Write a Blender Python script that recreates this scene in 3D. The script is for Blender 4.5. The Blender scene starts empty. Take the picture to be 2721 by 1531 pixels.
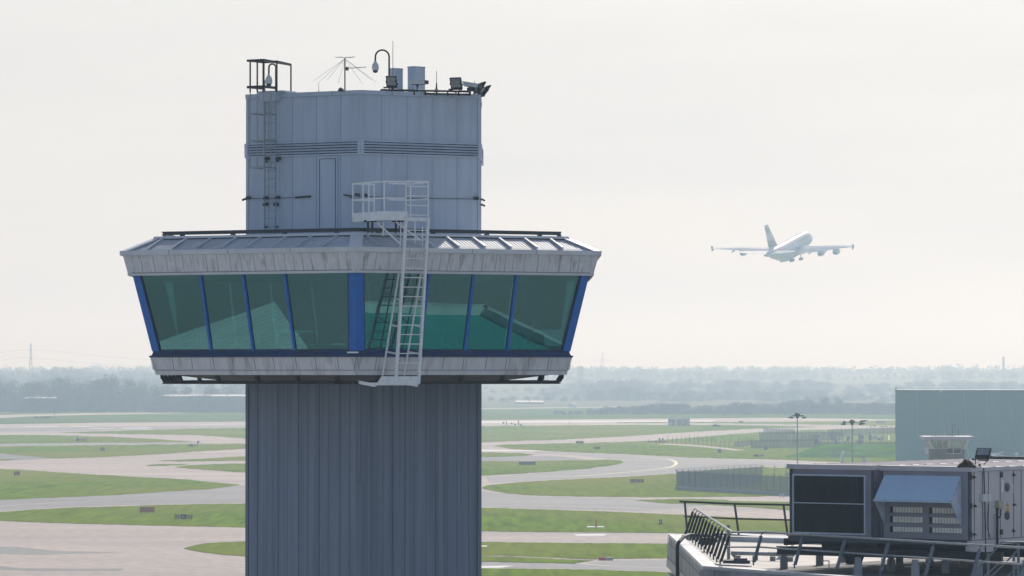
import bpy, bmesh, math, random
from mathutils import Vector, Matrix, noise
from mathutils.geometry import tessellate_polygon
R = math.radians
random.seed(7)
S = bpy.context.scene
COL = S.collection

# ---------------------------------------------------------------- camera, light
FP = 11000.0            # focal length in pixels of the 2721 px wide photograph
CH = 28.0               # camera height
PITCH = math.atan(219.5 / FP)
cam_d = bpy.data.cameras.new('camera'); cam = bpy.data.objects.new('camera', cam_d); COL.objects.link(cam)
cam.location = (0, 0, CH); cam.rotation_euler = (R(90) + PITCH, 0, 0)
cam_d.sensor_width = 36.0; cam_d.lens = 36.0 * FP / 2721.0
cam_d.clip_start = 1.0; cam_d.clip_end = 30000.0
S.camera = cam

SUN_AZ, SUN_EL = R(15), R(33)
sd = Vector((math.sin(SUN_AZ) * math.cos(SUN_EL), math.cos(SUN_AZ) * math.cos(SUN_EL), math.sin(SUN_EL)))
sun_d = bpy.data.lights.new('sun', 'SUN'); sun = bpy.data.objects.new('sun', sun_d); COL.objects.link(sun)
sun.rotation_euler = (-sd).to_track_quat('-Z', 'Y').to_euler()
sun.location = (0, 0, 200)
sun_d.energy = 3.4; sun_d.angle = R(0.5); sun_d.color = (1.0, 0.93, 0.84)

W = bpy.data.worlds.new("World"); S.world = W; W.use_nodes = True
nt = W.node_tree; nt.nodes.clear()
wo = nt.nodes.new('ShaderNodeOutputWorld'); bg = nt.nodes.new('ShaderNodeBackground')
sky = nt.nodes.new('ShaderNodeTexSky'); sky.sky_type = 'NISHITA'; sky.sun_disc = False
sky.sun_elevation = SUN_EL; sky.sun_rotation = SUN_AZ
sky.air_density = 1.0; sky.dust_density = 1.2; sky.ozone_density = 1.6; sky.altitude = 0
# thin milky high cloud over the clear sky: streaky noise, thicker towards the horizon
tc = nt.nodes.new('ShaderNodeTexCoord')
mp = nt.nodes.new('ShaderNodeMapping'); mp.inputs['Scale'].default_value = (3, 3, 26)
nz = nt.nodes.new('ShaderNodeTexNoise'); nz.inputs['Scale'].default_value = 2.2; nz.inputs['Detail'].default_value = 5
nz.inputs['Roughness'].default_value = 0.55
cr = nt.nodes.new('ShaderNodeMapRange'); cr.inputs[1].default_value = 0.35; cr.inputs[2].default_value = 0.7
cr.inputs[3].default_value = 0.93; cr.inputs[4].default_value = 1.0
sx = nt.nodes.new('ShaderNodeSeparateXYZ')
el = nt.nodes.new('ShaderNodeMapRange'); el.inputs[1].default_value = 0.05; el.inputs[2].default_value = 0.55
el.inputs[3].default_value = 1.0; el.inputs[4].default_value = 0.12
ml = nt.nodes.new('ShaderNodeMath'); ml.operation = 'MULTIPLY'
mx = nt.nodes.new('ShaderNodeMix'); mx.data_type = 'RGBA'
# the veil is brighter on the sun's side of the sky
dt = nt.nodes.new('ShaderNodeVectorMath'); dt.operation = 'DOT_PRODUCT'; dt.inputs[1].default_value = (math.sin(SUN_AZ), math.cos(SUN_AZ), 0)
vr = nt.nodes.new('ShaderNodeMapRange'); vr.inputs[1].default_value = -1; vr.inputs[2].default_value = 1
vr.inputs[3].default_value = 3.2; vr.inputs[4].default_value = 6.35
vc = nt.nodes.new('ShaderNodeVectorMath'); vc.operation = 'SCALE'; vc.inputs[0].default_value = (1.0, 0.985, 0.972)
L = nt.links.new
L(tc.outputs['Generated'], mp.inputs[0]); L(mp.outputs[0], nz.inputs['Vector']); L(nz.outputs[0], cr.inputs[0])
L(tc.outputs['Generated'], sx.inputs[0]); L(sx.outputs[2], el.inputs[0])
cv = nt.nodes.new('ShaderNodeMapRange'); cv.inputs[1].default_value = -0.6; cv.inputs[2].default_value = 0.5; cv.inputs[3].default_value = 0.22; cv.inputs[4].default_value = 1.0
m2 = nt.nodes.new('ShaderNodeMath'); m2.operation = 'MULTIPLY'
L(dt.outputs['Value'], cv.inputs[0]); L(cv.outputs[0], m2.inputs[0]); L(ml.outputs[0], m2.inputs[1])
L(cr.outputs[0], ml.inputs[0]); L(el.outputs[0], ml.inputs[1]); L(m2.outputs[0], mx.inputs[0])
L(tc.outputs['Generated'], dt.inputs[0]); L(dt.outputs['Value'], vr.inputs[0]); L(vr.outputs[0], vc.inputs['Scale'])
L(sky.outputs[0], mx.inputs[6]); L(vc.outputs[0], mx.inputs[7])
L(mx.outputs[2], bg.inputs[0]); bg.inputs[1].default_value = 0.125
L(bg.outputs[0], wo.inputs[0])
S.view_settings.view_transform = 'Standard'; S.view_settings.look = 'None'
S.view_settings.exposure = 0.0; S.view_settings.gamma = 1.0; S.view_settings.use_curve_mapping = False
S.cycles.max_bounces = 6; S.cycles.transparent_max_bounces = 24; S.cycles.volume_bounces = 0
S.cycles.use_denoising = True

# ---------------------------------------------------------------- helpers
cp, sp = math.cos(PITCH), math.sin(PITCH)
def ray(x, y):
    u = (x - 1360.5) / FP; v = (765.5 - y) / FP
    return Vector((u, cp - v * sp, sp + v * cp))
CAM = Vector((0, 0, CH))
def P(x, y, Y):
    d = ray(x, y); return CAM + d * (Y / d.y)
def G(x, y, z=0.0):
    d = ray(x, y); return CAM + d * ((z - CH) / d.z)
def HP(x, y, o, n):
    d = ray(x, y); return CAM + d * ((o - CAM).dot(n) / d.dot(n))
def V(*a): return Vector(a)
Zu = Vector((0, 0, 1))

ORG = {}
def tag(o, label=None, cat=None, group=None, kind=None):
    if label: o['label'] = label
    if cat: o['category'] = cat
    if group: o['group'] = group
    if kind: o['kind'] = kind
    return o
def thing(name, label, cat, loc, group=None, rz=0.0):
    o = bpy.data.objects.new(name, None); COL.objects.link(o)
    o.empty_display_size = 0.3
    o.location = loc; o.rotation_euler = (0, 0, rz)
    ORG[o.name] = Vector(loc) if rz == 0 else None
    return tag(o, label, cat, group)
class MB:
    def __init__(s): s.v = []; s.f = []
    def add(s, vs, fs):
        b = len(s.v); s.v += [Vector(q) for q in vs]; s.f += [tuple(i + b for i in f) for f in fs]; return s
    def hexa(s, p):   # 8 points: bottom loop 0-3, top loop 4-7
        return s.add(p, [(0,3,2,1),(4,5,6,7),(0,1,5,4),(1,2,6,5),(2,3,7,6),(3,0,4,7)])
    def box(s, c, d, rz=0.0):
        c = Vector(c); ca, sa = math.cos(rz), math.sin(rz)
        a = V(ca, sa, 0) * d[0] / 2; b = V(-sa, ca, 0) * d[1] / 2; h = Zu * d[2] / 2
        return s.obb(c, a, b, h)
    def obb(s, c, a, b, h):
        return s.hexa([c-a-b-h, c+a-b-h, c+a+b-h, c-a+b-h, c-a-b+h, c+a-b+h, c+a+b+h, c-a+b+h])
    def bar(s, p0, p1, w, h, up=Zu):
        p0 = Vector(p0); p1 = Vector(p1); d = (p1 - p0)
        if d.length < 1e-6: return s
        dn = d.normalized()
        if abs(dn.dot(up)) > 0.98: up = Vector((0, 1, 0))
        a = dn.cross(up).normalized() * w / 2; b = a.cross(dn).normalized() * h / 2
        return s.obb((p0 + p1) / 2, a, d / 2, b) if True else s
    def tube(s, p0, p1, r, r2=None, n=8, cap=True):
        p0 = Vector(p0); p1 = Vector(p1); r2 = r if r2 is None else r2
        dn = (p1 - p0)
        if dn.length < 1e-6: return s
        dn.normalize(); up = Zu if abs(dn.z) < 0.95 else Vector((1, 0, 0))
        a = dn.cross(up).normalized(); b = dn.cross(a)
        vs = []
        for p, rr in ((p0, r), (p1, r2)):
            for i in range(n):
                t = 2 * math.pi * i / n; vs.append(p + a * math.cos(t) * rr + b * math.sin(t) * rr)
        fs = [(i, (i+1) % n, n + (i+1) % n, n + i) for i in range(n)]
        if cap: fs += [tuple(range(n-1, -1, -1)), tuple(range(n, 2*n))]
        return s.add(vs, fs)
    def path(s, pts, r, n=8):
        for i in range(len(pts) - 1): s.tube(pts[i], pts[i+1], r, n=n)
        return s
    def lathe(s, c, prof, n=16, ax=Zu):   # prof = [(r, h)...] along ax
        c = Vector(c); ax = Vector(ax).normalized(); up = Zu if abs(ax.z) < 0.9 else Vector((1, 0, 0))
        a = ax.cross(up).normalized(); b = ax.cross(a); vs = []; fs = []
        for (r, h) in prof:
            for i in range(n):
                t = 2 * math.pi * i / n; vs.append(c + ax * h + (a * math.cos(t) + b * math.sin(t)) * r)
        for k in range(len(prof) - 1):
            for i in range(n): fs.append((k*n+i, k*n+(i+1) % n, (k+1)*n+(i+1) % n, (k+1)*n+i))
        fs += [tuple(range(n-1, -1, -1)), tuple((len(prof)-1)*n + i for i in range(n))]
        return s.add(vs, fs)
    def prism(s, pts, z0, z1):   # pts = [(x, y)] closed outline, may be concave
        n = len(pts)
        tri = tessellate_polygon([[Vector((p[0], p[1], 0)) for p in pts]])
        vs = [Vector((p[0], p[1], z0)) for p in pts] + [Vector((p[0], p[1], z1)) for p in pts]
        fs = [(i, (i+1) % n, n+(i+1) % n, n+i) for i in range(n)]
        fs += [tuple(t) for t in tri] + [tuple(n + i for i in t) for t in tri]
        return s.add(vs, fs)
    def loft(s, rings, cap=True, closed=True):
        n = len(rings[0]); vs = [q for r in rings for q in r]; fs = []
        m = n if closed else n - 1
        for k in range(len(rings) - 1):
            for i in range(m): fs.append((k*n+i, k*n+(i+1) % n, (k+1)*n+(i+1) % n, (k+1)*n+i))
        if cap and closed: fs += [tuple(range(n-1, -1, -1)), tuple((len(rings)-1)*n + i for i in range(n))]
        return s.add(vs, fs)
    def build_each(s, name, mat, parent, n=8, smooth=False):
        """one object for every n vertices added"""
        out = []
        for b in range(0, len(s.v), n):
            m = MB(); m.v = s.v[b:b+n]; m.f = [tuple(i - b for i in f) for f in s.f if b <= f[0] < b + n]; out.append(m.build(name, mat, parent, smooth))
        return out
    def build(s, name, mat, parent=None, smooth=False, fixn=True, org=None):
        me = bpy.data.meshes.new(name)
        root = parent
        while root is not None and root.parent is not None: root = root.parent
        if org is None: org = (ORG.get(root.name) or Vector((0, 0, 0))) if root is not None else Vector((0, 0, 0))
        me.from_pydata([tuple(q - org) for q in s.v], [], s.f)
        if fixn:
            bm = bmesh.new(); bm.from_mesh(me); bmesh.ops.recalc_face_normals(bm, faces=bm.faces); bm.to_mesh(me); bm.free()
        if smooth:
            for p in me.polygons: p.use_smooth = True
        me.materials.append(mat)
        o = bpy.data.objects.new(name, me); COL.objects.link(o)
        if parent is not None: o.parent = parent
        return o
def solo(mb, name, mat, label, cat, group=None, kind=None, smooth=False, loc=None):
    """a thing that is one mesh, with its origin at its base"""
    if loc is None:
        xs = [q.x for q in mb.v]; ys = [q.y for q in mb.v]; zs = [q.z for q in mb.v]
        loc = Vector(((min(xs)+max(xs))/2, (min(ys)+max(ys))/2, min(zs)))
    o = mb.build(name, mat, None, smooth, org=Vector(loc)); o.location = loc
    return tag(o, label, cat, group, kind)
def struct(mb, name, mat, label=None):
    o = mb.build(name, mat); o['kind'] = 'structure'
    if label: o['label'] = label
    return o
def copy_tree(o, parent=None):
    c = o.copy(); COL.objects.link(c); c.parent = parent
    for ch in list(o.children): copy_tree(ch, c)
    return c

# ---------------------------------------------------------------- materials
MATS = {}
def M(name, col, rough=0.6, metal=0.0, var=0.12, scale=1.0, stretch=(1, 1, 1), bump=0.0, bscale=None, col2=None, c2lo=0.45, c2hi=0.7,
      detail=5, spec=0.5, fine=0.0, c2scale=None, c2stretch=None):
    """procedural material: base colour varied by stretched noise, a second (dirt or wear) colour by another noise, optional bump"""
    m = bpy.data.materials.new(name); m.use_nodes = True; t = m.node_tree; N = t.nodes; K = t.links.new
    b = N['Principled BSDF']; b.inputs['Roughness'].default_value = rough; b.inputs['Metallic'].default_value = metal
    b.inputs['Specular IOR Level'].default_value = spec
    tc = N.new('ShaderNodeTexCoord'); mp = N.new('ShaderNodeMapping'); mp.inputs['Scale'].default_value = stretch
    nz = N.new('ShaderNodeTexNoise'); nz.inputs['Scale'].default_value = scale; nz.inputs['Detail'].default_value = detail
    K(tc.outputs['Object'], mp.inputs[0]); K(mp.outputs[0], nz.inputs['Vector'])
    mr = N.new('ShaderNodeMapRange'); mr.inputs[1].default_value = 0.3; mr.inputs[2].default_value = 0.7
    mr.inputs[3].default_value = 1 - var; mr.inputs[4].default_value = 1 + var
    K(nz.outputs[0], mr.inputs[0])
    sc = N.new('ShaderNodeVectorMath'); sc.operation = 'SCALE'; sc.inputs[0].default_value = col[:3]; K(mr.outputs[0], sc.inputs['Scale'])
    out = sc.outputs[0]
    if col2 is not None:
        mp2 = N.new('ShaderNodeMapping'); mp2.inputs['Scale'].default_value = c2stretch or stretch; mp2.inputs['Location'].default_value = (13.1, 7.7, 3.3)
        K(tc.outputs['Object'], mp2.inputs[0])
        n2 = N.new('ShaderNodeTexNoise'); n2.inputs['Scale'].default_value = c2scale or scale * 0.6; n2.inputs['Detail'].default_value = detail
        K(mp2.outputs[0], n2.inputs['Vector'])
        r2 = N.new('ShaderNodeMapRange'); r2.inputs[1].default_value = c2lo; r2.inputs[2].default_value = c2hi; K(n2.outputs[0], r2.inputs[0])
        mx = N.new('ShaderNodeMix'); mx.data_type = 'RGBA'; mx.inputs[7].default_value = (*col2[:3], 1)
        K(r2.outputs[0], mx.inputs[0]); K(out, mx.inputs[6]); out = mx.outputs[2]
    if fine:
        n3 = N.new('ShaderNodeTexNoise'); n3.inputs['Scale'].default_value = fine; n3.inputs['Detail'].default_value = 3
        K(tc.outputs['Object'], n3.inputs['Vector'])
        r3 = N.new('ShaderNodeMapRange'); r3.inputs[1].default_value = 0.3; r3.inputs[2].default_value = 0.7; r3.inputs[3].default_value = 0.82; r3.inputs[4].default_value = 1.18
        K(n3.outputs[0], r3.inputs[0])
        s3 = N.new('ShaderNodeVectorMath'); s3.operation = 'SCALE'; K(out, s3.inputs[0]); K(r3.outputs[0], s3.inputs['Scale']); out = s3.outputs[0]
    K(out, b.inputs['Base Color'])
    if bump:
        bn = N.new('ShaderNodeTexNoise'); bn.inputs['Scale'].default_value = bscale or scale * 8; bn.inputs['Detail'].default_value = 4
        K(tc.outputs['Object'], bn.inputs['Vector'])
        bp = N.new('ShaderNodeBump'); bp.inputs['Strength'].default_value = bump; bp.inputs['Distance'].default_value = 0.05
        K(bn.outputs[0], bp.inputs['Height']); K(bp.outputs[0], b.inputs['Normal'])
    MATS[name] = m
    return m
m_clad = M('painted_cladding', (0.48, 0.545, 0.65), 0.55, var=0.07, scale=1.2, stretch=(2, 2, 0.35), bump=0.15, bscale=6, col2=(0.39, 0.44, 0.53), c2lo=0.5, c2hi=0.85)
m_shaft = M('shaft_cladding', (0.19, 0.228, 0.305), 0.6, var=0.13, scale=1.1, stretch=(4, 4, 0.12), bump=0.15, bscale=5, col2=(0.10, 0.112, 0.135), c2lo=0.46, c2hi=0.92, c2scale=1.3, c2stretch=(5, 5, .08))
m_fascia = M('stained_fascia', (0.70, 0.69, 0.71), 0.6, var=0.12, scale=2.4, stretch=(3.5, 3.5, 0.12), bump=0.2, bscale=6,
             col2=(0.42, 0.40, 0.37), c2lo=0.56, c2hi=0.72, c2scale=1.7, c2stretch=(3, 3, 0.16))
m_lowfas = M('lower_fascia_paint', (0.69, 0.685, 0.71), 0.6, var=0.08, scale=1.5, stretch=(3, 3, 0.3), bump=0.15, bscale=6, col2=(0.27, 0.26, 0.25), c2lo=0.56, c2hi=0.82)
m_trim = M('trim_grey', (0.66, 0.67, 0.70), 0.5, var=0.08, scale=1.5)
m_seam = M('seam_dark', (0.07, 0.085, 0.12), 0.7, var=0.1)
m_roofm = M('roof_sheet', (0.50, 0.52, 0.57), 0.55, var=0.08, scale=2, bump=0.1, col2=(0.36, 0.36, 0.36), c2lo=0.5, c2hi=0.8)
m_blue = M('blue_frame_paint', (0.002, 0.14, 0.52), 0.42, var=0.1, scale=3)
m_bluedk = M('blue_sill_paint', (0.002, 0.035, 0.14), 0.55, var=0.15, scale=3, col2=(0.02, 0.03, 0.06))
m_seam2 = M('seam_soft', (0.27, 0.31, 0.39), 0.7, var=0.1)
m_black = M('black_steel', (0.006, 0.008, 0.012), 0.5, var=0.25, scale=4)
m_dkgrey = M('dark_grey_steel', (0.045, 0.055, 0.075), 0.5, var=0.2, scale=4)
m_pblue = M('painted_post_blue_grey', (0.11, 0.145, 0.195), 0.45, var=0.2, scale=5)
m_galv = M('galvanised_steel', (0.33, 0.35, 0.38), 0.45, metal=0.35, var=0.18, scale=6, col2=(0.16, 0.12, 0.09), c2lo=0.62, c2hi=0.8)
m_white = M('white_paint_worn', (0.86, 0.87, 0.88), 0.5, var=0.08, scale=4, col2=(0.25, 0.12, 0.07), c2lo=0.66, c2hi=0.74, c2scale=9)
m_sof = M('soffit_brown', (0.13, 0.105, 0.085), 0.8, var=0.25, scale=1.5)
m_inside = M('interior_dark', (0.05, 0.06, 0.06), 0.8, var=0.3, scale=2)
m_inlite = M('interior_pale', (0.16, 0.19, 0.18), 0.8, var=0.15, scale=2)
m_screen = M('screen_dark', (0.02, 0.03, 0.035), 0.2)
m_lamp = M('lamp_glass', (0.26, 0.28, 0.27), 0.15, var=0.3, scale=14, spec=0.8)
m_cctv = M('camera_housing', (0.62, 0.64, 0.66), 0.4, var=0.06)
m_ral = M('louvre_paint', (0.52, 0.59, 0.70), 0.5, var=0.1, scale=3)

def glass_mat(name, tint, refl, rcol, rough=0.0, warp=0.0):
    m = bpy.data.materials.new(name); m.use_nodes = True; t = m.node_tree; N = t.nodes; K = t.links.new
    N.remove(N['Principled BSDF']); o = N['Material Output']
    tr = N.new('ShaderNodeBsdfTransparent'); tr.inputs[0].default_value = (*tint, 1)
    gl = N.new('ShaderNodeBsdfGlossy'); gl.inputs[0].default_value = (*rcol, 1); gl.inputs['Roughness'].default_value = rough
    mx = N.new('ShaderNodeMixShader')
    lw = N.new('ShaderNodeLayerWeight'); lw.inputs[0].default_value = 0.35
    mr = N.new('ShaderNodeMapRange'); mr.inputs[3].default_value = refl; mr.inputs[4].default_value = 1.0
    K(lw.outputs['Fresnel'], mr.inputs[0]); K(mr.outputs[0], mx.inputs[0]); K(tr.outputs[0], mx.inputs[1]); K(gl.outputs[0], mx.inputs[2])
    if warp:
        tc = N.new('ShaderNodeTexCoord'); nz = N.new('ShaderNodeTexNoise'); nz.inputs['Scale'].default_value = 0.9; nz.inputs['Detail'].default_value = 1
        bp = N.new('ShaderNodeBump'); bp.inputs['Strength'].default_value = warp; bp.inputs['Distance'].default_value = 0.02
        K(tc.outputs['Object'], nz.inputs['Vector']); K(nz.outputs[0], bp.inputs['Height']); K(bp.outputs[0], gl.inputs['Normal'])
    K(mx.outputs[0], o.inputs['Surface'])
    return m
m_glass = glass_mat('green_tinted_glass', (0.10, 0.27, 0.27), 0.25, (0.33, 0.78, 0.76), warp=0.03)
# ================================================================ CONTROL TOWER
TY = 140.0                       # depth of the tower axis
TC = P(971, 985, TY); TC.z = 0.0
PHI = 0.0
C30 = math.cos(R(30)) * math.cos(PHI)
def ring_R(hw):                  # tips of a hexagon at half-width hw px; depth of the tips is TY - R/2
    return hw * TY / FP / (C30 + hw / FP / 2)
def zof(y, Y): return P(971, y, Y).z
def ring(hw, y):                 # (radius, z) from half-width and height in the photograph at the side tips
    r = ring_R(hw); return (r, zof(y, TY - r / 2))
def hexpts(r, z, n=6):
    return [V(TC.x + r * math.cos(R(-90 + 60 * k) + PHI), TC.y + r * math.sin(R(-90 + 60 * k) + PHI), z) for k in range(6)]
def frust(mb, A, B, cap=True): return mb.loft([hexpts(*A), hexpts(*B)], cap)
C6 = math.cos(R(30))
class Face:
    """one of the six faces of a hexagonal frustum; k = 0 the right front face, 5 the left front face"""
    def __init__(s, k, A, B):    # A lower, B upper ring (r, z)
        a = R(-60 + 60 * k) + PHI
        s.n0 = V(math.cos(a), math.sin(a), 0); s.e = V(-math.sin(a), math.cos(a), 0)
        s.lo = TC + s.n0 * (A[0] * C6) + Zu * A[1]; s.hi = TC + s.n0 * (B[0] * C6) + Zu * B[1]
        s.u = (s.hi - s.lo); s.len = s.u.length; s.u.normalize(); s.n = s.e.cross(s.u).normalized()
        if s.n.dot(s.n0) < 0: s.n = -s.n
        s.wl = A[0] / 2; s.wh = B[0] / 2
    def pt(s, e, h, out=0.0): return s.lo + s.e * e + s.u * h + s.n * out
    def slab(s, mb, e0, e1, h0, h1, t, o=0.0):
        p = [s.pt(e0, h0, o), s.pt(e1, h0, o), s.pt(e1, h0, o + t), s.pt(e0, h0, o + t), s.pt(e0, h1, o), s.pt(e1, h1, o), s.pt(e1, h1, o + t), s.pt(e0, h1, o + t)]
        return mb.hexa(p)
    def hit(s, x, y, out=0.0): return HP(x, y, s.pt(0, 0, out), s.n)
    def eh(s, x, y):
        q = s.hit(x, y); return (q - s.lo).dot(s.e), (q - s.lo).dot(s.u)
def faces(A, B): return [Face(k, A, B) for k in range(6)]
def collar(mb, A, B, t):         # hexagonal band standing t proud of a ring pair
    mb.loft([hexpts(*A), hexpts(A[0] + t / C6, A[1]), hexpts(B[0] + t / C6, B[1]), hexpts(*B)], cap=False)
    return mb

tower = thing('control_tower', 'tall grey hexagonal air traffic control tower with blue framed slanting green windows', 'control tower', TC)

# ---- levels
rS = ring(310, 1017)[0]
z_sof = ring(310, 1019)[1]
SH0, SH1 = (rS, 0.0), (rS, z_sof)
LF0, LF1 = ring(544, 996), ring(559, 947.6)
SL0, SL1 = (LF1[0], LF1[1] + 0.002), ring(553, 936.5)
WN0, WN1 = ring(551, 935), ring(602.5, 731)
UF0, UF1 = ring(617, 731), ring(632, 679.5)
GT0, GT1 = (ring_R(636), UF1[1]), ring(638.5, 667)
RK0, RK1 = ring(548, 637.5), ring(545, 629)
rC = ring_R(310)
CO0, CO1 = (rC, RK1[1] - 0.05), (rC, zof(263, TY - rC / 2))
PA1 = (rC, zof(251.5, TY - rC / 2))
LV0, LV1 = (rC, zof(417, TY - rC / 2)), (rC, zof(384, TY - rC / 2))

# ---- shaft
mb = MB(); frust(mb, SH0, SH1)
shaft = mb.build('shaft', m_shaft, tower)
mb = MB(); ms = MB()
for f in faces(SH0, SH1):
    e = f.wl - 0.42
    pitch = (2 * f.wl - 0.84) / 9.0
    k = 0
    while k < 10:
        c = -e + k * pitch
        w = 0.035 if k % 2 == 0 else 0.005
        if k % 2 == 0:
            f.slab(mb, c - w, c + w, 0, f.len - 0.02, 0.02)
            f.slab(ms, c - w - 0.010, c - w, 0, f.len - 0.02, 0.005); f.slab(ms, c + w, c + w + 0.010, 0, f.len - 0.02, 0.005)
        else: f.slab(ms, c - w, c + w, 0, f.len - 0.02, 0.005)
        k += 1
    f.slab(mb, -f.wl - 0.015, -f.wl + 0.085, 0, f.len - 0.02, 0.028); f.slab(mb, f.wl - 0.085, f.wl + 0.015, 0, f.len - 0.02, 0.028)
    f.slab(ms, -f.wl + 0.085, -f.wl + 0.105, 0, f.len - 0.02, 0.007); f.slab(ms, f.wl - 0.105, f.wl - 0.085, 0, f.len - 0.02, 0.007)
mb.build('joint_strip', m_shaft, tower); ms.build('joint_gap', m_seam, tower)
# conduit down the near corner, with a bracket
mb = MB()
nv = hexpts(rS + 0.06, 0)[0]
mb.tube(nv + V(0.07, 0, zof(1277, TY - rS)), nv + V(0.07, 0, z_sof), 0.035, n=8)
zz = P(950, 1277, TY - rS).z
mb.box(nv + V(0.0, -0.0, zz - nv.z), (0.24, 0.12, 0.07))
mb.build('conduit', m_shaft, tower)

# ---- soffit under the cab, sloping in to the shaft
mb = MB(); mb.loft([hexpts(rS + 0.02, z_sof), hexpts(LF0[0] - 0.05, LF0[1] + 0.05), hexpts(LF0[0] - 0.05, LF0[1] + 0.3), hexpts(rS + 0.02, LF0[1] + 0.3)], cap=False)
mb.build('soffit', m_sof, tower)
# ---- lower fascia
mb = MB(); frust(mb, LF0, LF1); mb.build('lower_fascia', m_lowfas, tower)
mb = MB(); ms = MB()
for f in faces(LF0, LF1):
    n = 12
    for i in range(-5, 6):
        c = i * 0.80
        if i % 2 == 0: f.slab(mb, c - 0.045, c + 0.045, 0.18, f.len - 0.01, 0.012)
        if i % 2 == 0:
            f.slab(ms, c - 0.06, c - 0.045, 0.18, f.len - 0.01, 0.003); f.slab(ms, c + 0.045, c + 0.06, 0.18, f.len - 0.01, 0.003)
        else: f.slab(ms, c - 0.007, c + 0.007, 0.18, f.len - 0.01, 0.003)
    f.slab(mb, -f.wl, f.wl, 0.0, 0.15, 0.02)
    f.slab(ms, -f.wl, f.wl, 0.15, 0.165, 0.006)
    for sgn in (-1, 1): f.slab(mb, sgn * (f.wh - 0.02) - (0.12 if sgn > 0 else 0), sgn * (f.wh - 0.02) + (0 if sgn > 0 else 0.12), 0.155, f.len - 0.01, 0.013)
mb.build('fascia_strip', m_lowfas, tower); ms.build('fascia_seam', m_seam, tower)
# ---- blue sill
mb = MB(); frust(mb, SL0, SL1); collar(mb, (SL0[0], SL0[1] - 0.03), (SL0[0], SL0[1] + 0.03), 0.05)
mb.build('window_sill', m_bluedk, tower)
mb = MB()
for f in faces(WN0, WN1): f.slab(mb, -f.wl - 0.02, f.wl + 0.02, -0.02, 0.07, 0.06, -0.03)
mb.build('sill_frame', m_bluedk, tower)
mb = MB(); f = Face(0, WN0, WN1)
q = hexpts(SL0[0] + 0.08, SL1[1] - 0.02)[0]
mb.box(q + V(-0.12, 0.1, 0.0), (0.36, 0.12, 0.05)); mb.build('light_fitting', m_white, tower)

# ---- windows: four panes a face between mullions that stand square to the sill
MUL = [-1.66, 0.0, 1.66]
spacing = None
for f in faces(WN0, WN1):
    c0 = [f.wl - 0.26]
    mul = [-1.65, -0.0, 1.60]
    edges_lo = [-f.wl + 0.24] + mul + [f.wl - 0.24]
    edges_hi = [-f.wh + 0.24] + mul + [f.wh - 0.24]
    for i in range(4):
        a0, a1, b1, b0 = edges_lo[i], edges_lo[i+1], edges_hi[i+1], edges_hi[i]
        g = 0.035
        p = [f.pt(a0 + g, 0.07, 0), f.pt(a1 - g, 0.07, 0), f.pt(a1 - g, 0.07, -0.02), f.pt(a0 + g, 0.07, -0.02),
             f.pt(b0 + g, f.len, 0), f.pt(b1 - g, f.len, 0), f.pt(b1 - g, f.len, -0.02), f.pt(b0 + g, f.len, -0.02)]
        # one sheet of glass: front face only is enough for the tint, the sheet keeps its edge
        mb = MB(); mb.add([p[0], p[1], p[5], p[4]], [(0, 1, 2, 3)]); mb.build('window_pane', m_glass, tower, fixn=False)
    for c in mul:
        mb = MB(); f.slab(mb, c - 0.042, c + 0.042, 0.05, f.len, 0.13, -0.07); mb.build('mullion', m_blue, tower)
# corner posts: folded blue plates wrapping each corner
Wf = faces(WN0, WN1)
for k in range(6):
    fa, fb = Wf[k], Wf[(k + 1) % 6]     # corner between face k (its +e end) and face k+1 (its -e end)
    mb = MB()
    for f, s in ((fa, 1), (fb, -1)):
        lo, hi = s * f.wl, s * f.wh
        p = [f.pt(lo, 0.03, -0.06), f.pt(lo - s * 0.25, 0.03, -0.06), f.pt(lo - s * 0.25, 0.03, 0.05), f.pt(lo + s * 0.03, 0.03, 0.05),
             f.pt(hi, f.len, -0.06), f.pt(hi - s * 0.25, f.len, -0.06), f.pt(hi - s * 0.25, f.len, 0.05), f.pt(hi + s * 0.03, f.len, 0.05)]
        mb.hexa(p)
    mb.build('corner_post', m_blue, tower)
    # thin dark gasket lines beside the post
    mb = MB()
    for f, s in ((fa, 1), (fb, -1)):
        lo, hi = s * (f.wl - 0.25), s * (f.wh - 0.25)
        p = [f.pt(lo, 0.03, -0.02), f.pt(lo - s * 0.03, 0.03, -0.02), f.pt(lo - s * 0.03, 0.03, 0.06), f.pt(lo, 0.03, 0.06),
             f.pt(hi, f.len, -0.02), f.pt(hi - s * 0.03, f.len, -0.02), f.pt(hi - s * 0.03, f.len, 0.06), f.pt(hi, f.len, 0.06)]
        mb.hexa(p)
    mb.build('gasket', m_bluedk, tower)

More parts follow.
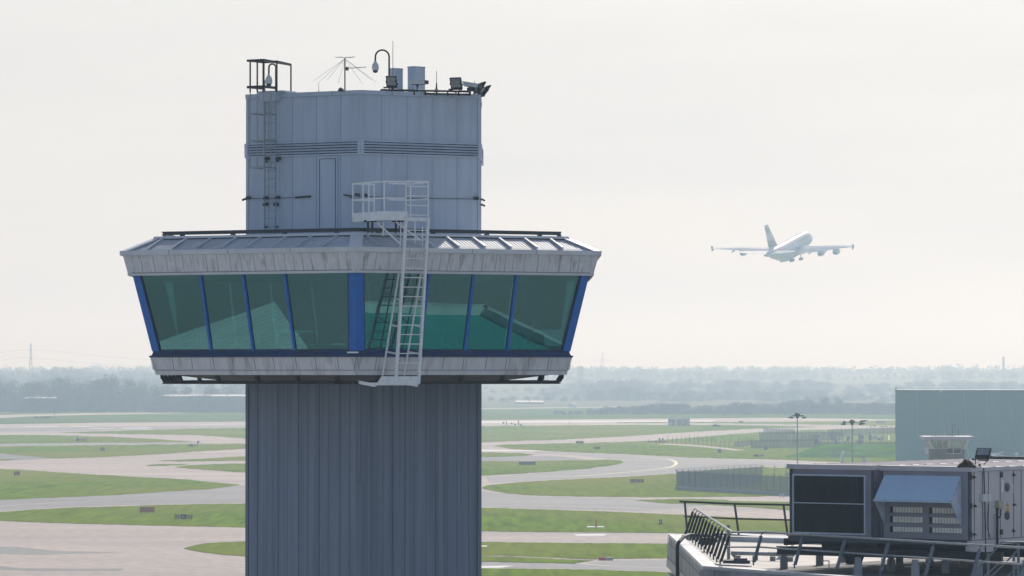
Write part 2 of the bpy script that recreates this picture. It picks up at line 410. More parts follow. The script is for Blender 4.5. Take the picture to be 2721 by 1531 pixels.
# ---- inside the cab
zf = WN0[1] - 0.55; zc = WN1[1] + 0.05
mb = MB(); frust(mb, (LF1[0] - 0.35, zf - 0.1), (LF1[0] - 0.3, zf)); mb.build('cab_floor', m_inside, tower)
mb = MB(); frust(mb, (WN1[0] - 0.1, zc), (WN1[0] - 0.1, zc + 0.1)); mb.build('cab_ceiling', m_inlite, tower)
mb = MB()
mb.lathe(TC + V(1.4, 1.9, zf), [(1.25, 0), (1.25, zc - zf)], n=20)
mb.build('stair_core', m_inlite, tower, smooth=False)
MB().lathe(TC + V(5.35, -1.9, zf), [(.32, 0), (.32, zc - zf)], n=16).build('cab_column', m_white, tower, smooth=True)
for f in faces(WN0, WN1):
    for i in range(-2, 3):
        mb = MB(); ms = MB(); mc = MB()
        b = f.pt(i * 1.55, -0.1, -0.1) - f.n0 * 0.75; b.z = zf
        ca, sa = f.e, f.n0
        mb.obb(b + Zu * 0.37, f.e * 0.75, f.n0 * 0.40, Zu * 0.37)
        ms.obb(b + Zu * 0.98 + f.n0 * 0.05, f.e * 0.27, f.n0 * 0.03, Zu * 0.18)
        ms.obb(b + Zu * 0.80 + f.n0 * 0.05, f.e * 0.04, f.n0 * 0.03, Zu * 0.08)
        if i % 2 == 0:
            c = b - f.n0 * 0.8
            mc.obb(c + Zu * 0.48, f.e * 0.25, f.n0 * 0.25, Zu * 0.05); mc.obb(c + Zu * 0.85 - f.n0 * 0.24, f.e * 0.23, f.n0 * 0.04, Zu * 0.32); mc.tube(c, c + Zu * 0.44, 0.04)
        mb.build('desk', m_inlite, tower); ms.build('monitor', m_screen, tower)
        if mc.v: mc.build('chair', m_inside, tower)
# roller blinds half down on the far windows, hanging service pods from the ceiling
mb = MB()
rnb = random.Random(12)
for k in (1, 2, 3, 4):
    f = Wf[k]; ed = [-f.wl + .1, -1.62, 0.0, 1.6, f.wl - .1]
    for i in range(4):
        d = rnb.choice([.02, .02, .12, .3, .05]) if k in (2, 3) else rnb.choice([.02, .2, .02, .05])
        f.slab(mb, ed[i] + .04, ed[i+1] - .04, f.len * d, f.len - 0.02, 0.01, -0.25)
m_blind = M('blind_fabric', (0.10, 0.14, 0.13), 0.8, var=0.1)
mb.build_each('roller_blind', m_blind, tower)

# ---- upper fascia, gutter, roof
mb = MB(); frust(mb, UF0, UF1)
mb.build('upper_fascia', m_fascia, tower)
mb = MB(); mb.loft([hexpts(WN1[0] - 0.1, WN1[1] - 0.01), hexpts(UF0[0] - 0.02, UF0[1] - 0.012)], cap=True); mb.build('eave_underside', m_dkgrey, tower)
mb = MB(); ms = MB()
rnd = random.Random(3)
for f in faces(UF0, UF1):
    f.slab(mb, -f.wl, f.wl, -0.02, 0.06, 0.03)
    f.slab(ms, -f.wl, f.wl, 0.06, 0.075, 0.008)
    x = -f.wl + 0.25
    while x < f.wl - 0.1:
        f.slab(ms, x - 0.005, x + 0.005, 0.07, f.len - 0.01, 0.003)
        x += rnd.choice([0.34, 0.42, 0.42, 0.3, 0.5, 0.42])
    for sgn in (-1, 1):
        a = sgn * (f.wl - 0.02); b = a - sgn * 0.1; f.slab(mb, min(a, b), max(a, b), 0.06, f.len, 0.012)
mb.build('drip_edge', m_trim, tower); ms.build('panel_seam', m_seam, tower)
mb = MB(); mb.loft([hexpts(*GT0), hexpts(GT0[0] + 0.06, GT0[1] + 0.005), hexpts(GT1[0] + 0.03, GT1[1]), hexpts(GT1[0] - 0.22, GT1[1] + 0.0)], cap=True)
ms = MB(); ms2 = MB()
for f in faces((GT0[0] + 0.06, GT0[1]), (GT1[0] + 0.03, GT1[1])):
    for c in (-2.6, -0.3, 2.1): f.slab(ms, c - 0.006, c + 0.006, 0.0, f.len, 0.004)
mb.build('gutter', m_trim, tower); ms.build('gutter_joint', m_seam, tower)
RF0 = (GT1[0] - 0.10, GT1[1] - 0.03); RF1 = (RK0[0], RK0[1])
mb = MB(); frust(mb, RF0, RF1); mb.build('roof', m_roofm, tower)
mb = MB(); ms = MB(); mh = MB()
for f in faces(RF0, RF1):
    for i in range(-4, 5):
        c = (i) * 0.97 + 0.3
        if abs(c) < f.wh + 0.2: mb.bar(f.pt(c, 0.16, 0.05), f.pt(c, f.len - 0.02, 0.04), 0.075, 0.07, up=f.n)
    x = -f.wl + 0.5
    while x < f.wl - 0.5:     # fine ribs of the profiled sheet
        if abs(x) < f.wh: f.slab(ms, x - 0.03, x + 0.03, 0.15, f.len - 0.06, 0.012)
        x += 0.121
hp0, hp1 = hexpts(RF0[0], RF0[1]), hexpts(RF1[0], RF1[1])
for k in range(6):
    mh.bar(hp0[k] + Zu * 0.0, hp1[k] + Zu * 0.02, 0.42, 0.05)
mb.build_each('roof_rib', m_roofm, tower); ms.build('roof_profile', m_roofm, tower); mh.build_each('hip_flashing', m_trim, tower)
mb = MB(); frust(mb, (RK0[0] + 0.08, RK0[1] + 0.03), (RK1[0] + 0.08, RK1[1])); mb.build('roof_kerb', m_trim, tower)
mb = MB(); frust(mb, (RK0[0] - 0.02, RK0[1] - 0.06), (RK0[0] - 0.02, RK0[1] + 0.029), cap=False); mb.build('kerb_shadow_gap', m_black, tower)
# walkway monorail round the roof edge
zr0, zr1 = zof(625, TY - RK1[0] / 2), zof(615.5, TY - RK1[0] / 2)
def ibeam_ring(mb, r, z0, z1, fw):
    t = 0.025
    mb.loft([hexpts(r - fw, z0), hexpts(r + fw, z0), hexpts(r + fw, z0 + t), hexpts(r + 0.012, z0 + t), hexpts(r + 0.012, z1 - t), hexpts(r + fw, z1 - t),
             hexpts(r + fw, z1), hexpts(r - fw, z1), hexpts(r - fw, z1 - t), hexpts(r - 0.012, z1 - t), hexpts(r - 0.012, z0 + t), hexpts(r - fw, z0 + t), hexpts(r - fw, z0)], cap=False)
mb = MB(); rm = ring_R(527.5); ibeam_ring(mb, rm, zr0, zr1, 0.06)
for f in faces((rm, zr0 - 0.12), (rm, zr0)):
    for c in (-3.0, -1.0, 1.0, 3.0): mb.box(f.pt(c, 0.05), (0.12, 0.12, 0.16), rz=math.atan2(f.e.y, f.e.x))
mb.build('roof_monorail', m_dkgrey, tower)
# cradle rail slung under the cab
zb1, zb0 = zof(1012.5, TY - ring_R(526) / 2), zof(1020.5, TY - ring_R(526) / 2)
mb = MB(); rb = ring_R(526); ibeam_ring(mb, rb, zb0, zb1, 0.05)
ibeam_ring(mb, rb - 0.35, zb0 + 0.03, zb1 + 0.01, 0.03)
mb.build('lower_rail', m_black, tower)
for f in faces((rb, zb1), (rb, zb1)):
    for i, c in enumerate((-3.05, -1.55, 0.0, 1.55, 3.05)):
        p = TC + f.n0 * (rb * C6) + f.e * c; p.z = zb1 - 0.02
        up = Vector(p); up.z = LF0[1] + 0.10; up = up + f.n0 * 0.14
        mid = p * 0.45 + up * 0.55 + f.n0 * 0.03
        mb = MB(); mb.bar(p, Vector((mid.x, mid.y, p.z + 0.16)), 0.12, 0.10, up=f.e); mb.bar(V(mid.x, mid.y, p.z + 0.1), V(mid.x, mid.y, up.z), 0.10, 0.10, up=f.e)
        mb.build('rail_hanger', m_black, tower)

# ---- upper core (plant room) on the cab roof
mb = MB(); frust(mb, CO0, CO1); mb.build('upper_wall', m_clad, tower)
mb = MB(); ms = MB()
for f in faces(CO0, CO1):
    H = f.len
    for i in range(5):
        c = -f.wl + (f.wl * 2) * (0.185 + 0.2105 * i) if i < 4 else None
        if c is None: continue
        f.slab(mb, c - 0.04, c + 0.04, 0, H, 0.014)
        f.slab(ms, c - 0.052, c - 0.04, 0, H, 0.004); f.slab(ms, c + 0.04, c + 0.052, 0, H, 0.004)
        c2 = c + f.wl * 0.2105
        f.slab(ms, c2 - 0.002, c2 + 0.002, 0, H, 0.002)
    for sgn in (-1, 1):
        a = sgn * (f.wl + 0.012); b = sgn * (f.wl - 0.085)
        f.slab(mb, min(a, b), max(a, b), 0, H, 0.02)
        f.slab(ms, min(b, b - sgn * 0.015), max(b, b - sgn * 0.015), 0, H, 0.005)
mb.build('cover_strip', m_clad, tower); ms.build('cover_seam', m_seam2, tower)
mb = MB(); mb.loft([hexpts(rC + 0.03, CO1[1]), hexpts(rC + 0.05, CO1[1] + 0.005), hexpts(rC + 0.05, PA1[1]), hexpts(rC - 0.2, PA1[1]), hexpts(rC - 0.2, PA1[1] - 0.2)], cap=False)
mb.build('parapet_flashing', m_clad, tower)
mb = MB(); frust(mb, (rC - 0.15, CO1[1] - 0.15), (rC - 0.15, CO1[1] - 0.02)); mb.build('flat_roof', m_dkgrey, tower)
mb = MB()
for f in faces((rC + 0.05, CO1[1]), (rC + 0.05, PA1[1])):
    for c in (-1.1, 1.15):
        for hh in (0.03, 0.075, 0.12): f.slab(mb, c - 0.012, c + 0.012, hh - 0.012, hh + 0.012, 0.01)
mb.build('flashing_screw', m_seam, tower)
# louvre band
mb = MB(); mf = MB(); md = MB()
for f in faces(LV0, LV1):
    H = f.len
    f.slab(md, -f.wl, f.wl, 0.0, H, 0.018)
    for i in range(4):
        h0 = 0.045 + i * (H - 0.06) / 4.0
        a = f.pt(-f.wl + 0.06, h0, 0.065); b = f.pt(f.wl - 0.06, h0, 0.065); a2 = f.pt(-f.wl + 0.06, h0 + 0.046, 0.025); b2 = f.pt(f.wl - 0.06, h0 + 0.046, 0.025)
        o = f.u * 0.012
        mb.hexa([a, b, b2, a2, a + o, b + o, b2 + o, a2 + o])
    f.slab(mf, -f.wl - 0.05, f.wl + 0.05, H - 0.02, H + 0.015, 0.075); f.slab(mf, -f.wl - 0.03, f.wl + 0.03, -0.03, 0.012, 0.068)
    for sgn in (-1, 1):
        a = sgn * (f.wl + 0.035); b = sgn * (f.wl - 0.08); f.slab(mf, min(a, b), max(a, b), 0.0, H, 0.071)
mb.build('louvre_blades', m_ral, tower); mf.build('louvre_frame', m_ral, tower); md.build('louvre_backing', m_black, tower)
# lower wall vent on the right-hand side face (seen edge on)
f = Face(1, CO0, CO1); z0 = zof(437, TY + 1) - CO0[1]
mb = MB()
for i in range(6): f.slab(mb, 0.2, 1.9, z0 + i * 0.09, z0 + i * 0.09 + 0.035, 0.10)
f.slab(mb, 0.15, 1.95, z0 - 0.03, z0 + 0.56, 0.03); mb.build('side_vent', m_ral, tower)
# door in the left front face
f = Face(5, CO0, CO1)
(e0, h0), (e1, h1) = f.eh(846, 612), f.eh(896, 415)
(d0, _), (d1, dt_) = f.eh(850.5, 612), f.eh(897, 421)
mb = MB(); f.slab(mb, e0 - 0.02, e0 + 0.05, 0.2, h1, 0.05); f.slab(mb, e1 - 0.02, e1 + 0.04, 0.2, h1, 0.05); f.slab(mb, e0 + 0.05, e1 - 0.02, h1 - 0.07, h1, 0.05)
frm = mb.build('door_frame', m_clad, tower)
mb = MB(); f.slab(mb, e0 + 0.05, e0 + 0.075, 0.2, h1 - 0.07, 0.006); f.slab(mb, e1 - 0.05, e1 - 0.02, 0.2, h1 - 0.07, 0.052); f.slab(mb, e0 + 0.05, e1 - 0.02, h1 - 0.09, h1 - 0.07, 0.006)
mb.build('door_gap', m_seam, tower)
mb = MB(); f.slab(mb, e0 + 0.075, e1 - 0.05, 0.2, h1 - 0.09, 0.024); dr = mb.build('door', m_clad, tower)
# cable and small lamps round the wall
fl, fr = Face(5, CO0, CO1), Face(0, CO0, CO1)
MB().path([fl.hit(656, 528, 0.05), fl.hit(720, 528, 0.05), fl.hit(786, 525, 0.05)], 0.010, n=6).bar(fl.hit(785, 525, 0.06), fl.hit(825, 522, 0.06), 0.05, 0.06).build('wall_cable', m_black, tower)
MB().path([fr.hit(975, 522, 0.05), fr.hit(1080, 527, 0.04), fr.hit(1270, 529, 0.04)], 0.010, n=6).build('wall_cable', m_black, tower)
MB().bar(fl.hit(913, 518, 0.08), fl.hit(934, 521, 0.08), 0.04, 0.05).tube(fl.hit(934, 521, 0.09), fl.hit(934, 527, 0.09), 0.03).build('wall_cable', m_black, tower)
for ff, x, y in ((fl, 663, 526), (fl, 710, 526), (fl, 741, 525), (fl, 709, 543), (fl, 737, 543), (fl, 713, 421), (fl, 743, 421), (fr, 947, 518), (fr, 967, 519), (fr, 1263, 527)):
    q = ff.hit(x, y, 0.0)
    mb = MB(); mb.obb(q + ff.n * 0.06, ff.e * 0.07, ff.n * 0.05, Zu * 0.05); mb.tube(q + ff.n * 0.10, q + ff.n * 0.2 - Zu * 0.03, 0.045, n=8)
    mb.build('wall_lamp', m_dkgrey, tower)
f1 = Face(1, CO0, CO1); f4 = Face(4, CO0, CO1)
for ff, y, c in ((f1, 529, -1.9), (f1, 541, -1.2), (f4, 528, 1.9)):
    q = ff.pt(c, 0, 0); q.z = zof(y, TY - rC / 2)
    mb = MB(); mb.obb(q + ff.n * 0.05, ff.e * 0.06, ff.n * 0.05, Zu * 0.035); mb.tube(q + ff.n * 0.1, q + ff.n * 0.17 - Zu * 0.05, 0.035, n=8); mb.build('wall_lamp', m_dkgrey, tower)
# ================================================================ THINGS ON THE TOWER
ZR = PA1[1]            # parapet level
# ---- caged roof ladder on the left front face
def T(x, y, out=0.0, f=None): return (f or fl).hit(x, y, out)
xa, xb = 703.5, 732.5
pa, pb = fl.hit(xa, 430, 0.17), fl.hit(xb, 430, 0.17)
lad = thing('caged_ladder', 'grey caged ladder up the plant room wall with a dark guard frame above the roof', 'ladder', V(pa.x, pa.y, CO0[1]))
z_lo, z_hi = CO0[1] + 0.02, zof(226, TY - 4)
mb = MB()
for p in (pa, pb): mb.bar(V(p.x, p.y, z_lo), V(p.x, p.y, z_hi + 0.25), 0.05, 0.02, up=fl.e)
mb.build('stringers', m_galv, lad)
mb = MB(); z = z_lo + 0.15
while z < ZR - 0.05:
    mb.tube(V(pa.x, pa.y, z), V(pb.x, pb.y, z), 0.011, n=6); z += 0.262
mb.build('rungs', m_galv, lad)
mb = MB()
for y in (424, 520, 540, 600): 
    for p in (pa, pb):
        q = V(p.x, p.y, zof(y, TY - 4)); mb.bar(q, q - fl.n0 * 0.16, 0.03, 0.06)
mb.build('wall_brackets', m_dkgrey, lad)
# cage: hoops reach 0.75 m out from the ladder
nh = fl.n0; eh = fl.e
ca = pa + (pa - pb).normalized() * 0.12; cb = pb + (pb - pa).normalized() * 0.02
def cg(s, t, z):      # s across the ladder from a to b, t outwards
    q = pa.lerp(pb, s) + nh * t; return V(q.x, q.y, z)
hoops = [441, 369, 297]
for y in hoops:
    z = zof(y, TY - 4.5)
    mb = MB(); pts = [cg(-0.15, 0, z), cg(-0.15, 0.78, z), cg(1.1, 0.78, z), cg(1.1, 0, z)]
    for i in range(3): mb.bar(pts[i], pts[i+1], 0.012, 0.055)
    mb.build('cage_hoop', m_galv, lad)
ztop = zof(155, TY - 4.5); zmid = zof(226, TY - 4.5)
mb = MB()
for s, t in ((-0.15, 0.78), (0.5, 0.78), (1.1, 0.78), (-0.15, 0.35), (1.1, 0.35)):
    zb = zof(441, TY - 4.5) if s < 0.9 else zof(441, TY - 4.5)
    mb.bar(cg(s, t, zb), cg(s, t, ZR), 0.035, 0.012, up=nh)
mb.build('cage_bars', m_galv, lad)
mb = MB()
for s, t in ((-0.15, 0.78), (0.5, 0.78), (1.1, 0.78), (-0.15, 0.0), (1.1, 0.0)):
    mb.bar(cg(s, t, ZR), cg(s, t, ztop), 0.045, 0.03, up=nh)
rear1 = P(773, 245, TY - 2.0); rear2 = P(741, 245, TY - 4.0)
mb.bar(V(rear1.x, rear1.y, ZR - 0.1), V(rear1.x, rear1.y, ztop - 0.03), 0.05, 0.04); 
for z in (ztop,):
    for a, b in ((cg(-0.4, 0.80, z), cg(1.1, 0.80, z)), (cg(-0.15, 0.8, z), cg(-0.15, 0, z)), (cg(-0.15, 0, z), cg(1.1, 0, z)), (cg(1.1, 0.8, z), V(rear1.x, rear1.y, z - 0.03)), (cg(1.1, 0, z), V(rear1.x, rear1.y, z - 0.03))):
        mb.bar(a, b, 0.045, 0.075)
for a, b in ((cg(-0.4, 0.80, zmid), cg(1.12, 0.80, zmid)), (cg(1.1, 0.8, zmid), cg(1.1, 0, zmid)), (cg(-0.15, 0.8, zmid), cg(-0.15, 0, zmid))): mb.bar(a, b, 0.04, 0.085)
mb.build('guard_frame', m_black, lad)
mb = MB()   # landing plate over the parapet with splayed sides
mb.hexa([cg(-0.1, 0.1, ZR - 0.28), cg(1.1, 0.1, ZR - 0.28), cg(1.1, -0.1, ZR - 0.28), cg(-0.1, -0.1, ZR - 0.28), cg(-0.4, 0.22, ZR + 0.02), cg(1.35, 0.22, ZR + 0.02), cg(1.35, -0.3, ZR + 0.02), cg(-0.4, -0.3, ZR + 0.02)])
q = cg(0.5, -0.4, ZR + 0.05); mb.obb(q, eh * 0.5, nh * 0.40, Zu * 0.03)
mb.build('landing_plate', m_clad, lad)

# ---- swan-neck dome cameras
def dome_cam(px, py_base, py_arc, dx, dy_dome, Y, rarc, label):
    b = P(px, py_base, Y); t = thing('dome_camera', label, 'security camera', b, 'swan-neck dome cameras on the tower roof')
    zt = P(px, py_arc, Y).z - rarc; r = 0.03
    pts = [b, V(b.x, b.y, zt)]
    for i in range(1, 13):
        a = math.pi * i / 12; pts.append(V(b.x - rarc + rarc * math.cos(a), b.y, zt + rarc * math.sin(a)))
    zd = P(px, dy_dome, Y).z
    pts.append(V(b.x - 2 * rarc, b.y, zd + 0.22))
    MB().path(pts, r, n=10).build('swan_neck', m_black, t, smooth=True)
    c = V(b.x - 2 * rarc, b.y, zd)
    MB().lathe(c, [(0.04, 0.24), (0.055, 0.22), (0.05, 0.18), (0.10, 0.13), (0.115, 0.06), (0.115, -0.03), (0.10, -0.07)], n=20).build('housing', m_cctv, t, smooth=True)
    MB().lathe(c, [(0.085, -0.07), (0.085, -0.11), (0.06, -0.15), (0.02, -0.165)], n=16).build('dome', m_screen, t, smooth=True)
dome_cam(733, 240, 170, 0, 217, TY - 4.0, 0.115, 'small dome camera on a swan neck inside the dark ladder guard frame')
dome_cam(1034, 242, 133, 0, 181, TY - 3.3, 0.228, 'taller dome camera on a swan neck beside the grey vent boxes')

# ---- wire antenna on a mast with a small dipole arm
b = P(916.5, 244, TY - 3.5); ant = thing('radio_antenna', 'thin dark mast with drooping wire radials and a short side aerial', 'antenna', b)
q = P(916.5, 154, TY - 3.5)
MB().tube(b, q, 0.022, n=8).build('mast', m_black, ant)
mb = MB(); mt = MB()
for i in range(8):
    a = 2 * math.pi * i / 8 + 0.25; rr = 1.05
    mt.tube(q - Zu * 0.03, q + V(rr * math.cos(a), rr * math.sin(a), -0.78), 0.0055, n=5)
    mb.tube(q, q + V(0.36 * math.cos(a), 0.36 * math.sin(a), 0.03), 0.0065, n=5)
mt.build('cone_wire', m_galv, ant); mb.build('top_radial', m_galv, ant)
mb = MB(); c = P(918, 182, TY - 3.5); d = P(973, 178.5, TY - 3.7)
mb.tube(c, d, 0.012, n=6); mb.box(c + V(0.06, 0, -0.01), (0.10, 0.06, 0.12))
for i in range(7):
    m = c.lerp(d, 0.3 + 0.11 * i); mb.tube(m + V(0.0, -0.12, 0), m + V(0.0, 0.12, 0), 0.005, n=5)
mb.build('side_aerial', m_black, ant)
# ---- whips
def whip(x, y0, y1, Y, r, label):
    b, t_ = P(x, y1, Y), P(x + (1 if r > 0.012 else 0), y0, Y); mb = MB(); mb.tube(b, b.lerp(t_, 0.25), r * 1.6, r * 1.2, n=6); mb.tube(b.lerp(t_, 0.25), t_, r, r * 0.8, n=6)
    if r > 0.011: mb.lathe(b, [(0.09, 0), (0.09, 0.06), (0.03, 0.12), (0.02, 0.3)], n=10)
    solo(mb, 'whip_aerial', m_black, label, 'antenna', 'whip aerials on the tower roof')
whip(1044, 109, 244, TY - 3.2, 0.012, 'tallest whip aerial, rising in front of the vent box by the swan neck camera')
whip(1160, 188, 245, TY - 3.0, 0.012, 'whip aerial with a thick base standing on the dark rail between two floodlights')
whip(1261, 213, 248, TY - 2.0, 0.007, 'short whip aerial behind the tilted camera at the roof edge')
whip(847, 221, 244, TY - 4.0, 0.008, 'short whip aerial alone between the caged ladder and the radial wire mast')
mb = MB(); q = P(906, 243, TY - 4.2); mb.lathe(q, [(0.10, 0.0), (0.10, 0.05), (0.07, 0.1), (0.02, 0.13)], n=12)
solo(mb, 'roof_vent_cowl', m_dkgrey, 'low round cowl beside the foot of the radial wire mast', 'vent')
# ---- vent boxes
def vent_box(x0, x1, xc, y0, y1, Y, label):
    pc = P(xc, y1, Y); wl = (xc - x0) * Y / FP; wr = (x1 - xc) * Y / FP
    # near vertical edge at xc, sides turned so that both show
    al = R(50) if wl < wr else R(45)
    dl = V(-math.cos(al), math.sin(al), 0); dr_ = V(math.sin(al), math.cos(al), 0)
    L1 = wl / math.cos(al); L2 = wr / math.sin(al)
    h = P(xc, y0, Y).z - pc.z
    c = pc + dl * L1 / 2 + dr_ * L2 / 2
    t = thing('vent_box', label, 'vent', V(c.x, c.y, pc.z), 'grey vent boxes on the tower roof')
    MB().obb(V(c.x, c.y, pc.z + h / 2 - 0.1), dl * L1 / 2, dr_ * L2 / 2, Zu * (h / 2 + 0.07)).build('duct', m_clad, t)
    MB().hexa([V(c.x, c.y, pc.z + h - 0.03) + a * dl * L1 * 0.5 + b * dr_ * L2 * 0.5 for a, b in ((-1, -1), (1, -1), (1, 1), (-1, 1))] +
              [V(c.x, c.y, pc.z + h + 0.0) + a * dl * L1 * 0.5 * 1.12 + b * dr_ * L2 * 0.5 * 1.12 for a, b in ((-1, -1), (1, -1), (1, 1), (-1, 1))]).build('cap', m_galv, t)
vent_box(1032, 1070, 1048, 181, 243, TY - 2.6, 'smaller vent box just behind the swan neck camera pole')
vent_box(1082.6, 1129, 1099.5, 176, 243, TY - 2.6, 'larger, taller vent box behind the level bullet camera')
# ---- dark mounting rail along the right roof edge
ra = P(1012, 239, TY - 3.9); rb_ = P(1248, 243.5, TY - 2.9)
mr_ = thing('mounting_rail', 'long dark double rail carrying lamps and cameras along the roof edge', 'rail', V(ra.x, ra.y, ZR))
mb = MB(); mb.tube(ra, rb_, 0.035, n=8); mb.tube(ra - Zu * 0.09 + V(0, 0.1, 0), rb_ - Zu * 0.09 + V(0, 0.1, 0), 0.035, n=8); mb.build('rail', m_black, mr_)
mb = MB()
for i in range(9):
    m = ra.lerp(rb_, i / 8); mb.bar(m, V(m.x, m.y, ZR - 0.1), 0.05, 0.05)
mb.build('stanchion', m_black, mr_)
# ---- floodlights
def floodlight(c, yaw, tilt, w, h, d, label, group='floodlights on the tower roof', base=None):
    t = thing('floodlight', label, 'floodlight', base or c - Zu * (h * 0.75), group)
    Mx = Matrix.Translation(c) @ Matrix.Rotation(yaw, 4, 'Z') @ Matrix.Rotation(tilt, 4, 'X')
    X = lambda x, y, z: Mx @ V(x, y, z)
    w2, h2 = w / 2, h / 2
    mb = MB()   # shaped back: wide at the front, tapering
    mb.loft([[X(-w2, 0, -h2), X(w2, 0, -h2), X(w2, 0, h2), X(-w2, 0, h2)],
             [X(-w2, d * 0.3, -h2), X(w2, d * 0.3, -h2), X(w2, d * 0.3, h2), X(-w2, d * 0.3, h2)],
             [X(-w2 * 0.7, d, -h2 * 0.6), X(w2 * 0.7, d, -h2 * 0.6), X(w2 * 0.7, d, h2 * 0.5), X(-w2 * 0.7, d, h2 * 0.5)]])
    mb.build('housing', m_black, t)
    mb = MB(); e = 0.035
    mb.hexa([X(-w2 + e, -0.012, -h2 * 0.55), X(w2 - e, -0.012, -h2 * 0.55), X(w2 - e, -0.002, -h2 * 0.55), X(-w2 + e, -0.002, -h2 * 0.55),
             X(-w2 + e, -0.012, h2 - e), X(w2 - e, -0.012, h2 - e), X(w2 - e, -0.002, h2 - e), X(-w2 + e, -0.002, h2 - e)])
    gl = mb.build('glass', m_lamp, t)
    mb = MB()
    for s in (-0.45, 0.45): mb.hexa([X(s * w - 0.03, -0.02, -0.02), X(s * w + 0.03, -0.02, -0.02), X(s * w + 0.03, -0.013, -0.02), X(s * w - 0.03, -0.013, -0.02), X(s * w - 0.03, -0.02, 0.04), X(s * w + 0.03, -0.02, 0.04), X(s * w + 0.03, -0.013, 0.04), X(s * w - 0.03, -0.013, 0.04)])
    b0 = base or c - Zu * (h * 0.75)
    for s in (-1, 1):
        mb.bar(X(s * (w2 + 0.02), d * 0.4, -h * 0.1), b0 + (X(s * w2 * 0.6, 0, 0) - c) * 1.0, 0.03, 0.03)
    mb.tube(b0 - Zu * 0.06, b0 + Zu * 0.02, 0.04, n=8); mb.bar(X(-w2, d * .4, -h2), X(-w2 - 0.12, d * .4, -h2), 0.05, 0.05)
    mb.build('yoke', m_black, t)
    return t
q1 = P(1040, 218, TY - 4.2)
floodlight(q1, R(-14), R(16), 0.36, 0.40, 0.18, 'floodlight nearest the swan neck camera, glass facing out', base=V(q1.x + .03, q1.y + .1, ZR + 0.08))
q2 = P(1211, 223, TY - 3.3)
floodlight(q2, R(-24), R(20), 0.40, 0.42, 0.2, 'floodlight beyond the thick based whip, glass facing out', base=V(q2.x + .0, q2.y + .1, ZR + 0.05))
q3 = P(1280, 234, TY - 2.3)
floodlight(q3, R(104), R(30), 0.42, 0.44, 0.14, 'dark floodlight seen from the side, upper of the two overhanging the roof corner', base=V(q3.x - .25, q3.y + .05, ZR + 0.02))
q4 = P(1291, 243, TY - 1.9)
floodlight(q4, R(108), R(34), 0.42, 0.46, 0.10, 'dark floodlight seen from the side, outermost at the roof corner', base=V(q4.x - .3, q4.y + .1, ZR + 0.02))
# ---- bullet cameras
def bullet(x0, y0, x1, y1, Y, label, base):
    a, b = P(x0, y0, Y), P(x1, y1, Y - 0.1); t = thing('bullet_camera', label, 'security camera', base, 'bullet cameras on the tower roof')
    d = (b - a).normalized(); upv = V(1, 0, 0).cross(d) if abs(d.x) < .5 else d.cross(V(0, -1, 0)).normalized()
    upv = V(-d.z, 0, d.x).normalized(); bk = d.cross(upv).normalized()
    mb = MB(); mb.obb((a + b) / 2, d * ((b - a).length / 2), bk * 0.07, upv * 0.058); mb.obb((a + b) / 2 + upv * 0.068, d * ((b - a).length / 2 + 0.03), bk * 0.085, upv * 0.008)
    mb.build('housing', m_cctv, t)
    MB().obb(b + d * 0.05, d * 0.055, bk * 0.075, upv * 0.06).build('lens_hood', m_dkgrey, t)
    m = (a + b) / 2 - upv * 0.058
    MB().lathe(m - Zu * 0.13, [(0.02, 0), (0.035, 0.05), (0.07, 0.13)], n=10).path([m - Zu * 0.12, base], 0.022).bar(a - upv * 0.07 + d * .06, b - upv * 0.07, 0.03, 0.02).build('bracket', m_dkgrey, t)
bullet(1088, 219, 1130, 219, TY - 3.7, 'white bullet camera held level in front of the larger vent box', V(P(1108, 242, TY - 3.6).x, TY - 3.6, ZR))
bullet(1230, 222.5, 1271, 229, TY - 2.6, 'white bullet camera tilted down at the right roof corner', V(P(1250, 242, TY - 2.5).x, TY - 2.5, ZR))
mb = MB()
q = P(1252, 238, TY - 2.5)
mb.box(q, (0.28, 0.2, 0.12)); mb.path([q + V(-.4, 0, .05), q + V(-.3, -.05, -.05), q + V(-.1, -.05, -.1), q + V(.1, 0, 0), q + V(.25, 0, .05)], 0.018, n=6); mb.tube(q + V(.1, 0, -.1), q + V(.1, 0, .22), .04)
solo(mb, 'cable_box', m_dkgrey, 'dark junction box with looped cables under the tilted bullet camera', 'junction box')

# ---- white access platform and ladder on the right front face
fe = Face(0, UF0, UF1)
er, ni = fe.e, -fe.n0       # along the face to the right and back; inwards
# outer plane just clear of the gutter
GTR = GT1[0] * C6 + 0.16
o_out = TC + fe.n0 * GTR
def pl(x, y): return HP(x, y, o_out, fe.n0)       # point on the outer plane of the platform
K = pl(1021, 585); zfl = pl(1021, 585).z; 
s0 = 0.0; s1 = (pl(1079, 575) - K).dot(er); s2 = (pl(1138, 575) - K).dot(er)
D2 = 2.15
gantry = thing('access_gantry', 'worn white platform with handrails and a long ladder hung in front of the cab windows', 'access ladder', V(K.x, K.y, zfl))
def kp(s, t, z): return V(K.x, K.y, 0) + er * s + ni * t + Zu * z
ztb = pl(1021, 561).z; zmr = pl(1021, 526).z; ztr = pl(1021, 480.5).z
mb = MB(); mb.hexa([kp(0, 0.02, zfl + 0.02), kp(s1, 0.02, zfl + 0.02), kp(s1, D2, zfl + 0.02), kp(0, D2, zfl + 0.02), kp(0, 0.02, zfl + 0.08), kp(s1, 0.02, zfl + 0.08), kp(s1, D2, zfl + 0.08), kp(0, D2, zfl + 0.08)])
mb.build('platform_deck', m_white, gantry)
mb = MB(); h = (ztb - zfl) / 2
mb.bar(kp(0, 0, zfl + h), kp(s1 + .05, 0, zfl + h), 0.02, 2 * h); mb.bar(kp(0, 0.01, zfl + h), kp(0, D2, zfl + h), 0.02, 2 * h); mb.bar(kp(s1, D2, zfl + h), kp(0, D2, zfl + h), 0.02, 2 * h)
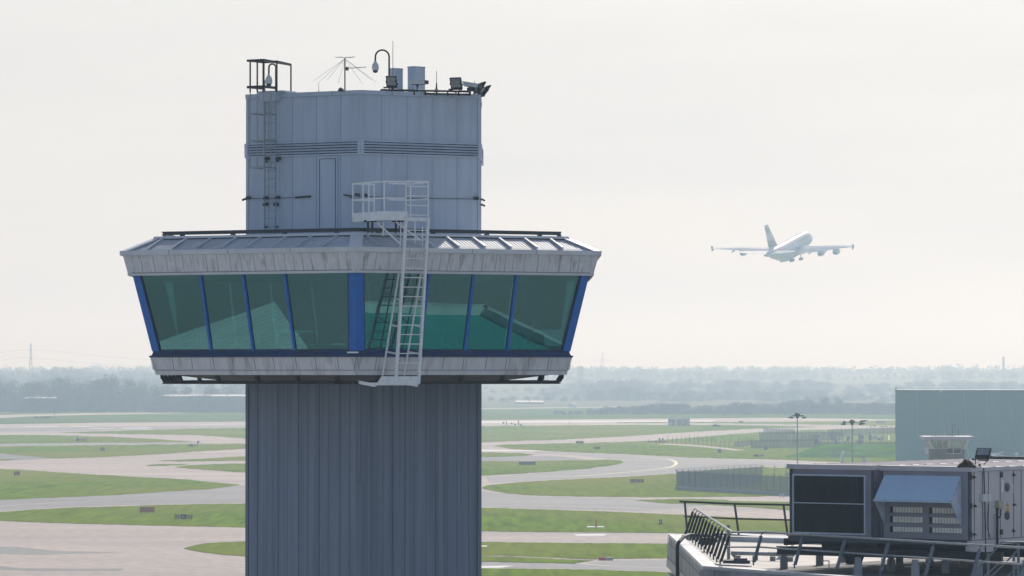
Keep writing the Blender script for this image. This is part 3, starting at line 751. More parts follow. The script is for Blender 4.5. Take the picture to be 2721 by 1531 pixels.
mb.build('toe_board', m_white, gantry)
mb = MB()
for s, t in ((0, 0), (0, 0.72 * 1.45), (0, D2), (s1, 0), (s1 * 0.5, D2), (s1, D2), (s2, 0), (s2, D2 * 0.55), (s1 * .45, D2 * .98)):
    mb.bar(kp(s, t, zfl + 0.05), kp(s, t, ztr), 0.045, 0.045)
mb.build('handrail_post', m_white, gantry)
mb = MB()
for z in (zmr, ztr - 0.02):
    for a, b in (((0, 0), (0, D2)), ((0, 0), (s1, 0)), ((0, D2), (s1, D2)), ((s2, 0), (s2, D2 * .55)), ((s2, D2 * .55), (s1, D2 * .55))):
        mb.bar(kp(*a, z), kp(*b, z), 0.038, 0.045)
mb.bar(kp(s1, 0, ztr), kp(s2, 0, ztr), 0.04, 0.05)
mb.build('handrail', m_white, gantry)
mb = MB(); z = zfl + 0.18
while z < ztr - 0.1: mb.bar(kp(s1, 0, z), kp(s2, 0, z), 0.03, 0.03); z += 0.305
mb.build('gate_rungs', m_white, gantry)
# ladder below: stringers lean in towards the window line
Lb0, Rb0 = pl(1051.5, 1022), pl(1112, 1022); Lt0, Rt0 = pl(1085, 580), pl(1138, 575)
lean = 0.0
def depth_pt(x, y, inward): return HP(x, y, o_out + ni * inward, fe.n0)
Lt, Rt = kp(s1, 0, zfl + 0.1), kp(s2, 0, zfl + 0.1)
Lb, Rb = depth_pt(1051.5, 1020, 0.30), depth_pt(1112, 1020, 0.30)
mb = MB()
mb.bar(Lt, Lb, 0.07, 0.11, up=fe.n0); mb.bar(Rt, Rb, 0.07, 0.11, up=fe.n0); mb.build('ladder_stringer', m_white, gantry)
mb = MB(); n = 17 + 2
zl = Lt.z
k = 0
while True:
    z = Lt.z - 0.1 - k * 0.302
    if z < Lb.z + 0.4: break
    tt = (Lt.z - z) / (Lt.z - Lb.z); mb.tube(Lt.lerp(Lb, tt), Rt.lerp(Rb, tt), 0.017, n=6); k += 1
mb.build('ladder_rung', m_white, gantry)
# rear truss following the slanting glass
Lr0, Lr1 = depth_pt(1060, 725, 0.45), depth_pt(1016.5, 998, 1.15)
Rr0, Rr1 = depth_pt(1123, 700, 0.45), depth_pt(1074, 998, 1.15)
mb = MB()
mb.bar(Lr0, Lr1, 0.035, 0.05); mb.bar(Rr0, Rr1, 0.035, 0.05); mb.bar(Lt.lerp(Lb, .08) + ni * .3, Lr0, 0.035, 0.05); mb.bar(Rt.lerp(Rb, .05) + ni * .35, Rr0, 0.035, 0.05)
def at_z(a, b, z): return a.lerp(b, (z - a.z) / (b.z - a.z))
for y in (794, 864, 935):
    z = P(1060, y, TY - 7).z
    for r0, r1, m0, m1 in ((Lr0, Lr1, Lt, Lb), (Rr0, Rr1, Rt, Rb)): mb.bar(at_z(r0, r1, z), at_z(m0, m1, z - 0.07), 0.03, 0.045)
# struts up to the deck
for x0_, y0_, t0, x1_, y1_ in ((1002, 592, 1.0, 1066, 650), (1052, 590, 0.3, 1120, 640)):
    mb.bar(depth_pt(x0_, y0_, t0), depth_pt(x1_, y1_, 0.12), 0.035, 0.05)
mb.bar(kp(0.45, 0.9, zfl), kp(0.45, 0.9, RK1[1] - .1), 0.05, 0.05); mb.bar(kp(s2 - .1, 0.7, zfl + .1), kp(s2 - .1, .7, GT1[1]), 0.05, 0.05); mb.bar(kp(s1 + .4, 1.1, zfl + .1), kp(s1 + .4, 1.1, GT1[1] + .1), 0.04, 0.04)
mb.bar(kp(s1, .05, zfl + .05), kp(s2, .05, zfl + .05), 0.05, 0.12)
mb.build('bracing', m_white, gantry)
mb = MB()
q0, q1_ = depth_pt(1000, 1024, 0.35), depth_pt(1112, 1024, 0.30)
z1 = P(1060, 1000, TY - 8).z
b0 = depth_pt(1016, 1000, 0.33)
mb.hexa([q0, q1_, q1_ + ni * .06, q0 + ni * .06, b0, V(q1_.x, q1_.y, z1), V(q1_.x, q1_.y, z1) + ni * .06, b0 + ni * .06])
mb.bar(depth_pt(985, 1021, .5), depth_pt(1003, 1021, .4), .12, .1)
mb.bar(q0 + ni * 0.1, q0 + ni * 1.2 + Zu * 0.1, 0.08, 0.1); mb.bar(q1_ + ni * 0.1, q1_ + ni * 1.2 + Zu * 0.1, 0.08, 0.1)
mb.build('bottom_plate', m_white, gantry)
for x in (982, 1056):      # trolley feet on the roof monorail
    mb = MB()
    q = depth_pt(x, 602, 1.25)
    for dx in (-.05, .09): mb.bar(q + V(dx, 0, .18), q + V(dx, 0, -.20), 0.07, 0.09)
    mb.box(q + V(.02, 0, .17), (.4, .3, .05)); mb.build('trolley', m_black, gantry)
# ================================================================ AIRLINER
m_plane = M('airliner_white', (0.34, 0.40, 0.48), 0.28, var=0.04, scale=0.1)
m_wing = M('wing_grey', (0.32, 0.36, 0.42), 0.35, var=0.05, scale=0.2)
m_red = M('livery_red', (0.50, 0.06, 0.07), 0.4); m_grn = M('livery_green', (0.03, 0.22, 0.12), 0.4); m_blk = M('livery_black', (0.03, 0.03, 0.035), 0.4)
m_gold = M('livery_gold', (0.30, 0.26, 0.20), 0.4); m_tyre = M('tyre_rubber', (0.03, 0.03, 0.03), 0.8)
def oval(x, hw, zc, hh, n=28): return [V(x, hw * math.sin(2 * math.pi * i / n), zc + hh * math.cos(2 * math.pi * i / n)) for i in range(n)]
FUS = [(36.4, .15, -1.7, .2), (36.0, 1.0, -1.5, 1.1), (35.0, 1.8, -1.1, 1.95), (33.0, 2.6, -.6, 2.85), (30, 3.2, -.2, 3.7), (26, 3.5, 0, 4.1), (20, 3.57, 0, 4.2), (0, 3.57, 0, 4.2),
       (-12, 3.57, 0, 4.2), (-18, 3.45, .35, 3.9), (-24, 2.9, 1.0, 3.2), (-29, 2.1, 1.75, 2.35), (-33, 1.3, 2.3, 1.55), (-35.6, .7, 2.7, .85), (-36.4, .25, 2.85, .35)]
air = thing('airliner', 'white four engined double deck airliner climbing away with its wheels down', 'airliner', P(2096, 658, 2180), rz=0.0)
air.rotation_euler = (0, R(-11.3), R(67.8)); ORG[air.name] = V(0, 0, 0)
MB().loft([oval(*a) for a in FUS]).build('fuselage', m_plane, air, smooth=True)
MB().lathe(V(-14, 0, -3.2), [(0.5, 0), (2.6, 3), (3.2, 8), (3.2, 26), (2.4, 32), (0.5, 36)], n=20, ax=V(1, 0, 0)).build('belly_fairing', m_plane, air, smooth=True)
def sect(y, xle, ch, z, th, s, droop=0.0):
    pr = [(0, 0), (-.08, .45), (-.3, .6), (-.6, .4), (-1, .02), (-1, -.02), (-.6, -.3), (-.3, -.4), (-.08, -.3)]
    return [V(xle + a * ch, s * y, z + b * th - (droop if a <= -.99 else (droop * .25 if a <= -.59 else 0))) for a, b in pr]
for s in (-1, 1):
    w = MB().loft([sect(2.4, 17, 18, -2.6, 2.3, s, .8), sect(14.5, 8.4, 11.2, -1.1, 1.4, s, 1.0), sect(26, .9, 7.2, .5, .85, s, .7), sect(38.6, -8.2, 4.0, 1.9, .35, s)]).build('wing', m_wing, air, smooth=False)
    MB().hexa([V(-8.8, s*38.6, .7), V(-12.2, s*38.6, .5), V(-12.2, s*38.7, .5), V(-8.8, s*38.7, .7), V(-9.9, s*38.9, 3.1), V(-12.4, s*38.9, 3.4), V(-12.4, s*39.0, 3.4), V(-9.9, s*39.0, 3.1)]).build('wingtip_fence', m_dkgrey, w)
    for y, xt, z in ((7.5, 1.6, -2.5), (12.0, -1.9, -2.0), (17.8, -4.2, -1.1), (22.0, -5.6, -.5), (28.5, -8.0, .3)):
        MB().lathe(V(xt + 4.2, s * y, z - .1), [(.1, 0), (.42, -1.2), (.5, -3.0), (.35, -5.0), (.08, -6.6)], n=8, ax=V(1, 0, .16)).build('flap_fairing', m_wing, w, smooth=True)
    for y, xl, z in ((14.9, 10.6, -4.5), (25.7, 3.4, -2.6)):
        e = MB().lathe(V(xl, s * y, z), [(1.25, 0), (1.62, -.5), (1.72, -2.0), (1.6, -3.8), (1.2, -5.2)], n=20, ax=V(1, 0, 0)).build('engine', m_plane, air, smooth=True)
        MB().lathe(V(xl, s * y, z), [(.8, -5.1), (.62, -6.2), (.15, -7.2)], n=14, ax=V(1, 0, 0)).build('exhaust_cone', m_dkgrey, e, smooth=True)
        MB().hexa([V(xl - 1.5, s*y - .2, z + 1.5), V(xl - 7.5, s*y - .2, z + 1.2), V(xl - 7.5, s*y + .2, z + 1.2), V(xl - 1.5, s*y + .2, z + 1.5), V(xl - 3, s*y - .2, z + 2.3), V(xl - 8, s*y - .2, z + 2.5), V(xl - 8, s*y + .2, z + 2.5), V(xl - 3, s*y + .2, z + 2.3)]).build('pylon', m_plane, e)
    MB().loft([sect(1.2, -24.2, 10.5, 2.2, .9, s), sect(15.2, -33.4, 4.2, 3.9, .3, s)]).build('tailplane', m_wing, air)
def fsec(z, xle, ch, th): return [V(xle - a * ch, b * th, z) for a, b in ((0, 0), (.15, .5), (.45, .6), (1, .03), (1, -.03), (.45, -.6), (.15, -.5))]
ZB, ZT = 3.6, 17.8
def fin_x(f): z = ZB + (ZT - ZB) * f; return z, -17.5 - 14.2 * f, 14.5 - 9.0 * f, .75 - .45 * f
fin = MB().loft([fsec(*fin_x(0)), fsec(*fin_x(1))]).build('fin', m_plane, air)
def band(f0a, f1a, f0b, f1b, c0, c1, mat, name):   # band across the fin: heights at fraction c0 and c1 of the chord
    for s in (-1, 1):
        mb = MB(); n = 6; vs = []
        for i in range(n + 1):
            t = i / n; c = c0 + (c1 - c0) * t; wv = .03 * math.sin(t * 6)
            for f in (f0a + (f0b - f0a) * t + wv, f1a + (f1b - f1a) * t + wv):
                z, xl, ch, th = fin_x(f); hump = (.5 * c / .15 if c < .15 else (.5 + .1 * (c - .15) / .3 if c < .45 else .6 - .57 * (c - .45) / .55))
                vs.append(V(xl - c * ch, s * (hump * th + .06), z))
        mb.add(vs, [(2*i, 2*i+2, 2*i+3, 2*i+1) for i in range(n)]); mb.build(name, mat, fin, fixn=False)
band(.02, .68, .18, .36, .0, .22, m_red, 'red_band'); band(.60, .80, .76, .95, .18, 1., m_grn, 'green_band'); band(.05, .26, .16, .46, .20, 1., m_blk, 'black_band')
mb = MB(); vs = []       # red band running on down the rear fuselage
for s in (-1, 1):
    vs = []
    for i in range(7):
        t = i / 6; th = R(78 - 75 * t); x0 = -19.5 - 1.5 * t
        for dx in (0, -4.2):
            x = x0 + dx; k = max(0, min(1, (-18 - x) / 6)); hw, zc, hh = 3.5 + (2.9 - 3.45) * k, .35 + .65 * k, 3.93 - .7 * k
            vs.append(V(x, s * (hw * math.cos(th) + .05), zc + hh * math.sin(th) + .05))
    mb.add(vs, [(2*i, 2*i+2, 2*i+3, 2*i+1) for i in range(6)])
mb.build('fuselage_band', m_red, air, fixn=False)
def text_mesh(txt, size, ext=0.0, align='CENTER'):
    cu = bpy.data.curves.new('lettering', 'FONT'); cu.body = txt; cu.size = size; cu.extrude = ext; cu.align_x = align; cu.align_y = 'CENTER'; cu.resolution_u = 2
    ob = bpy.data.objects.new('lettering', cu); COL.objects.link(ob); bpy.context.view_layer.update()
    dg = bpy.context.evaluated_depsgraph_get(); me = bpy.data.meshes.new_from_object(ob.evaluated_get(dg)); bpy.data.objects.remove(ob); bpy.data.curves.remove(cu)
    return me
me = text_mesh('Emirates', 5.2)
bm = bmesh.new(); bm.from_mesh(me); bmesh.ops.subdivide_edges(bm, edges=[e for e in bm.edges if e.calc_length() > 1.2], cuts=3)
for v in bm.verts:
    th = (v.co.y + 2.0) / 4.0; v.co = V(v.co.x + 15.5, -(3.57 * math.cos(th) + .05), 4.2 * math.sin(th))
bm.to_mesh(me); bm.free(); me.materials.clear(); me.materials.append(m_gold)
o = bpy.data.objects.new('airline_name', me); COL.objects.link(o); o.parent = air
mb = MB()
for zz in (-.4, 1.9):
    for i in range(44):
        x = 28 - i * 1.15
        if abs(x - 8) < 1: continue
        y = -(3.57 * math.sqrt(max(0, 1 - (zz / 4.2) ** 2)) + .03); mb.box((x, y, zz), (.32, .04, .45))
mb.build('window_row', m_screen, air)
def bogie(x, y, z, n, sy):
    g = MB().tube(V(x, y, z + 2.6), V(x, y, z), .28, n=8).tube(V(x, y, z + 2.4), V(x + 1.4, y, z + 3.4), .14, n=6)
    lg = g.build('landing_gear', m_galv, air)
    w = MB()
    for i in range(n):
        for s in (-1, 1):
            c = V(x + (i - (n - 1) / 2) * 1.75, y + s * .45, z); w.lathe(c - V(0, s * .25, 0), [(.62, 0), (.7, .1), (.7, .4), (.62, .5)], n=14, ax=V(0, s, 0))
    w.build('wheels', m_tyre, lg)
bogie(29, 0, -5.6, 1, 0); bogie(.5, 6.2, -6.2, 2, 0); bogie(.5, -6.2, -6.2, 2, 0); bogie(-3.8, 2.6, -6.2, 3, 0); bogie(-3.8, -2.6, -6.2, 3, 0)

# ================================================================ TERMINAL ROOF ON THE RIGHT
ZK = 21.2
def L3(x, y, z=ZK): return G(x, y, z)
m_deck = M('roof_membrane', (0.52, 0.48, 0.43), 0.7, var=0.10, scale=0.8, bump=0.1, col2=(0.24, 0.22, 0.20), c2lo=0.5, c2hi=0.75, c2scale=0.5)
m_cap = M('parapet_cap_metal', (0.62, 0.63, 0.64), 0.4, var=0.08, scale=0.8, col2=(0.42, 0.42, 0.41), c2lo=.5, c2hi=.8)
m_panel = M('warm_wall_panel', (0.47, 0.46, 0.42), 0.6, var=0.08, scale=1.0, stretch=(1, 1, .3))
m_cool = M('cool_wall_panel', (0.30, 0.31, 0.35), 0.55, var=0.15, scale=0.8, stretch=(1.5, 1.5, .25), col2=(0.13, 0.14, 0.17), c2lo=.52, c2hi=.7)
pA, pC, pB, pE = L3(1777.2, 1418.5), L3(1810.8, 1447.5), L3(1868.9, 1504.3), L3(2193, 1528.3)
dBE = (pE - pB).normalized(); pE2 = pB + dBE * 18.0
pAr = L3(2097, 1429.5); dAr = (pAr - pA).normalized(); pD = pA + dAr * 26.0
poly = [pA, pC, pB, pE2, pD]
bld = thing('terminal_building', 'flat roofed terminal building with pale metal parapet, its roof crowded with plant', 'building', V((pA.x + pE2.x) / 2, (pA.y + pE2.y) / 2, 0))
def off_poly(pts, d):
    n = len(pts); out = []
    cen = sum(pts, V(0, 0, 0)) / n
    for i in range(n):
        p0, p1, p2 = pts[i-1], pts[i], pts[(i+1) % n]
        def nrm(a, b):
            t = (b - a); m = V(t.y, -t.x, 0).normalized()
            if m.dot(a - cen) < 0: m = -m
            return m
        n1, n2 = nrm(p0, p1), nrm(p1, p2); b = (n1 + n2).normalized(); out.append(p1 + b * d / max(.3, b.dot(n1)))
    return out
inn = off_poly(poly, -0.46); inn2 = off_poly(poly, -0.05)
def at(z, pts): return [V(p.x, p.y, z) for p in pts]
MB().prism([(p.x, p.y) for p in off_poly(poly, -0.5)], 20.6, 21.0).build('roof_deck', m_deck, bld)
MB().loft([at(ZK - .35, inn), at(ZK - .02, inn), at(ZK, inn), at(ZK + .004, off_poly(poly, .03)), at(ZK - .10, off_poly(poly, .03)), at(ZK - .10, poly)], cap=False).build('parapet_cap', m_cap, bld)
# side fascia: three tiers, leaning out slightly, with panel joints
MB().loft([at(ZK - 1.35, off_poly(poly, .10)), at(ZK - .10, off_poly(poly, -.0))], cap=False).build('fascia', m_panel, bld)
MB().loft([at(0, off_poly(poly, -.10)), at(ZK - 1.2, off_poly(poly, -.10))], cap=False).build('lower_wall', m_panel, bld)
mb = MB(); mp_ = MB()
def wall_seams(a, b, step, z0, z1, out, w=.01):
    d = (b - a); Ln = d.length; d.normalize(); nn = V(d.y, -d.x, 0)
    if nn.dot(a - bld.location) < 0: nn = -nn
    x = step * .5
    while x < Ln: q = a + d * x + nn * out; mb.bar(V(q.x, q.y, z0), V(q.x, q.y, z1), w * 2, .012, up=nn); x += step
wall_seams(pA, pC, 1.15, ZK - 1.3, ZK - .1, .075, .012); wall_seams(pC, pB, 1.15, ZK - 1.3, ZK - .1, .075, .012)
for zz in (ZK - .38, ZK - .95):
    for a, b in ((pA, pC), (pC, pB)):
        nn = V(-1, 0, 0); k = .01 + .10 * (ZK - .1 - zz) / 1.25
        for i in range(60):
            t0, t1 = i / 60, (i + .55) / 60; mb.bar(a.lerp(b, t0) + nn * k + Zu * (zz - ZK), a.lerp(b, t1) + nn * k + Zu * (zz - ZK), .012, .02, up=Zu)
mb.build('fascia_joint', m_seam, bld)['kind'] = 'stuff'
mb = MB()      # louvres low on the side wall
for i in range(40):
    a, b = pA, pB; k = V(-.02, 0, 0)
    z = ZK - 1.6 - i * .17; mb.bar(V(a.x - .02, a.y - 1, z), V(b.x - .02, b.y + .6, z), .16, .05)
mb.build('wall_louvre', m_cap, bld)
nf = V(dBE.y, -dBE.x, 0); nf = nf if nf.y < 0 else -nf
mb = MB(); mb.obb((pB + pE2) / 2 + Zu * (-1.6) + nf * .12, dBE * ((pE2 - pB).length / 2), nf * .03, Zu * 1.48); mb.build('front_panel', m_cool, bld)
mb = MB()
for i in range(12): q = pB + dBE * (.9 + i * 1.45) + nf * .16; mb.bar(V(q.x, q.y, ZK - 3), V(q.x, q.y, ZK - .14), .05 if i % 2 else .09, .03, up=nf)
mb.build('front_panel_joint', m_cool, bld)

# ---- leaning railing round the edge
rail = thing('roof_railing', 'dark leaning railing round the near edges of the terminal roof', 'railing', pB)
def rail_run(px_pairs, off_in=0.32):
    tops = []
    for (bx, by), (tx, ty) in px_pairs: tops.append((bx, by, tx, ty))
    return tops
hgt = 1.08
def lean_post(b, inward, name='post'):
    t = b + inward * .33 + Zu * hgt
    mb = MB(); side = inward.cross(Zu).normalized()
    p0 = b + inward * .02 + Zu * .14
    d = (t - p0)
    mb.obb((p0 + t) / 2 - Zu * .04, side * .035, d * .48, d.cross(side).normalized() * .048)
    mb.tube(b, b + Zu * .2, .03, n=6); mb.bar(b + Zu * .13 - side * .07, b + Zu * .13 + side * .07, .05, .03)
    mb.path([t - d.normalized() * .06, t + inward * .05 + Zu * .03, t + inward * .10 + Zu * .06], .018, n=6)
    mb.build(name, m_black if inward.x > .9 else m_pblue, rail)
    return t + inward * .10 + Zu * .07
inL = V(1, 0, 0)     # side edge: posts lean in to +x
nin = -nf
side0 = L3(1786, 1421); tops = []
pcs = L3(1842, 1412)
NL = 13
aL = pA + V(.55, -3.0, 0); bL = pB + V(.62, .7, 0)
for i in range(NL):
    tops.append(lean_post(aL.lerp(bL, i / (NL - 1)), inL))
mb = MB(); mb.path([tops[0], tops[-1]], .038, n=8)
fr0 = pB + nin * .42 + dBE * .35
ft = []
for i in range(7):
    b = L3(2002.2, 1502.5) + dBE * (2.52 * i); ft.append(lean_post(b, nin))
corner = tops[-1]
mb.path([corner, ft[0], ft[-1]], .038, n=8); mb.build('top_rail', m_galv, rail)
mb = MB(); dz = Zu * -.52
mb.path([tops[0] + dz - inL * .14, tops[-1] + dz - inL * .14], .025, n=8); mb.path([tops[-1] + dz - inL * .14, ft[0] + dz - nin * .14, ft[-1] + dz - nin * .14], .03, n=8)
mb.build('mid_rail', m_galv, rail)
# corner post
q = G(1936, 1486.5, 21.0); MB().tube(q, q + Zu * 1.25, .062, n=12).lathe(q + Zu * 1.22, [(.075, 0), (.075, .04), (.04, .07)], n=12).build('corner_post', m_galv, rail)
# back railing
brail = thing('roof_edge_railing', 'dark railing along the far edge of the terminal roof', 'railing', pA)
mb = MB(); b0, b1 = G(1821, 1417, ZK), G(2100, 1424.5, ZK)
bt = []
for i in range(3):
    b = G((1826, 1963, 2093)[i], (1415.5, 1421, 1424)[i], ZK); t = b + Zu * 1.28 - V((.0, .17, .17)[i], 0, 0) 
    if i == 0: t = b + Zu * 1.3 - V(.1, 0, 0)
    bt.append(t); MB().bar(b, t, .09, .05).box(b + Zu * .1, (.18, .1, .04)).build('post', m_dkgrey, brail)
l = bt[0] + (bt[0] - bt[1]).normalized() * .3; r = bt[-1] + (bt[-1] - bt[-2]).normalized() * 6
MB().path([l, bt[0], bt[1], bt[2], r], .045, n=8).build('top_rail', m_black, brail)
MB().path([q2_ - Zu * .62 for q2_ in (bt[0], bt[1], bt[2], r)], .035, n=8).build('mid_rail', m_black, brail)

# ---- air handling units on a steel frame
UA = V(.8, -.6, 0); UB = V(.6, .8, 0)
UO = G(2097, 1235.2, 24.7)
zTop = 24.7; zBot = HP(2100, 1422, UO, UB).z
def sx_(x, y=1300): return (HP(x, y, UO, UB) - UO).dot(UA)
def fz(x, y): return HP(x, y, UO, UB).z
def u(s, t, z): return V(UO.x, UO.y, 0) + UA * s + UB * t + Zu * z
def ubox(mb, s0, s1, t0, t1, z0, z1): return mb.hexa([u(s0, t0, z0), u(s1, t0, z0), u(s1, t1, z0), u(s0, t1, z0), u(s0, t0, z1), u(s1, t0, z1), u(s1, t1, z1), u(s0, t1, z1)])
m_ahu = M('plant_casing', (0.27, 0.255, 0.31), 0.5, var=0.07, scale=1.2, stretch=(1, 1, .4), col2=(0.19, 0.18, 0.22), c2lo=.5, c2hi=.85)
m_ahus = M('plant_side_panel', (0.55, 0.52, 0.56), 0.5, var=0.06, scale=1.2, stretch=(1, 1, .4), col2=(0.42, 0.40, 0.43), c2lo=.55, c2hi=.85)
m_coil = M('coil_fins', (0.012, 0.016, 0.022), 0.5, var=0.4, scale=3, stretch=(1, 1, .2))
m_hood = M('hood_blue_grey', (0.46, 0.60, 0.78), 0.4, var=0.05, scale=1.2)
m_filt = M('filter_fabric', (0.85, 0.83, 0.74), 0.9, var=0.12, scale=5)
sL1 = sx_(2319.6); sR0, sR1 = sx_(2343, 1300), sx_(2577, 1300)
DT = 12.0
ahu1 = thing('air_handling_unit', 'plum grey plant unit with a big dark finned coil in its front', 'air handling unit', u(sL1 / 2, DT / 2, zBot), 'plant units on the terminal roof')
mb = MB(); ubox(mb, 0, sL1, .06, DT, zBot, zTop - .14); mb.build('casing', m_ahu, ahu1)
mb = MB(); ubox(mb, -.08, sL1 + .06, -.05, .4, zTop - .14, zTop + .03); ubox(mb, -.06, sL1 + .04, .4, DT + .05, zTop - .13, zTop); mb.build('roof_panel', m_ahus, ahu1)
c0, c1 = sx_(2110, 1300), sx_(2297, 1300); cz0, cz1 = fz(2110, 1413), fz(2110, 1263.5)
mb = MB(); ubox(mb, c0, c1, .0, .05, cz0, cz1); mb.build('coil_recess', m_coil, ahu1)
mb = MB(); s = c0 + .02
while s < c1 - .02: ubox(mb, s, s + .018, -.025, .0, cz0 + .03, cz1 - .02); s += .055
mb.build('coil_fins', m_coil, ahu1)
mb = MB(); e = .05; fr = -.04
ubox(mb, c0 - e, c0, fr, .06, cz0 - e, cz1 + e); ubox(mb, c1, c1 + e, fr, .06, cz0 - e, cz1 + e); ubox(mb, c0, c1, fr, .06, cz1, cz1 + e); ubox(mb, c0, c1, fr, .06, cz0 - e, cz0)
ubox(mb, c0, c1, fr - .01, -.026, (cz0 + cz1) / 2 + .02, (cz0 + cz1) / 2 + .05); mb.build('coil_frame', m_ral, ahu1)
mb = MB(); ubox(mb, .0, .1, .02, .059, zBot, zTop - .15); ubox(mb, sL1 - .09, sL1, .02, .059, zBot, zTop - .15); mb.build_each('corner_trim', m_dkgrey, ahu1)
mb = MB(); ubox(mb, sL1 + .005, sR0 - .005, .5, DT - .2, zBot, zTop - .10); gap = mb.build('link_section', m_ahu, ahu1)

ahu2 = thing('air_handling_unit', 'plum grey plant unit with a blue weather hood over pale filters and a panelled side', 'air handling unit', u((sR0 + sR1) / 2, DT / 2, zBot), 'plant units on the terminal roof')
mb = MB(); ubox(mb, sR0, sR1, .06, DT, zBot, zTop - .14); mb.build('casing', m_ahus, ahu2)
fx0, fx1 = sx_(2364, 1390), sx_(2556, 1390)
def fzz(y): return fz(2460, y)
mf = MB(); rows = [(1348, 1365), (1373.5, 1391.5), (1401, 1416.5)]
# face plate built round the six filter openings
cx = [(sx_(2364, 1390), sx_(2451.5, 1390)), (sx_(2468.5, 1390), sx_(2556, 1390))]
zs = [(fzz(b) , fzz(a)) for a, b in rows]
edges_s = [sR0, cx[0][0], cx[0][1], cx[1][0], cx[1][1], sR1]
ubox(mf, sR0, cx[0][0], 0, .058, zBot, zTop - .15); ubox(mf, cx[0][1], cx[1][0], 0, .058, zBot, zTop - .15); ubox(mf, cx[1][1], sR1, 0, .058, zBot, zTop - .15)
zz_ = [zBot] + [v for p in reversed(zs) for v in p] + [zTop - .15]
for a, b in cx:
    for i in range(0, len(zz_), 2): ubox(mf, a, b, .001, .057, zz_[i], zz_[i+1])
mf.build('front_plate', m_ahu, ahu2)
for a, b in cx:
    for z0, z1 in zs:
        mb = MB(); ubox(mb, a, b, .04, .0595, z0, z1); mb.build('filter_recess', m_black, ahu2)
        mb = MB(); n = 10; w = (b - a - .12) / n
        for i in range(n):
            s = a + .12 + i * w; ubox(mb, s + .012, s + w - .014, .012 , .04, z0 + .015, z1 - .008)
        mb.build('filter_bags', m_filt, ahu2)
mb = MB(); ubox(mb, sR0 - .06, sR1 + .06, -.05, .4, zTop - .14, zTop + .03); ubox(mb, sR0 - .04, sR1 + .05, .4, DT + .05, zTop - .13, zTop); mb.build('roof_panel', m_ahus, ahu2)
mb = MB(); ubox(mb, sR1 - .06, sR1 + .02, -.02, .10, zBot, zTop - .15); ubox(mb, sR0, sR0 + .06, -.02, .0, zBot, zTop - .15); mb.build_each('corner_trim', m_dkgrey, ahu2)
# weather hood
h0, h1 = sx_(2352, 1266), sx_(2554, 1268); hz1 = fz(2450, 1265); pj = .72
hz0 = HP(2420, 1331, UO - UB * pj, UB).z; hzb = fz(2556, 1401)
mb = MB(); tk = .02
mb.hexa([u(h0, -.03, hz1), u(h1, -.03, hz1), u(h1, -pj, hz0), u(h0, -pj, hz0), u(h0, -.03, hz1 + tk), u(h1, -.03, hz1 + tk), u(h1, -pj - .01, hz0 + tk), u(h0, -pj - .01, hz0 + tk)])
ubox(mb, h0 - .02, h1 + .02, -pj - .03, -pj + .0, hz0 - .045, hz0 + .03)
mb.build('weather_hood', m_hood, ahu2)
for s in (h0, h1):
    mb = MB(); w = .012
    a = [u(s - w, -.01, hz1 + .01), u(s - w, -pj, hz0), u(s - w, -.01, hzb)]; b = [u(s + w, -.01, hz1 + .01), u(s + w, -pj, hz0), u(s + w, -.01, hzb)]
    mb.add(a + b, [(0, 1, 2), (5, 4, 3), (0, 3, 4, 1), (1, 4, 5, 2), (2, 5, 3, 0)]); mb.build('hood_cheek', m_ral, ahu2)
mb = MB()
for i in range(8):
    s = h0 + .05 + (h1 - h0 - .1) * i / 7; mb.tube(u(s, -pj - .05, hz0 - .005), u(s, -pj - .02, hz0 - .005), .012, n=6)
for i in range(5):
    t = i / 4; mb.tube(u(h1 + .015, -.05 - (pj - .1) * t, hz1 + (hz0 - hz1) * t), u(h1 + .035, -.05 - (pj - .1) * t, hz1 + (hz0 - hz1) * t), .014, n=6)
mb.build('hood_bolt', m_black, ahu2)
# side of the unit: door leaves, hinges, latches, portholes
PS = u(sR1, 0, 0)
def sh(x, y, o=0.0): return HP(x, y, PS + UA * o, UA)
def st(x, y=1330): return (sh(x, y) - PS).dot(UB)
def sbox(mb, t0, t1, z0, z1, d, o=0.0): return mb.hexa([u(sR1 + o, t0, z0), u(sR1 + o + d, t0, z0), u(sR1 + o + d, t1, z0), u(sR1 + o, t1, z0), u(sR1 + o, t0, z1), u(sR1 + o + d, t0, z1), u(sR1 + o + d, t1, z1), u(sR1 + o, t1, z1)])
mb = MB()
ts = [st(x) for x in (2588.7, 2610.7, 2626.5, 2657.6, 2693.2, 2713.4)]; ts += [ts[-1] + .7 * i for i in range(1, 10)]
for t in ts: sbox(mb, t - .02, t + .02, zBot + .02, zTop - .15, .006)
mb.build('panel_joint', m_seam, ahu2)
for x, y in ((2578.5, 1268), (2660, 1262), (2578.5, 1344.5), (2578.5, 1420), (2660, 1414), (2660, 1340)):
    q = sh(x, y); t = (q - PS).dot(UB); mb = MB(); sbox(mb, t - .06, t + .06, q.z - .09, q.z + .09, .05); mb.build('hinge', m_black, ahu2)
for x, y in ((2586, 1268), (2691.5, 1262), (2588.5, 1344.5), (2693, 1341), (2587, 1420), (2691, 1410.5)):
    q = sh(x, y); mb = MB(); mb.tube(q, q + UA * .06, .045, n=8); mb.bar(q + UA * .05 - UB * .03, q + UA * .05 + UB * .12 - Zu * .03, .03, .03); mb.build('latch', m_black, ahu2)
for x, y in ((2675.6, 1295), (2675.6, 1370)):
    q = sh(x, y); MB().lathe(q, [(.15, 0), (.15, .03), (.11, .035)], n=18, ax=UA).build('porthole_rim', m_dkgrey, ahu2); MB().lathe(q + UA * .03, [(.11, 0), (.10, .01)], n=16, ax=UA).build('porthole', m_screen, ahu2)
mb = MB()
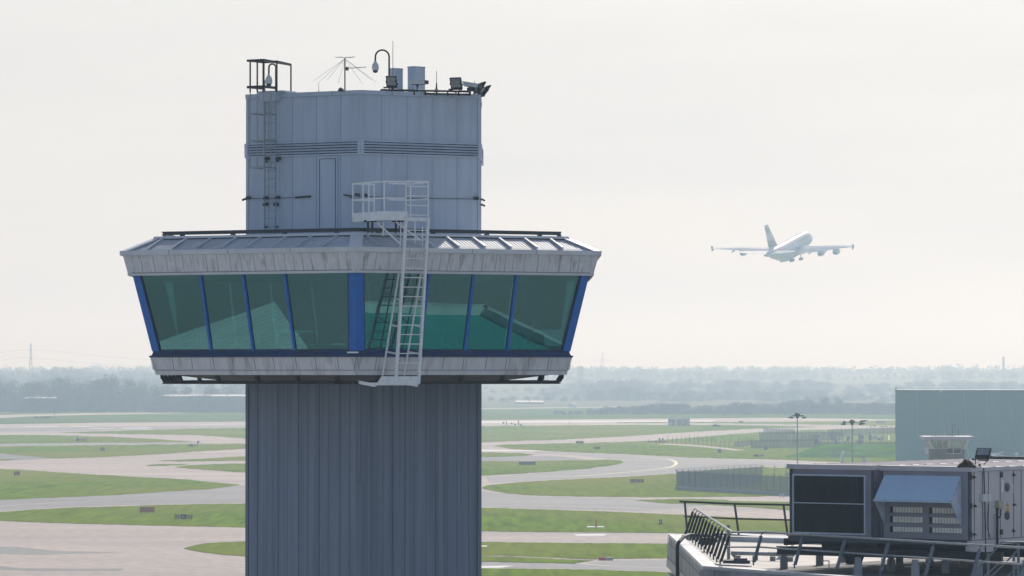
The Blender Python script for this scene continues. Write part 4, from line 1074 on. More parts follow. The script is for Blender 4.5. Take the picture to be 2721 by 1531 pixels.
for x, y, w, h in ((2612, 1323, .18, .26), (2624, 1323, .14, .25)):
    q = sh(x, y); t = (q - PS).dot(UB); sbox(mb, t - w, t + w * .6, q.z - h / 2, q.z + h / 2, .12)
mb.build('switch_box', m_cctv, ahu2)
m_beige = M('beige_box', (0.42, 0.40, 0.30), 0.6)
mb = MB(); q = sh(2653, 1338); t = (q - PS).dot(UB); sbox(mb, t - .2, t + .12, q.z - .18, q.z + .1, .14); mb.build('isolator', m_beige, ahu2)
m_yel = M('warning_yellow', (0.55, 0.36, 0.04), 0.5)
mb = MB(); q = sh(2677, 1346); t = (q - PS).dot(UB)
mb.add([u(sR1 + .006, t - .10, q.z + .0), u(sR1 + .006, t + .10, q.z), u(sR1 + .006, t, q.z + .17), u(sR1 + .012, t - .10, q.z + .0), u(sR1 + .012, t + .10, q.z), u(sR1 + .012, t, q.z + .17)], [(0, 1, 2), (5, 4, 3), (0, 3, 4, 1), (1, 4, 5, 2), (2, 5, 3, 0)])
sbox(mb, t - .09, t + .09, q.z - .20, q.z - .04, .005); mb.build('warning_label', m_yel, ahu2)
mb = MB(); q = sh(2664, 1291); t = (q - PS).dot(UB); sbox(mb, t - .06, t + .05, q.z - .2, q.z + .2, .004); q = sh(2692, 1294); t = (q - PS).dot(UB); sbox(mb, t - .05, t + .04, q.z - .2, q.z + .1, .004)
q = sh(2644, 1357); t = (q - PS).dot(UB); sbox(mb, t - .12, t + .08, q.z - .1, q.z + .08, .004); mb.build('rating_plate', m_white, ahu2)
mb = MB()
mb.path([sh(2614, 1244, .06), sh(2617, 1330, .06), sh(2619, 1468, .06)], .022, n=6); mb.path([sh(2626, 1340, .06), sh(2623, 1400, .05), sh(2632, 1432, .05)], .014, n=6)
mb.path([sh(2650, 1350, .08), sh(2650, 1447, .08)], .045, n=8); mb.path([sh(2660, 1350, .08), sh(2659, 1370, .12), sh(2652, 1378, .1)], .02, n=6)
mb.build('cable', m_black, ahu2)
# roof sheet steps along both units
mb = MB(); ml_ = MB(); rnd = random.Random(5)
t = .7
while t < DT:
    ubox(mb, -.06, sL1 + .04, t, t + .05, zTop, zTop + .016); ubox(mb, sR0 - .04, sR1 + .05, t, t + .05, zTop, zTop + .016); t += .92
o = mb.build('roof_seams', m_ahu, ahu2)
mb = MB(); ubox(mb, -.5, sR1 + 1.5, DT + 2.0, DT + 2.2, zTop - .3, zTop + .07); o = mb
solo(mb, 'duct_rail', m_dkgrey, 'long dark steel rail across the rear of the plant units', 'rail')

m_deck_shade = M('deck_shade', (0.07, 0.07, 0.072), .8, var=.35, scale=.7, col2=(0.20, 0.19, 0.175), c2lo=.60, c2hi=.68, c2scale=.8)
mb = MB(); ubox(mb, -1.3, sR1 + 6, -1.75, 13, 21.0, 21.012); mb.build('deck_shade', m_deck_shade, bld)  # shade of the plant units painted on the deck as a thin dark sheet
# steel support frame and its concrete legs
frame = thing('support_frame', 'dark steel frame carrying the plant units on grey concrete legs', 'steel frame', u(sR1 / 2, 2, 21.0))
mb = MB()
for t in (-.3, 2.6, 5.6, 9): ubox(mb, -.32, sR1 + 1.4, t, t + .12, 21.60, 21.83); ubox(mb, -.32, sR1 + 1.4, t - .05, t + .17, 21.83, 21.86); ubox(mb, -.32, sR1 + 1.4, t - .05, t + .17, 21.57, 21.60)
for s in (-.3, 1.5, 3.4, sL1, sR1 - .3): ubox(mb, s, s + .12, .1, 9.2, 21.87, zBot - .12)
mb.build('beam', m_black, frame)
mb = MB(); ubox(mb, .1, sR1 - .1, .35, DT - .3, 21.95, zBot - .01); mb.build('shade_filler', m_black, frame)  # black filler box added to paint the deep shade under the units
mb = MB(); ubox(mb, -.05, sR1, .0, .12, zBot - .20, zBot - .005); ubox(mb, -.05, sR1, 3.5, 3.62, zBot - .2, zBot - .005); mb.build('skid_channel', m_dkgrey, frame)
mb = MB(); ubox(mb, sR1 - .08, sR1 + .06, -.05, 4.0, zBot - .20, zBot - .02); ubox(mb, sR1 - .1, sR1 + .04, -.12, 1.5, zBot - .44, zBot - .21); mb.build('skid_end', m_ahus, frame)
for x, y in ((2083, 1513), (2178, 1503.5), (2280, 1530), (2368, 1519), (2432, 1536), (2512, 1524), (2600, 1536), (2240, 1494), (2390, 1500), (2470, 1505), (2560, 1510)):
    q = G(x, y, 21.0); mb = MB(); mb.box(q + Zu * .22, (.26, .26, .44)); mb.box(q + Zu * .52, (.2, .2, .20)); mb.build('leg', m_panel if x < 0 else m_cool, frame)
mb = MB(); mb.lathe(u(1.9, 1.2, 21.25), [(.28, 0), (.42, .38), (.42, .6)], n=16); solo(mb, 'drain_hopper', m_black, 'dark tapered hopper hanging under the finned plant unit', 'hopper')
mb = MB(); q = G(2262, 1500, 21.0); mb.box(q + Zu * .2, (.26, .26, .40)); solo(mb, 'bucket', m_beige, 'small brown box under the plant units beside the dark hopper', 'box')
mb = MB(); c = u(4.2, -.35, 21.55); mb.path([c + UA * (.2 * math.cos(a)) + Zu * (-.24 * math.sin(a)) for a in [math.pi * i / 8 for i in range(9)]], .018, n=6)
solo(mb, 'cable_loop', m_black, 'loop of black cable hanging from the steel frame between two rail posts', 'cable')

# small things on the roof deck
mb = MB(); a, b = G(1944, 1487, 21.0), G(2110, 1492, 21.0); mb.tube(a + Zu * .24, b + Zu * .24, .07, n=10); mb.tube(a + Zu * .24, a + V(.2, 0, .02), .06, n=8)
for i in range(4): q = a.lerp(b, .1 + .28 * i); mb.box(q + Zu * .08, (.2, .15, .16))
solo(mb, 'roof_pipe', m_galv, 'grey pipe on low blocks lying along the terminal roof', 'pipe')
mb = MB(); a, b = G(1921, 1494, 21.05), G(1993, 1494, 21.05); mb.bar(a, b, .10, .13); mb.bar(a.lerp(b, .4) + Zu * .1, b + Zu * .1 + V(-.1, 0, 0), .06, .08)
solo(mb, 'timber_rail', m_dkgrey, 'short dark rail lying flat beside the round corner post', 'beam')
for x, lab in ((1983, 'black rubber pad on the roof deck behind the round corner post'), (2055, 'black rubber pad on the roof deck nearer the finned unit')):
    q = G(x, 1474.5, 21.0); mb = MB(); mb.hexa([q + V(*p) for p in ((-.24, -.3, 0), (.24, -.3, 0), (.24, .3, 0), (-.24, .3, 0), (-.18, -.25, .11), (.18, -.25, .11), (.18, .25, .11), (-.18, .25, .11))])
    solo(mb, 'roof_pad', m_black, lab, 'roof pad', 'rubber pads on the terminal roof')
mb = MB(); a, b = G(1910, 1500, 21.03), G(1985, 1503, 21.03)
for i in range(11): q = a.lerp(b, i / 10); mb.bar(q + V(-.25, .9, 0), q + V(.12, -.5, 0), .05, .03)
solo(mb, 'walkway_grating', m_galv, 'slatted metal walkway grating lying inside the roof corner', 'grating')
mb = MB(); a, b = G(2100, 1438, 21.3), G(2072, 1465, 21.3); mb.bar(a, b, .14, .10); mb.bar(a + V(.18, 0, 0), b + V(.18, 0, 0), .14, .10); solo(mb, 'cable_tray', m_galv, 'pale twin cable tray running out from under the finned unit', 'cable tray')
mb = MB(); a = L3(1895, 1423); mb.hexa([G(1895, 1422, 21.0), G(2100, 1441, 21.0), G(2100, 1432, 21.0), G(1895, 1420, 21.0)] + [p + Zu * .12 for p in (G(1895, 1422, 21.0), G(2100, 1441, 21.0), G(2100, 1432, 21.0), G(1895, 1420, 21.0))])
solo(mb, 'roof_upstand', m_cool, 'low wedge shaped upstand along the far edge of the terminal roof', 'kerb')
# hose over the corner with clips
mb = MB(); o = L3(1811, 1448); pts = [V(o.x - .16, o.y, 12), V(o.x - .16, o.y, ZK - .05), V(o.x - .10, o.y + .1, ZK + .10), V(o.x + .10, o.y + .6, ZK + .28), V(o.x + .35, o.y + 1.2, ZK + .34), V(o.x + .9, o.y + 1.6, ZK + .30), V(o.x + 1.6, o.y + 1.2, ZK + .25)]
mb.path(pts, .075, n=10); solo(mb, 'drain_hose', m_black, 'black ribbed hose curling over the parapet and down the side wall', 'hose', loc=V(o.x - .16, o.y, 12))
mb = MB(); q = L3(1843, 1452); q.x += .5; mb.box(q + Zu * .2, (.5, .5, .28)); mb.lathe(q + V(.3, 0, .15), [(.12, 0), (.16, .2), (.1, .35)], n=10); solo(mb, 'pump_box', m_black, 'dark pump box behind the leaning side posts', 'pump')
mb = MB()
for x, y in ((2203, 1514), (2425, 1530)):
    q = L3(x, y); mb = MB(); mb.path([q, q + Zu * .3, q + V(-.25, .1, .3)], .02, n=6); solo(mb, 'bent_pipe', m_galv, 'small bent pipe by the ' + ('third' if x < 2300 else 'fifth') + ' leaning front post', 'pipe')
# ---- floodlight and withered clump on the unit
q = G(2603, 1240, 24.72); c = q + V(.12, 0, .42)
floodlight(c + Zu * .06, R(-20), R(-48), .50, .46, .26, 'black floodlight standing on the corner of the hooded plant unit, tilted to the sky', group=None, base=q + Zu * .07)
m_dead = M('withered_brown', (0.10, 0.055, 0.025), 0.9, var=.5, scale=6)
mb = MB(); rnd = random.Random(11); q = G(2568, 1242, 24.75)
for i in range(420):
    a = rnd.random() * 6.28; r = (rnd.random() ** .6) * .30; h = max(.0, .27 * (1 - (r / .32) ** 1.5)) * rnd.uniform(.2, 1.05)
    p = q + V(r * math.cos(a), r * math.sin(a) * .8, h); d = V(rnd.uniform(-1, 1), rnd.uniform(-1, 1), rnd.uniform(-.3, 1)).normalized() * rnd.uniform(.03, .08); e = V(rnd.uniform(-1, 1), rnd.uniform(-1, 1), rnd.uniform(-1, 1)).normalized() * .02
    mb.add([p - d - e, p + d - e * .3, p + d + e * .3, p - d + e], [(0, 1, 2, 3)])
o = mb.build('dead_plant', m_dead, None, fixn=False, org=q); o.location = q; tag(o, 'withered brown clump beside the floodlight on the plant unit', 'dead plant')
# ---- stair handrails at the right corner
srl = thing('stair_handrail', 'sloping grey stair handrails and posts in the lower right corner', 'handrail', V(P(2660, 1531, 135).x, 135, 19.5))
mb = MB(); YH = 135.0
for pts, dY in (([(2560, 1556), (2581, 1531), (2630, 1477), (2660, 1442), (2668, 1440), (2735, 1441)], 0), ([(2610, 1556), (2635, 1531), (2688, 1479), (2705, 1460)], 1.0), ([(2600, 1547), (2628, 1521), (2656, 1495), (2662, 1494), (2735, 1497)], 0.1), ([(2650, 1560), (2678, 1531), (2705, 1503)], 1.0)):
    mb.path([P(x, y, YH + dY) for x, y in pts], .028, n=8)
mb.build('handrail', m_pblue, srl)
mb = MB()
for x, y0, dY in ((2706, 1450, -.1), (2626, 1477, -.1), (2694, 1482, 1.0), (2718, 1494, 1.0)):
    mb.bar(P(x, 1600, YH + dY), P(x, y0 - 5, YH + dY), .09, .06)
mb.build('post', m_pblue, srl)

# ---- terminal wing to the left of the tower (out of frame, mirrored in the cab glass)
m_corr = M('corrugated_sheet', (0.62, 0.66, 0.66), .45, var=.1, scale=.5)
wing = thing('terminal_wing', 'low terminal wing with a pale ribbed metal roof in front of the tower', 'building', V(-46, 128, 0))
wd, wm = V(.28, -.96, 0), V(.96, .28, 0); wc = V(-52.9, 113.3, 0)
MB().prism([((wc + wd * a + wm * b).x, (wc + wd * a + wm * b).y) for a, b in ((0, 0), (0, 22), (-34, 22), (-34, 0))], 0, 10.28).build('wall', m_panel, wing)
MB().prism([((wc + wd * a + wm * b).x, (wc + wd * a + wm * b).y) for a, b in ((-.1, .05), (-.1, 21.9), (-33.9, 21.9), (-33.9, .05))], 10.28, 10.30).build('trough_shade', M('trough_shade', (0.10, 0.11, 0.11), .8), wing)  # sheet between the pale ribs coloured dark to paint their shade
mb = MB()
for i in range(54):
    p = wc + wm * (.1 + i * .40)
    for a0, a1 in ((0, -11.3), (-11.35, -22.6), (-22.65, -34)): mb.hexa([p + wd * a0 + Zu * 10.3, p + wd * a0 + wm * .2 + Zu * 10.3, p + wd * a1 + wm * .2 + Zu * 10.3, p + wd * a1 + Zu * 10.3, p + wd * a0 + wm * .05 + Zu * 10.42, p + wd * a0 + wm * .15 + Zu * 10.42, p + wd * a1 + wm * .15 + Zu * 10.42, p + wd * a1 + wm * .05 + Zu * 10.42])
mb.build('ribbed_roof', m_corr, wing)
# made-up unseen block, added to mirror a teal patch in the cab glass
m_teal = M('reflected_teal', (0.05, 0.40, 0.38), .7, var=.1, scale=.3)
blk = thing('unseen_teal_block', 'unseen flat block with a teal top, added for the cab glass reflection', 'building', V(36, 120, 0))
MB().prism([(31, 106.5), (40.5, 112.5), (40.5, 135), (31, 135)], 0, 9.95).build('wall', m_panel, blk)
MB().prism([(31.1, 106.8), (40.4, 112.7), (40.4, 134.9), (31.1, 134.9)], 9.95, 10.05).build('reflected_teal_top', m_teal, blk)
mb = MB(); mb.bar(V(31, 106.6, 10.2), V(40.5, 112.6, 10.2), .3, .5); mb.bar(V(40.4, 112.5, 10.2), V(40.4, 135, 10.2), .3, .5); mb.bar(V(44.5, 112, .3), V(62, 123, .3), .5, .5); mb.bar(V(43, 108, .3), V(62, 119, .3), .25, .5)
mb.build('roof_parapet', m_cap, blk)
# ================================================================ AIRFIELD
def grass_mat():
    m = M('grass', (0.165, 0.250, 0.010), 1.0, var=.30, scale=.45, stretch=(1, .07, 1), col2=(0.28, 0.275, 0.05), c2lo=.40, c2hi=.72, c2scale=.012, c2stretch=(1, .6, 1), fine=1.1, spec=0.0)
    return m
m_grass = grass_mat()
m_field = M('far_field', (0.11, 0.19, 0.03), 1.0, var=.2, scale=.01, spec=0.0, col2=(0.15, 0.18, 0.05), c2scale=.004)
m_asph_ = M('near_apron', (0.30, 0.30, 0.30), .85, var=.12, scale=.05, spec=.25)
m_conc = M('concrete', (0.53, 0.45, 0.395), 0.9, var=.10, scale=.02, stretch=(.4, 1, 1), col2=(0.39, 0.345, 0.315), c2lo=.45, c2hi=.75, c2scale=.03, c2stretch=(.25, 1, 1), fine=.5, spec=.25)
m_asph = M('asphalt', (0.30, 0.29, 0.285), 0.8, var=.10, scale=.03, stretch=(.3, 1, 1), col2=(0.22, 0.215, 0.22), c2lo=.45, c2hi=.75, c2scale=.03, c2stretch=(.25, 1, 1), fine=.5, spec=.25)
m_dasph = M('dark_asphalt', (0.21, 0.205, 0.21), 0.8, var=.12, scale=.05, fine=.5, spec=.25)
m_paint = M('road_paint', (0.72, 0.70, 0.60), 0.6, var=.15, scale=.4)
m_ypaint = M('yellow_paint', (0.68, 0.60, 0.32), 0.6, var=.2, scale=.4)

mb = MB(); mb.add([(-3300, -300, 0), (3300, -300, 0), (3300, 9300, 0), (-3300, 9300, 0)], [(0, 1, 2, 3)])
struct(mb, 'ground', m_field)
def flat(pts, z, mb=None, jit=0.0, step=9.0, rnd=random.Random(1)):
    mb = mb or MB(); q = []
    n = len(pts)
    for i in range(n):
        a, b = pts[i], pts[(i+1) % n]
        L_ = math.hypot(b[0]-a[0], b[1]-a[1]); inside = (-40 < a[0] < 2760 or -40 < b[0] < 2760) and jit > 0
        k = max(1, int(L_ / step)) if inside else 1
        for j in range(k):
            t = j / k; x = a[0] + (b[0]-a[0]) * t; y = a[1] + (b[1]-a[1]) * t
            if jit: y += rnd.uniform(-jit, jit); x += rnd.uniform(-2, 2) * (1 if 0 < j else 0)
            q.append(G(x, y, z))
    tri = tessellate_polygon([[Vector((p.x, p.y, 0)) for p in q]])
    return mb.add(q, [tuple(t) for t in tri])
def S2(pts, ox, oy, sc): return [(ox + x / sc, oy + y / sc) for x, y in pts]
# concrete everywhere nearer than the runway's far edge
pav = [(-900, 1131), (0, 1127.7), (256, 1123.6), (651, 1120.5), (1274, 1116.5), (1680, 1113), (2080, 1110.3), (2378, 1114.5), (3300, 1122), (3600, 1900), (-1200, 1900)]
struct(flat(pav, .03), 'apron', m_conc)
mb = MB(); mb.add([(-500, -280, .03), (600, -280, .03), (600, 338, .03), (-500, 338, .03)], [(0, 1, 2, 3)]); struct(mb, 'apron', m_asph_)
struct(flat([(-600, 1124), (0, 1111.5), (77, 1106.6), (230, 1102.8), (384, 1100.2), (651, 1094), (1000, 1091), (1274, 1087.5), (1500, 1084.5), (1640, 1082), (1640, 1080.3), (1500, 1082.3), (1274, 1085), (1000, 1088.5), (651, 1091.3), (384, 1096.5), (230, 1098), (0, 1103), (-600, 1110)], .04), 'taxiway', m_conc)
asph = [
 ([(-300, 1312), (0, 1328), (188, 1320), (449, 1306), (550, 1300), (640, 1290), (1000, 1296), (1290, 1306), (1412, 1319), (1652, 1322), (1760, 1331), (1890, 1342), (1700, 1358), (1434, 1352), (1274, 1346), (1000, 1337), (647, 1336), (449, 1339), (198, 1346), (0, 1358), (-300, 1362)], m_asph),
 ([(-300, 1141), (0, 1137.5), (300, 1134), (651, 1131), (651, 1136), (384, 1141), (156, 1147), (0, 1148), (-300, 1152)], m_asph),
 ([(-300, 1180), (0, 1180), (205, 1178.4), (384, 1177.4), (540, 1176), (540, 1179), (256, 1182), (0, 1184.5), (-300, 1187)], m_asph),
 ([(-100, 1203), (0, 1207), (51, 1209), (154, 1218), (90, 1221), (40, 1222.5), (-100, 1224)], m_dasph),
 ([(1000, 1214), (1274, 1216.5), (1400, 1211.5), (1460, 1211.5), (1530, 1217), (1562, 1222), (1386, 1224.5), (1274, 1225), (1000, 1226)], m_dasph),
 ([(1420, 1199), (1619, 1207), (1829, 1217), (1913, 1219), (2080, 1226), (2300, 1238), (2300, 1247), (2025, 1240), (1800, 1258), (1600, 1268), (1478, 1274), (1390, 1279), (1300, 1283), (1290, 1268), (1464, 1254), (1600, 1241), (1658, 1230), (1648, 1222), (1619, 1220), (1520, 1208), (1420, 1206)], m_asph),
 ([(1000, 1493), (1273, 1493), (1525, 1499), (1640, 1490), (1774, 1488), (1900, 1490), (1900, 1522), (1774, 1518), (1478, 1510), (1273, 1509), (1000, 1508)], m_asph),
 ([(-50, 1500), (60, 1510), (330, 1511), (320, 1517), (90, 1517), (-50, 1512)], m_dasph),
 ([(-50, 1452), (40, 1453), (150, 1464), (330, 1468), (90, 1474), (-50, 1470)], m_asph),
]
for p, m in asph[:2] + asph[5:7]: struct(flat(p, .045), 'taxiway', m)
for p, m in asph[2:5]: struct(flat(p, .05), 'taxiway', m)
struct(flat(asph[8][0], .05), 'patch_repair', m_asph); struct(flat(asph[7][0], .05), 'patch_repair', m_asph)
# pale worn strips on the runway and apron
for p in ([(62, 1133), (150, 1132.2), (160, 1134), (75, 1135)], [(180, 1132.6), (245, 1132.4), (240, 1133.8), (190, 1134)], [(235, 1138.4), (300, 1137.8), (304, 1139), (240, 1139.5)], [(320, 1137.2), (405, 1136), (390, 1138.2), (330, 1139)],
          [(530, 1128), (600, 1127.4), (590, 1128.6), (535, 1129)], [(1274, 1120), (1900, 1117), (1900, 1119), (1274, 1124)], [(1274, 1195), (1560, 1199), (1274, 1199)],
          [(1274, 1504), (1366, 1503), (1330, 1509), (1274, 1509.5)], [(1524, 1420), (1614, 1419), (1605, 1423.5), (1532, 1424)]):
    struct(flat(p, .055), 'worn_patch', m_cap)
# grass islands
isl = [
 # nearest strips
 [(487.5, 1457.3), (500, 1454), (517, 1449.7), (539, 1444.3), (584, 1441.6), (647, 1439.3), (1000, 1438), (1275, 1440), (1420, 1442), (1600, 1443.5), (1769.6, 1444.5), (2300, 1448), (2300, 1485), (1769.6, 1482.8), (1630, 1484), (1565, 1486), (1450, 1480), (1275, 1474.5), (1000, 1476), (647, 1477.3), (584, 1473), (526, 1465.4), (505, 1461)],
 [(1000, 1478), (1273, 1477), (1400, 1481), (1480, 1485.5), (1578, 1489), (1560, 1491), (1525, 1497), (1400, 1494.5), (1273, 1491.5), (1000, 1490)],
 [(900, 1508), (1273, 1510.6), (1478, 1512), (1600, 1515), (1774, 1520.6), (2300, 1528), (2300, 1800), (900, 1800)],
 [(-300, 1376), (0, 1360.7), (90, 1354), (198, 1348.6), (314.5, 1345.9), (449, 1341.4), (647, 1338.3), (1000, 1340), (1274, 1348.6), (1434, 1353.8), (1608, 1359.5), (1822, 1368.2), (2100, 1381), (2500, 1396), (2500, 1425), (1978, 1417), (1774, 1416), (1695.5, 1415), (1434, 1413), (1274, 1411), (1000, 1405), (647, 1401.2), (449, 1396.7), (251.6, 1392), (135, 1389), (0, 1383.2), (-300, 1380)],
 [(-400, 1236), (0, 1246), (90, 1250.6), (224.6, 1259.6), (359.4, 1267.3), (494, 1274), (561.6, 1281.2), (638, 1288), (600, 1294), (550, 1300), (449, 1306), (314.5, 1314.9), (188.7, 1320.3), (90, 1324), (0, 1328.4), (-400, 1345)],
 [(1281, 1295.5), (1290, 1291), (1325.3, 1286.8), (1390.7, 1281), (1477.8, 1275.9), (1608.4, 1269.3), (1695.5, 1265), (1795.7, 1258.9), (2024, 1241), (2099, 1244), (2400, 1256), (2400, 1312), (2200, 1313), (2060, 1317), (2016, 1319.3), (1857, 1320.5), (1804, 1321.2), (1652, 1320.3), (1504, 1318), (1412.4, 1316), (1347, 1310.7), (1303.6, 1302.9), (1287, 1299)],
 [(1689, 1329), (1804, 1326), (1857, 1326), (1968, 1330), (2099, 1334), (2400, 1343), (2400, 1368), (2098, 1355.6), (2026.5, 1349.6), (1881, 1341), (1760, 1337)],
 [(414.5, 1225), (461, 1222.5), (563.7, 1217.9), (651, 1212.7), (900, 1206), (1274, 1202), (1380, 1204), (1419.5, 1207.2), (1400, 1211), (1274, 1215.6), (900, 1221), (651, 1223.8), (480, 1226)],
 [(389.5, 1235.8), (435.6, 1233.2), (499.6, 1233.5), (487, 1235.5), (394.6, 1238.6)],
 [(465, 1241.4), (499.6, 1237), (563.7, 1233.7), (651, 1232), (1000, 1228), (1274, 1226), (1386.5, 1225.6), (1522, 1223.2), (1619.4, 1221.7), (1648.5, 1223.6), (1657.8, 1229), (1638.8, 1234.3), (1600, 1240), (1561, 1245), (1464, 1252.7), (1367, 1259), (1274, 1264.4), (1000, 1264), (651, 1255.5), (589, 1251.2), (512.4, 1245.3)],
 [(-400, 1192), (0, 1185.8), (256, 1183.3), (538, 1180), (651, 1179), (900, 1178), (1120, 1180), (1000, 1184), (651, 1192.2), (538, 1198.6), (384, 1209), (282, 1214), (154, 1218.4), (51, 1209), (0, 1205), (-400, 1200)],
 [(-300, 1218), (0, 1219.5), (40, 1221), (20, 1223.3), (-300, 1227)],
 [(1312.7, 1184.8), (1335, 1182), (1367, 1181), (1530, 1178), (1638.8, 1175.5), (1725, 1171.4), (1813.5, 1165.4), (1913, 1156), (2029, 1148.3), (2143, 1142.8), (2306, 1139), (2600, 1133), (2600, 1240), (2192, 1226.8), (2080, 1221.3), (1913, 1217.4), (1829, 1215), (1680, 1207.3), (1619.4, 1205.2), (1522, 1201.3), (1444.7, 1197.4), (1367, 1193), (1335, 1189)],
 [(-400, 1154), (0, 1155.9), (128, 1156.4), (230.6, 1159.4), (358.7, 1163.5), (435.6, 1168.7), (520, 1174.3), (384, 1175.6), (205, 1176.9), (0, 1178.9), (-400, 1182)],
 [(156, 1149.2), (256, 1146.9), (384, 1143), (512, 1139), (651, 1137.2), (1000, 1134), (1274, 1132.4), (1386.5, 1130.9), (1541.7, 1130), (1697, 1129), (1944, 1129.7), (2037, 1131), (2169, 1134.8), (2029, 1138.2), (1882, 1145.2), (1804, 1149.9), (1697, 1156.9), (1600, 1162.5), (1464, 1169.3), (1367, 1171.6), (1274, 1175.1), (1000, 1172), (651, 1165.3), (589, 1160.2), (512, 1155.9), (384, 1153.8), (256, 1151.8)],
 [(1640, 1122.8), (1820, 1122), (1980, 1121.4), (2143, 1120.4), (2306, 1118.3), (2600, 1116), (2600, 1134), (2257, 1129.3), (2143, 1127.4), (1980, 1125.6), (1820, 1124), (1640, 1124.2)],
]
m_verge = M('worn_verge', (0.24, 0.23, 0.12), 1.0, var=.25, scale=.3, spec=0.0, col2=(0.30, .27, .2), c2scale=.1)
mb = MB()
for p in isl: flat(p, .07, mb, jit=1.1, step=14, rnd=random.Random(77))
struct(mb, 'worn_verge', m_verge)
mb = MB()
for p in isl: flat(p, .09, mb, jit=.6, step=7)
o = mb.build('grass', m_grass); tag(o, 'mown green grass islands between the taxiways', 'grass', kind='stuff')
# painted lines
def line(pts, wy, mat, mb, wx=None):
    """painted line of width w metres along ground points given in the photograph"""
    g = [G(x, y, .062) for x, y in pts]; Lp, Rp = [], []
    for i, p in enumerate(g):
        d = (g[min(i+1, len(g)-1)] - g[max(i-1, 0)]); d.z = 0; d.normalize(); n = V(-d.y, d.x, 0) * wy / 2
        Lp.append(p + n); Rp.append(p - n)
    for i in range(len(g)-1): mb.add([Lp[i], Lp[i+1], Rp[i+1], Rp[i]], [(0, 1, 2, 3)])
def smooth_pts(p, n=6):
    out = []
    for i in range(len(p)-1):
        p0, p1, p2, p3 = p[max(i-1, 0)], p[i], p[i+1], p[min(i+2, len(p)-1)]
        for k in range(n):
            t = k / n; out.append(tuple(.5 * ((2*b) + (-a+c)*t + (2*a-5*b+4*c-d)*t*t + (-a+3*b-3*c+d)*t**3) for a, b, c, d in zip(p0, p1, p2, p3)))
    return out + [p[-1]]
mb = MB(); line(smooth_pts([(1100, 1262), (1386, 1266), (1464, 1266.7), (1561, 1263.4), (1697, 1251.8), (1773, 1243), (1794, 1235), (1796, 1229), (1785.6, 1222.9), (1760.7, 1219), (1680, 1214)]), 1.0, m_ypaint, mb)
struct(mb, 'taxiway_marking', m_ypaint)
for pts, w in (([(1274, 1193), (1400, 1196), (1560, 1201)], .5), ([(1274, 1345.5), (1380, 1343), (1560, 1346), (1700, 1352), (1900, 1360)], .6), ([(0, 1345), (200, 1333), (420, 1326), (640, 1322)], .45), ([(360, 1440), (420, 1436), (560, 1434), (660, 1436)], .3), ([(380, 1488), (500, 1500), (660, 1514)], .3),
               ([(1530, 1496), (1620, 1504), (1760, 1509)], .4), ([(1274, 1433), (1360, 1427), (1470, 1415)], .3), ([(1300, 1162), (1500, 1158), (1700, 1152)], .8), ([(0, 1240), (150, 1228), (420, 1216), (650, 1205)], .4)):
    mb = MB(); line(smooth_pts(pts), w, m_paint, mb); struct(mb, 'taxiway_marking', m_paint)

# ---------------------------------------------------------------- signs
m_sred = M('sign_red', (0.16, 0.02, 0.05), .5); m_sora = M('board_orange', (0.42, 0.12, 0.04), .6, var=.2, scale=3); m_syel = M('sign_yellow', (0.50, 0.40, 0.07), .5); m_sblk = M('sign_black', (0.02, 0.03, 0.05), .5)
m_sback = M('sign_back_blue', (0.045, 0.075, 0.12), .6, var=.2, scale=2); m_sbrn = M('sign_back_brown', (0.20, 0.12, 0.09), .7, var=.2, scale=2); m_swht = M('sign_white', (0.75, 0.75, 0.72), .5); m_post = M('marker_orange', (0.55, 0.22, 0.06), .6, var=.2, scale=3)
def sign(x0, x1, y0, y1, label, panels, legs=.25, group='airfield signs on the grass'):
    """panels = [(fraction0, fraction1, material, text, text material)]; y1 = foot of the board, legs in metres below it"""
    yb = y1 + legs * FP / 1000 * (y1 - 985) / 308   # legs reach the ground a little lower
    c = G((x0 + x1) / 2, yb, .09); Y = c.y; t = thing('airfield_sign', label, 'sign', c, group)
    z0, z1 = P(x0, y1, Y).z, P(x0, y0, Y).z; xa, xb = P(x0, y1, Y).x, P(x1, y1, Y).x; w = xb - xa
    for f0, f1, mt, tx, mtx in panels:
        p = MB().box((xa + w * (f0 + f1) / 2, Y, (z0 + z1) / 2), (w * (f1 - f0) - .03, .18, z1 - z0)).build('panel', mt, t)
        if tx:
            me = text_mesh(tx, (z1 - z0) * .85, .01); me.materials.clear(); me.materials.append(mtx)
            for v in me.vertices: v.co = V(v.co.x, -v.co.z, v.co.y) + V(xa + w * (f0 + f1) / 2, Y - .10, (z0 + z1) / 2 + (z1 - z0) * .02) - c
            o = bpy.data.objects.new('legend', me); COL.objects.link(o); o.parent = p
    mb = MB(); n = max(2, int(w / 1.4) + 1)
    for i in range(n): mb.box((xa + w * (.08 + .84 * i / (n - 1)), Y, c.z + (z0 - c.z) / 2 - .02), (.08, .08, z0 - c.z + .04))
    mb.build('feet', m_dkgrey, t); return t
B, Y_, RD, BK = m_sblk, m_syel, m_sred, m_sblk
sign(36.8, 52, 1253, 1263, 'maroon sign reading C1 alone near the left edge', [(0, 1, RD, 'C1', m_swht)])
sign(371, 411, 1347.5, 1361.5, 'rusty orange blank board on the near grass left of the tower', [(0, .12, m_sora, None, None), (.12, .88, m_sora, None, None), (.88, 1, m_sora, None, None)])
sign(463, 513, 1366.3, 1379.6, 'yellow and black direction sign with arrows, D and C', [(0, .36, Y_, '\u2191D', BK), (.36, .64, B, 'K', Y_), (.64, 1, Y_, 'C\u2197', BK)])
sign(267, 278, 1189, 1197.5, 'small black sign reading G2 alone in the middle distance grass', [(0, 1, B, 'G2', m_swht)])
sign(202, 226, 1165, 1172, 'half black, half yellow sign beside an orange marker', [(0, .36, B, 'G', Y_), (.36, 1, Y_, '\u2190H2', BK)])
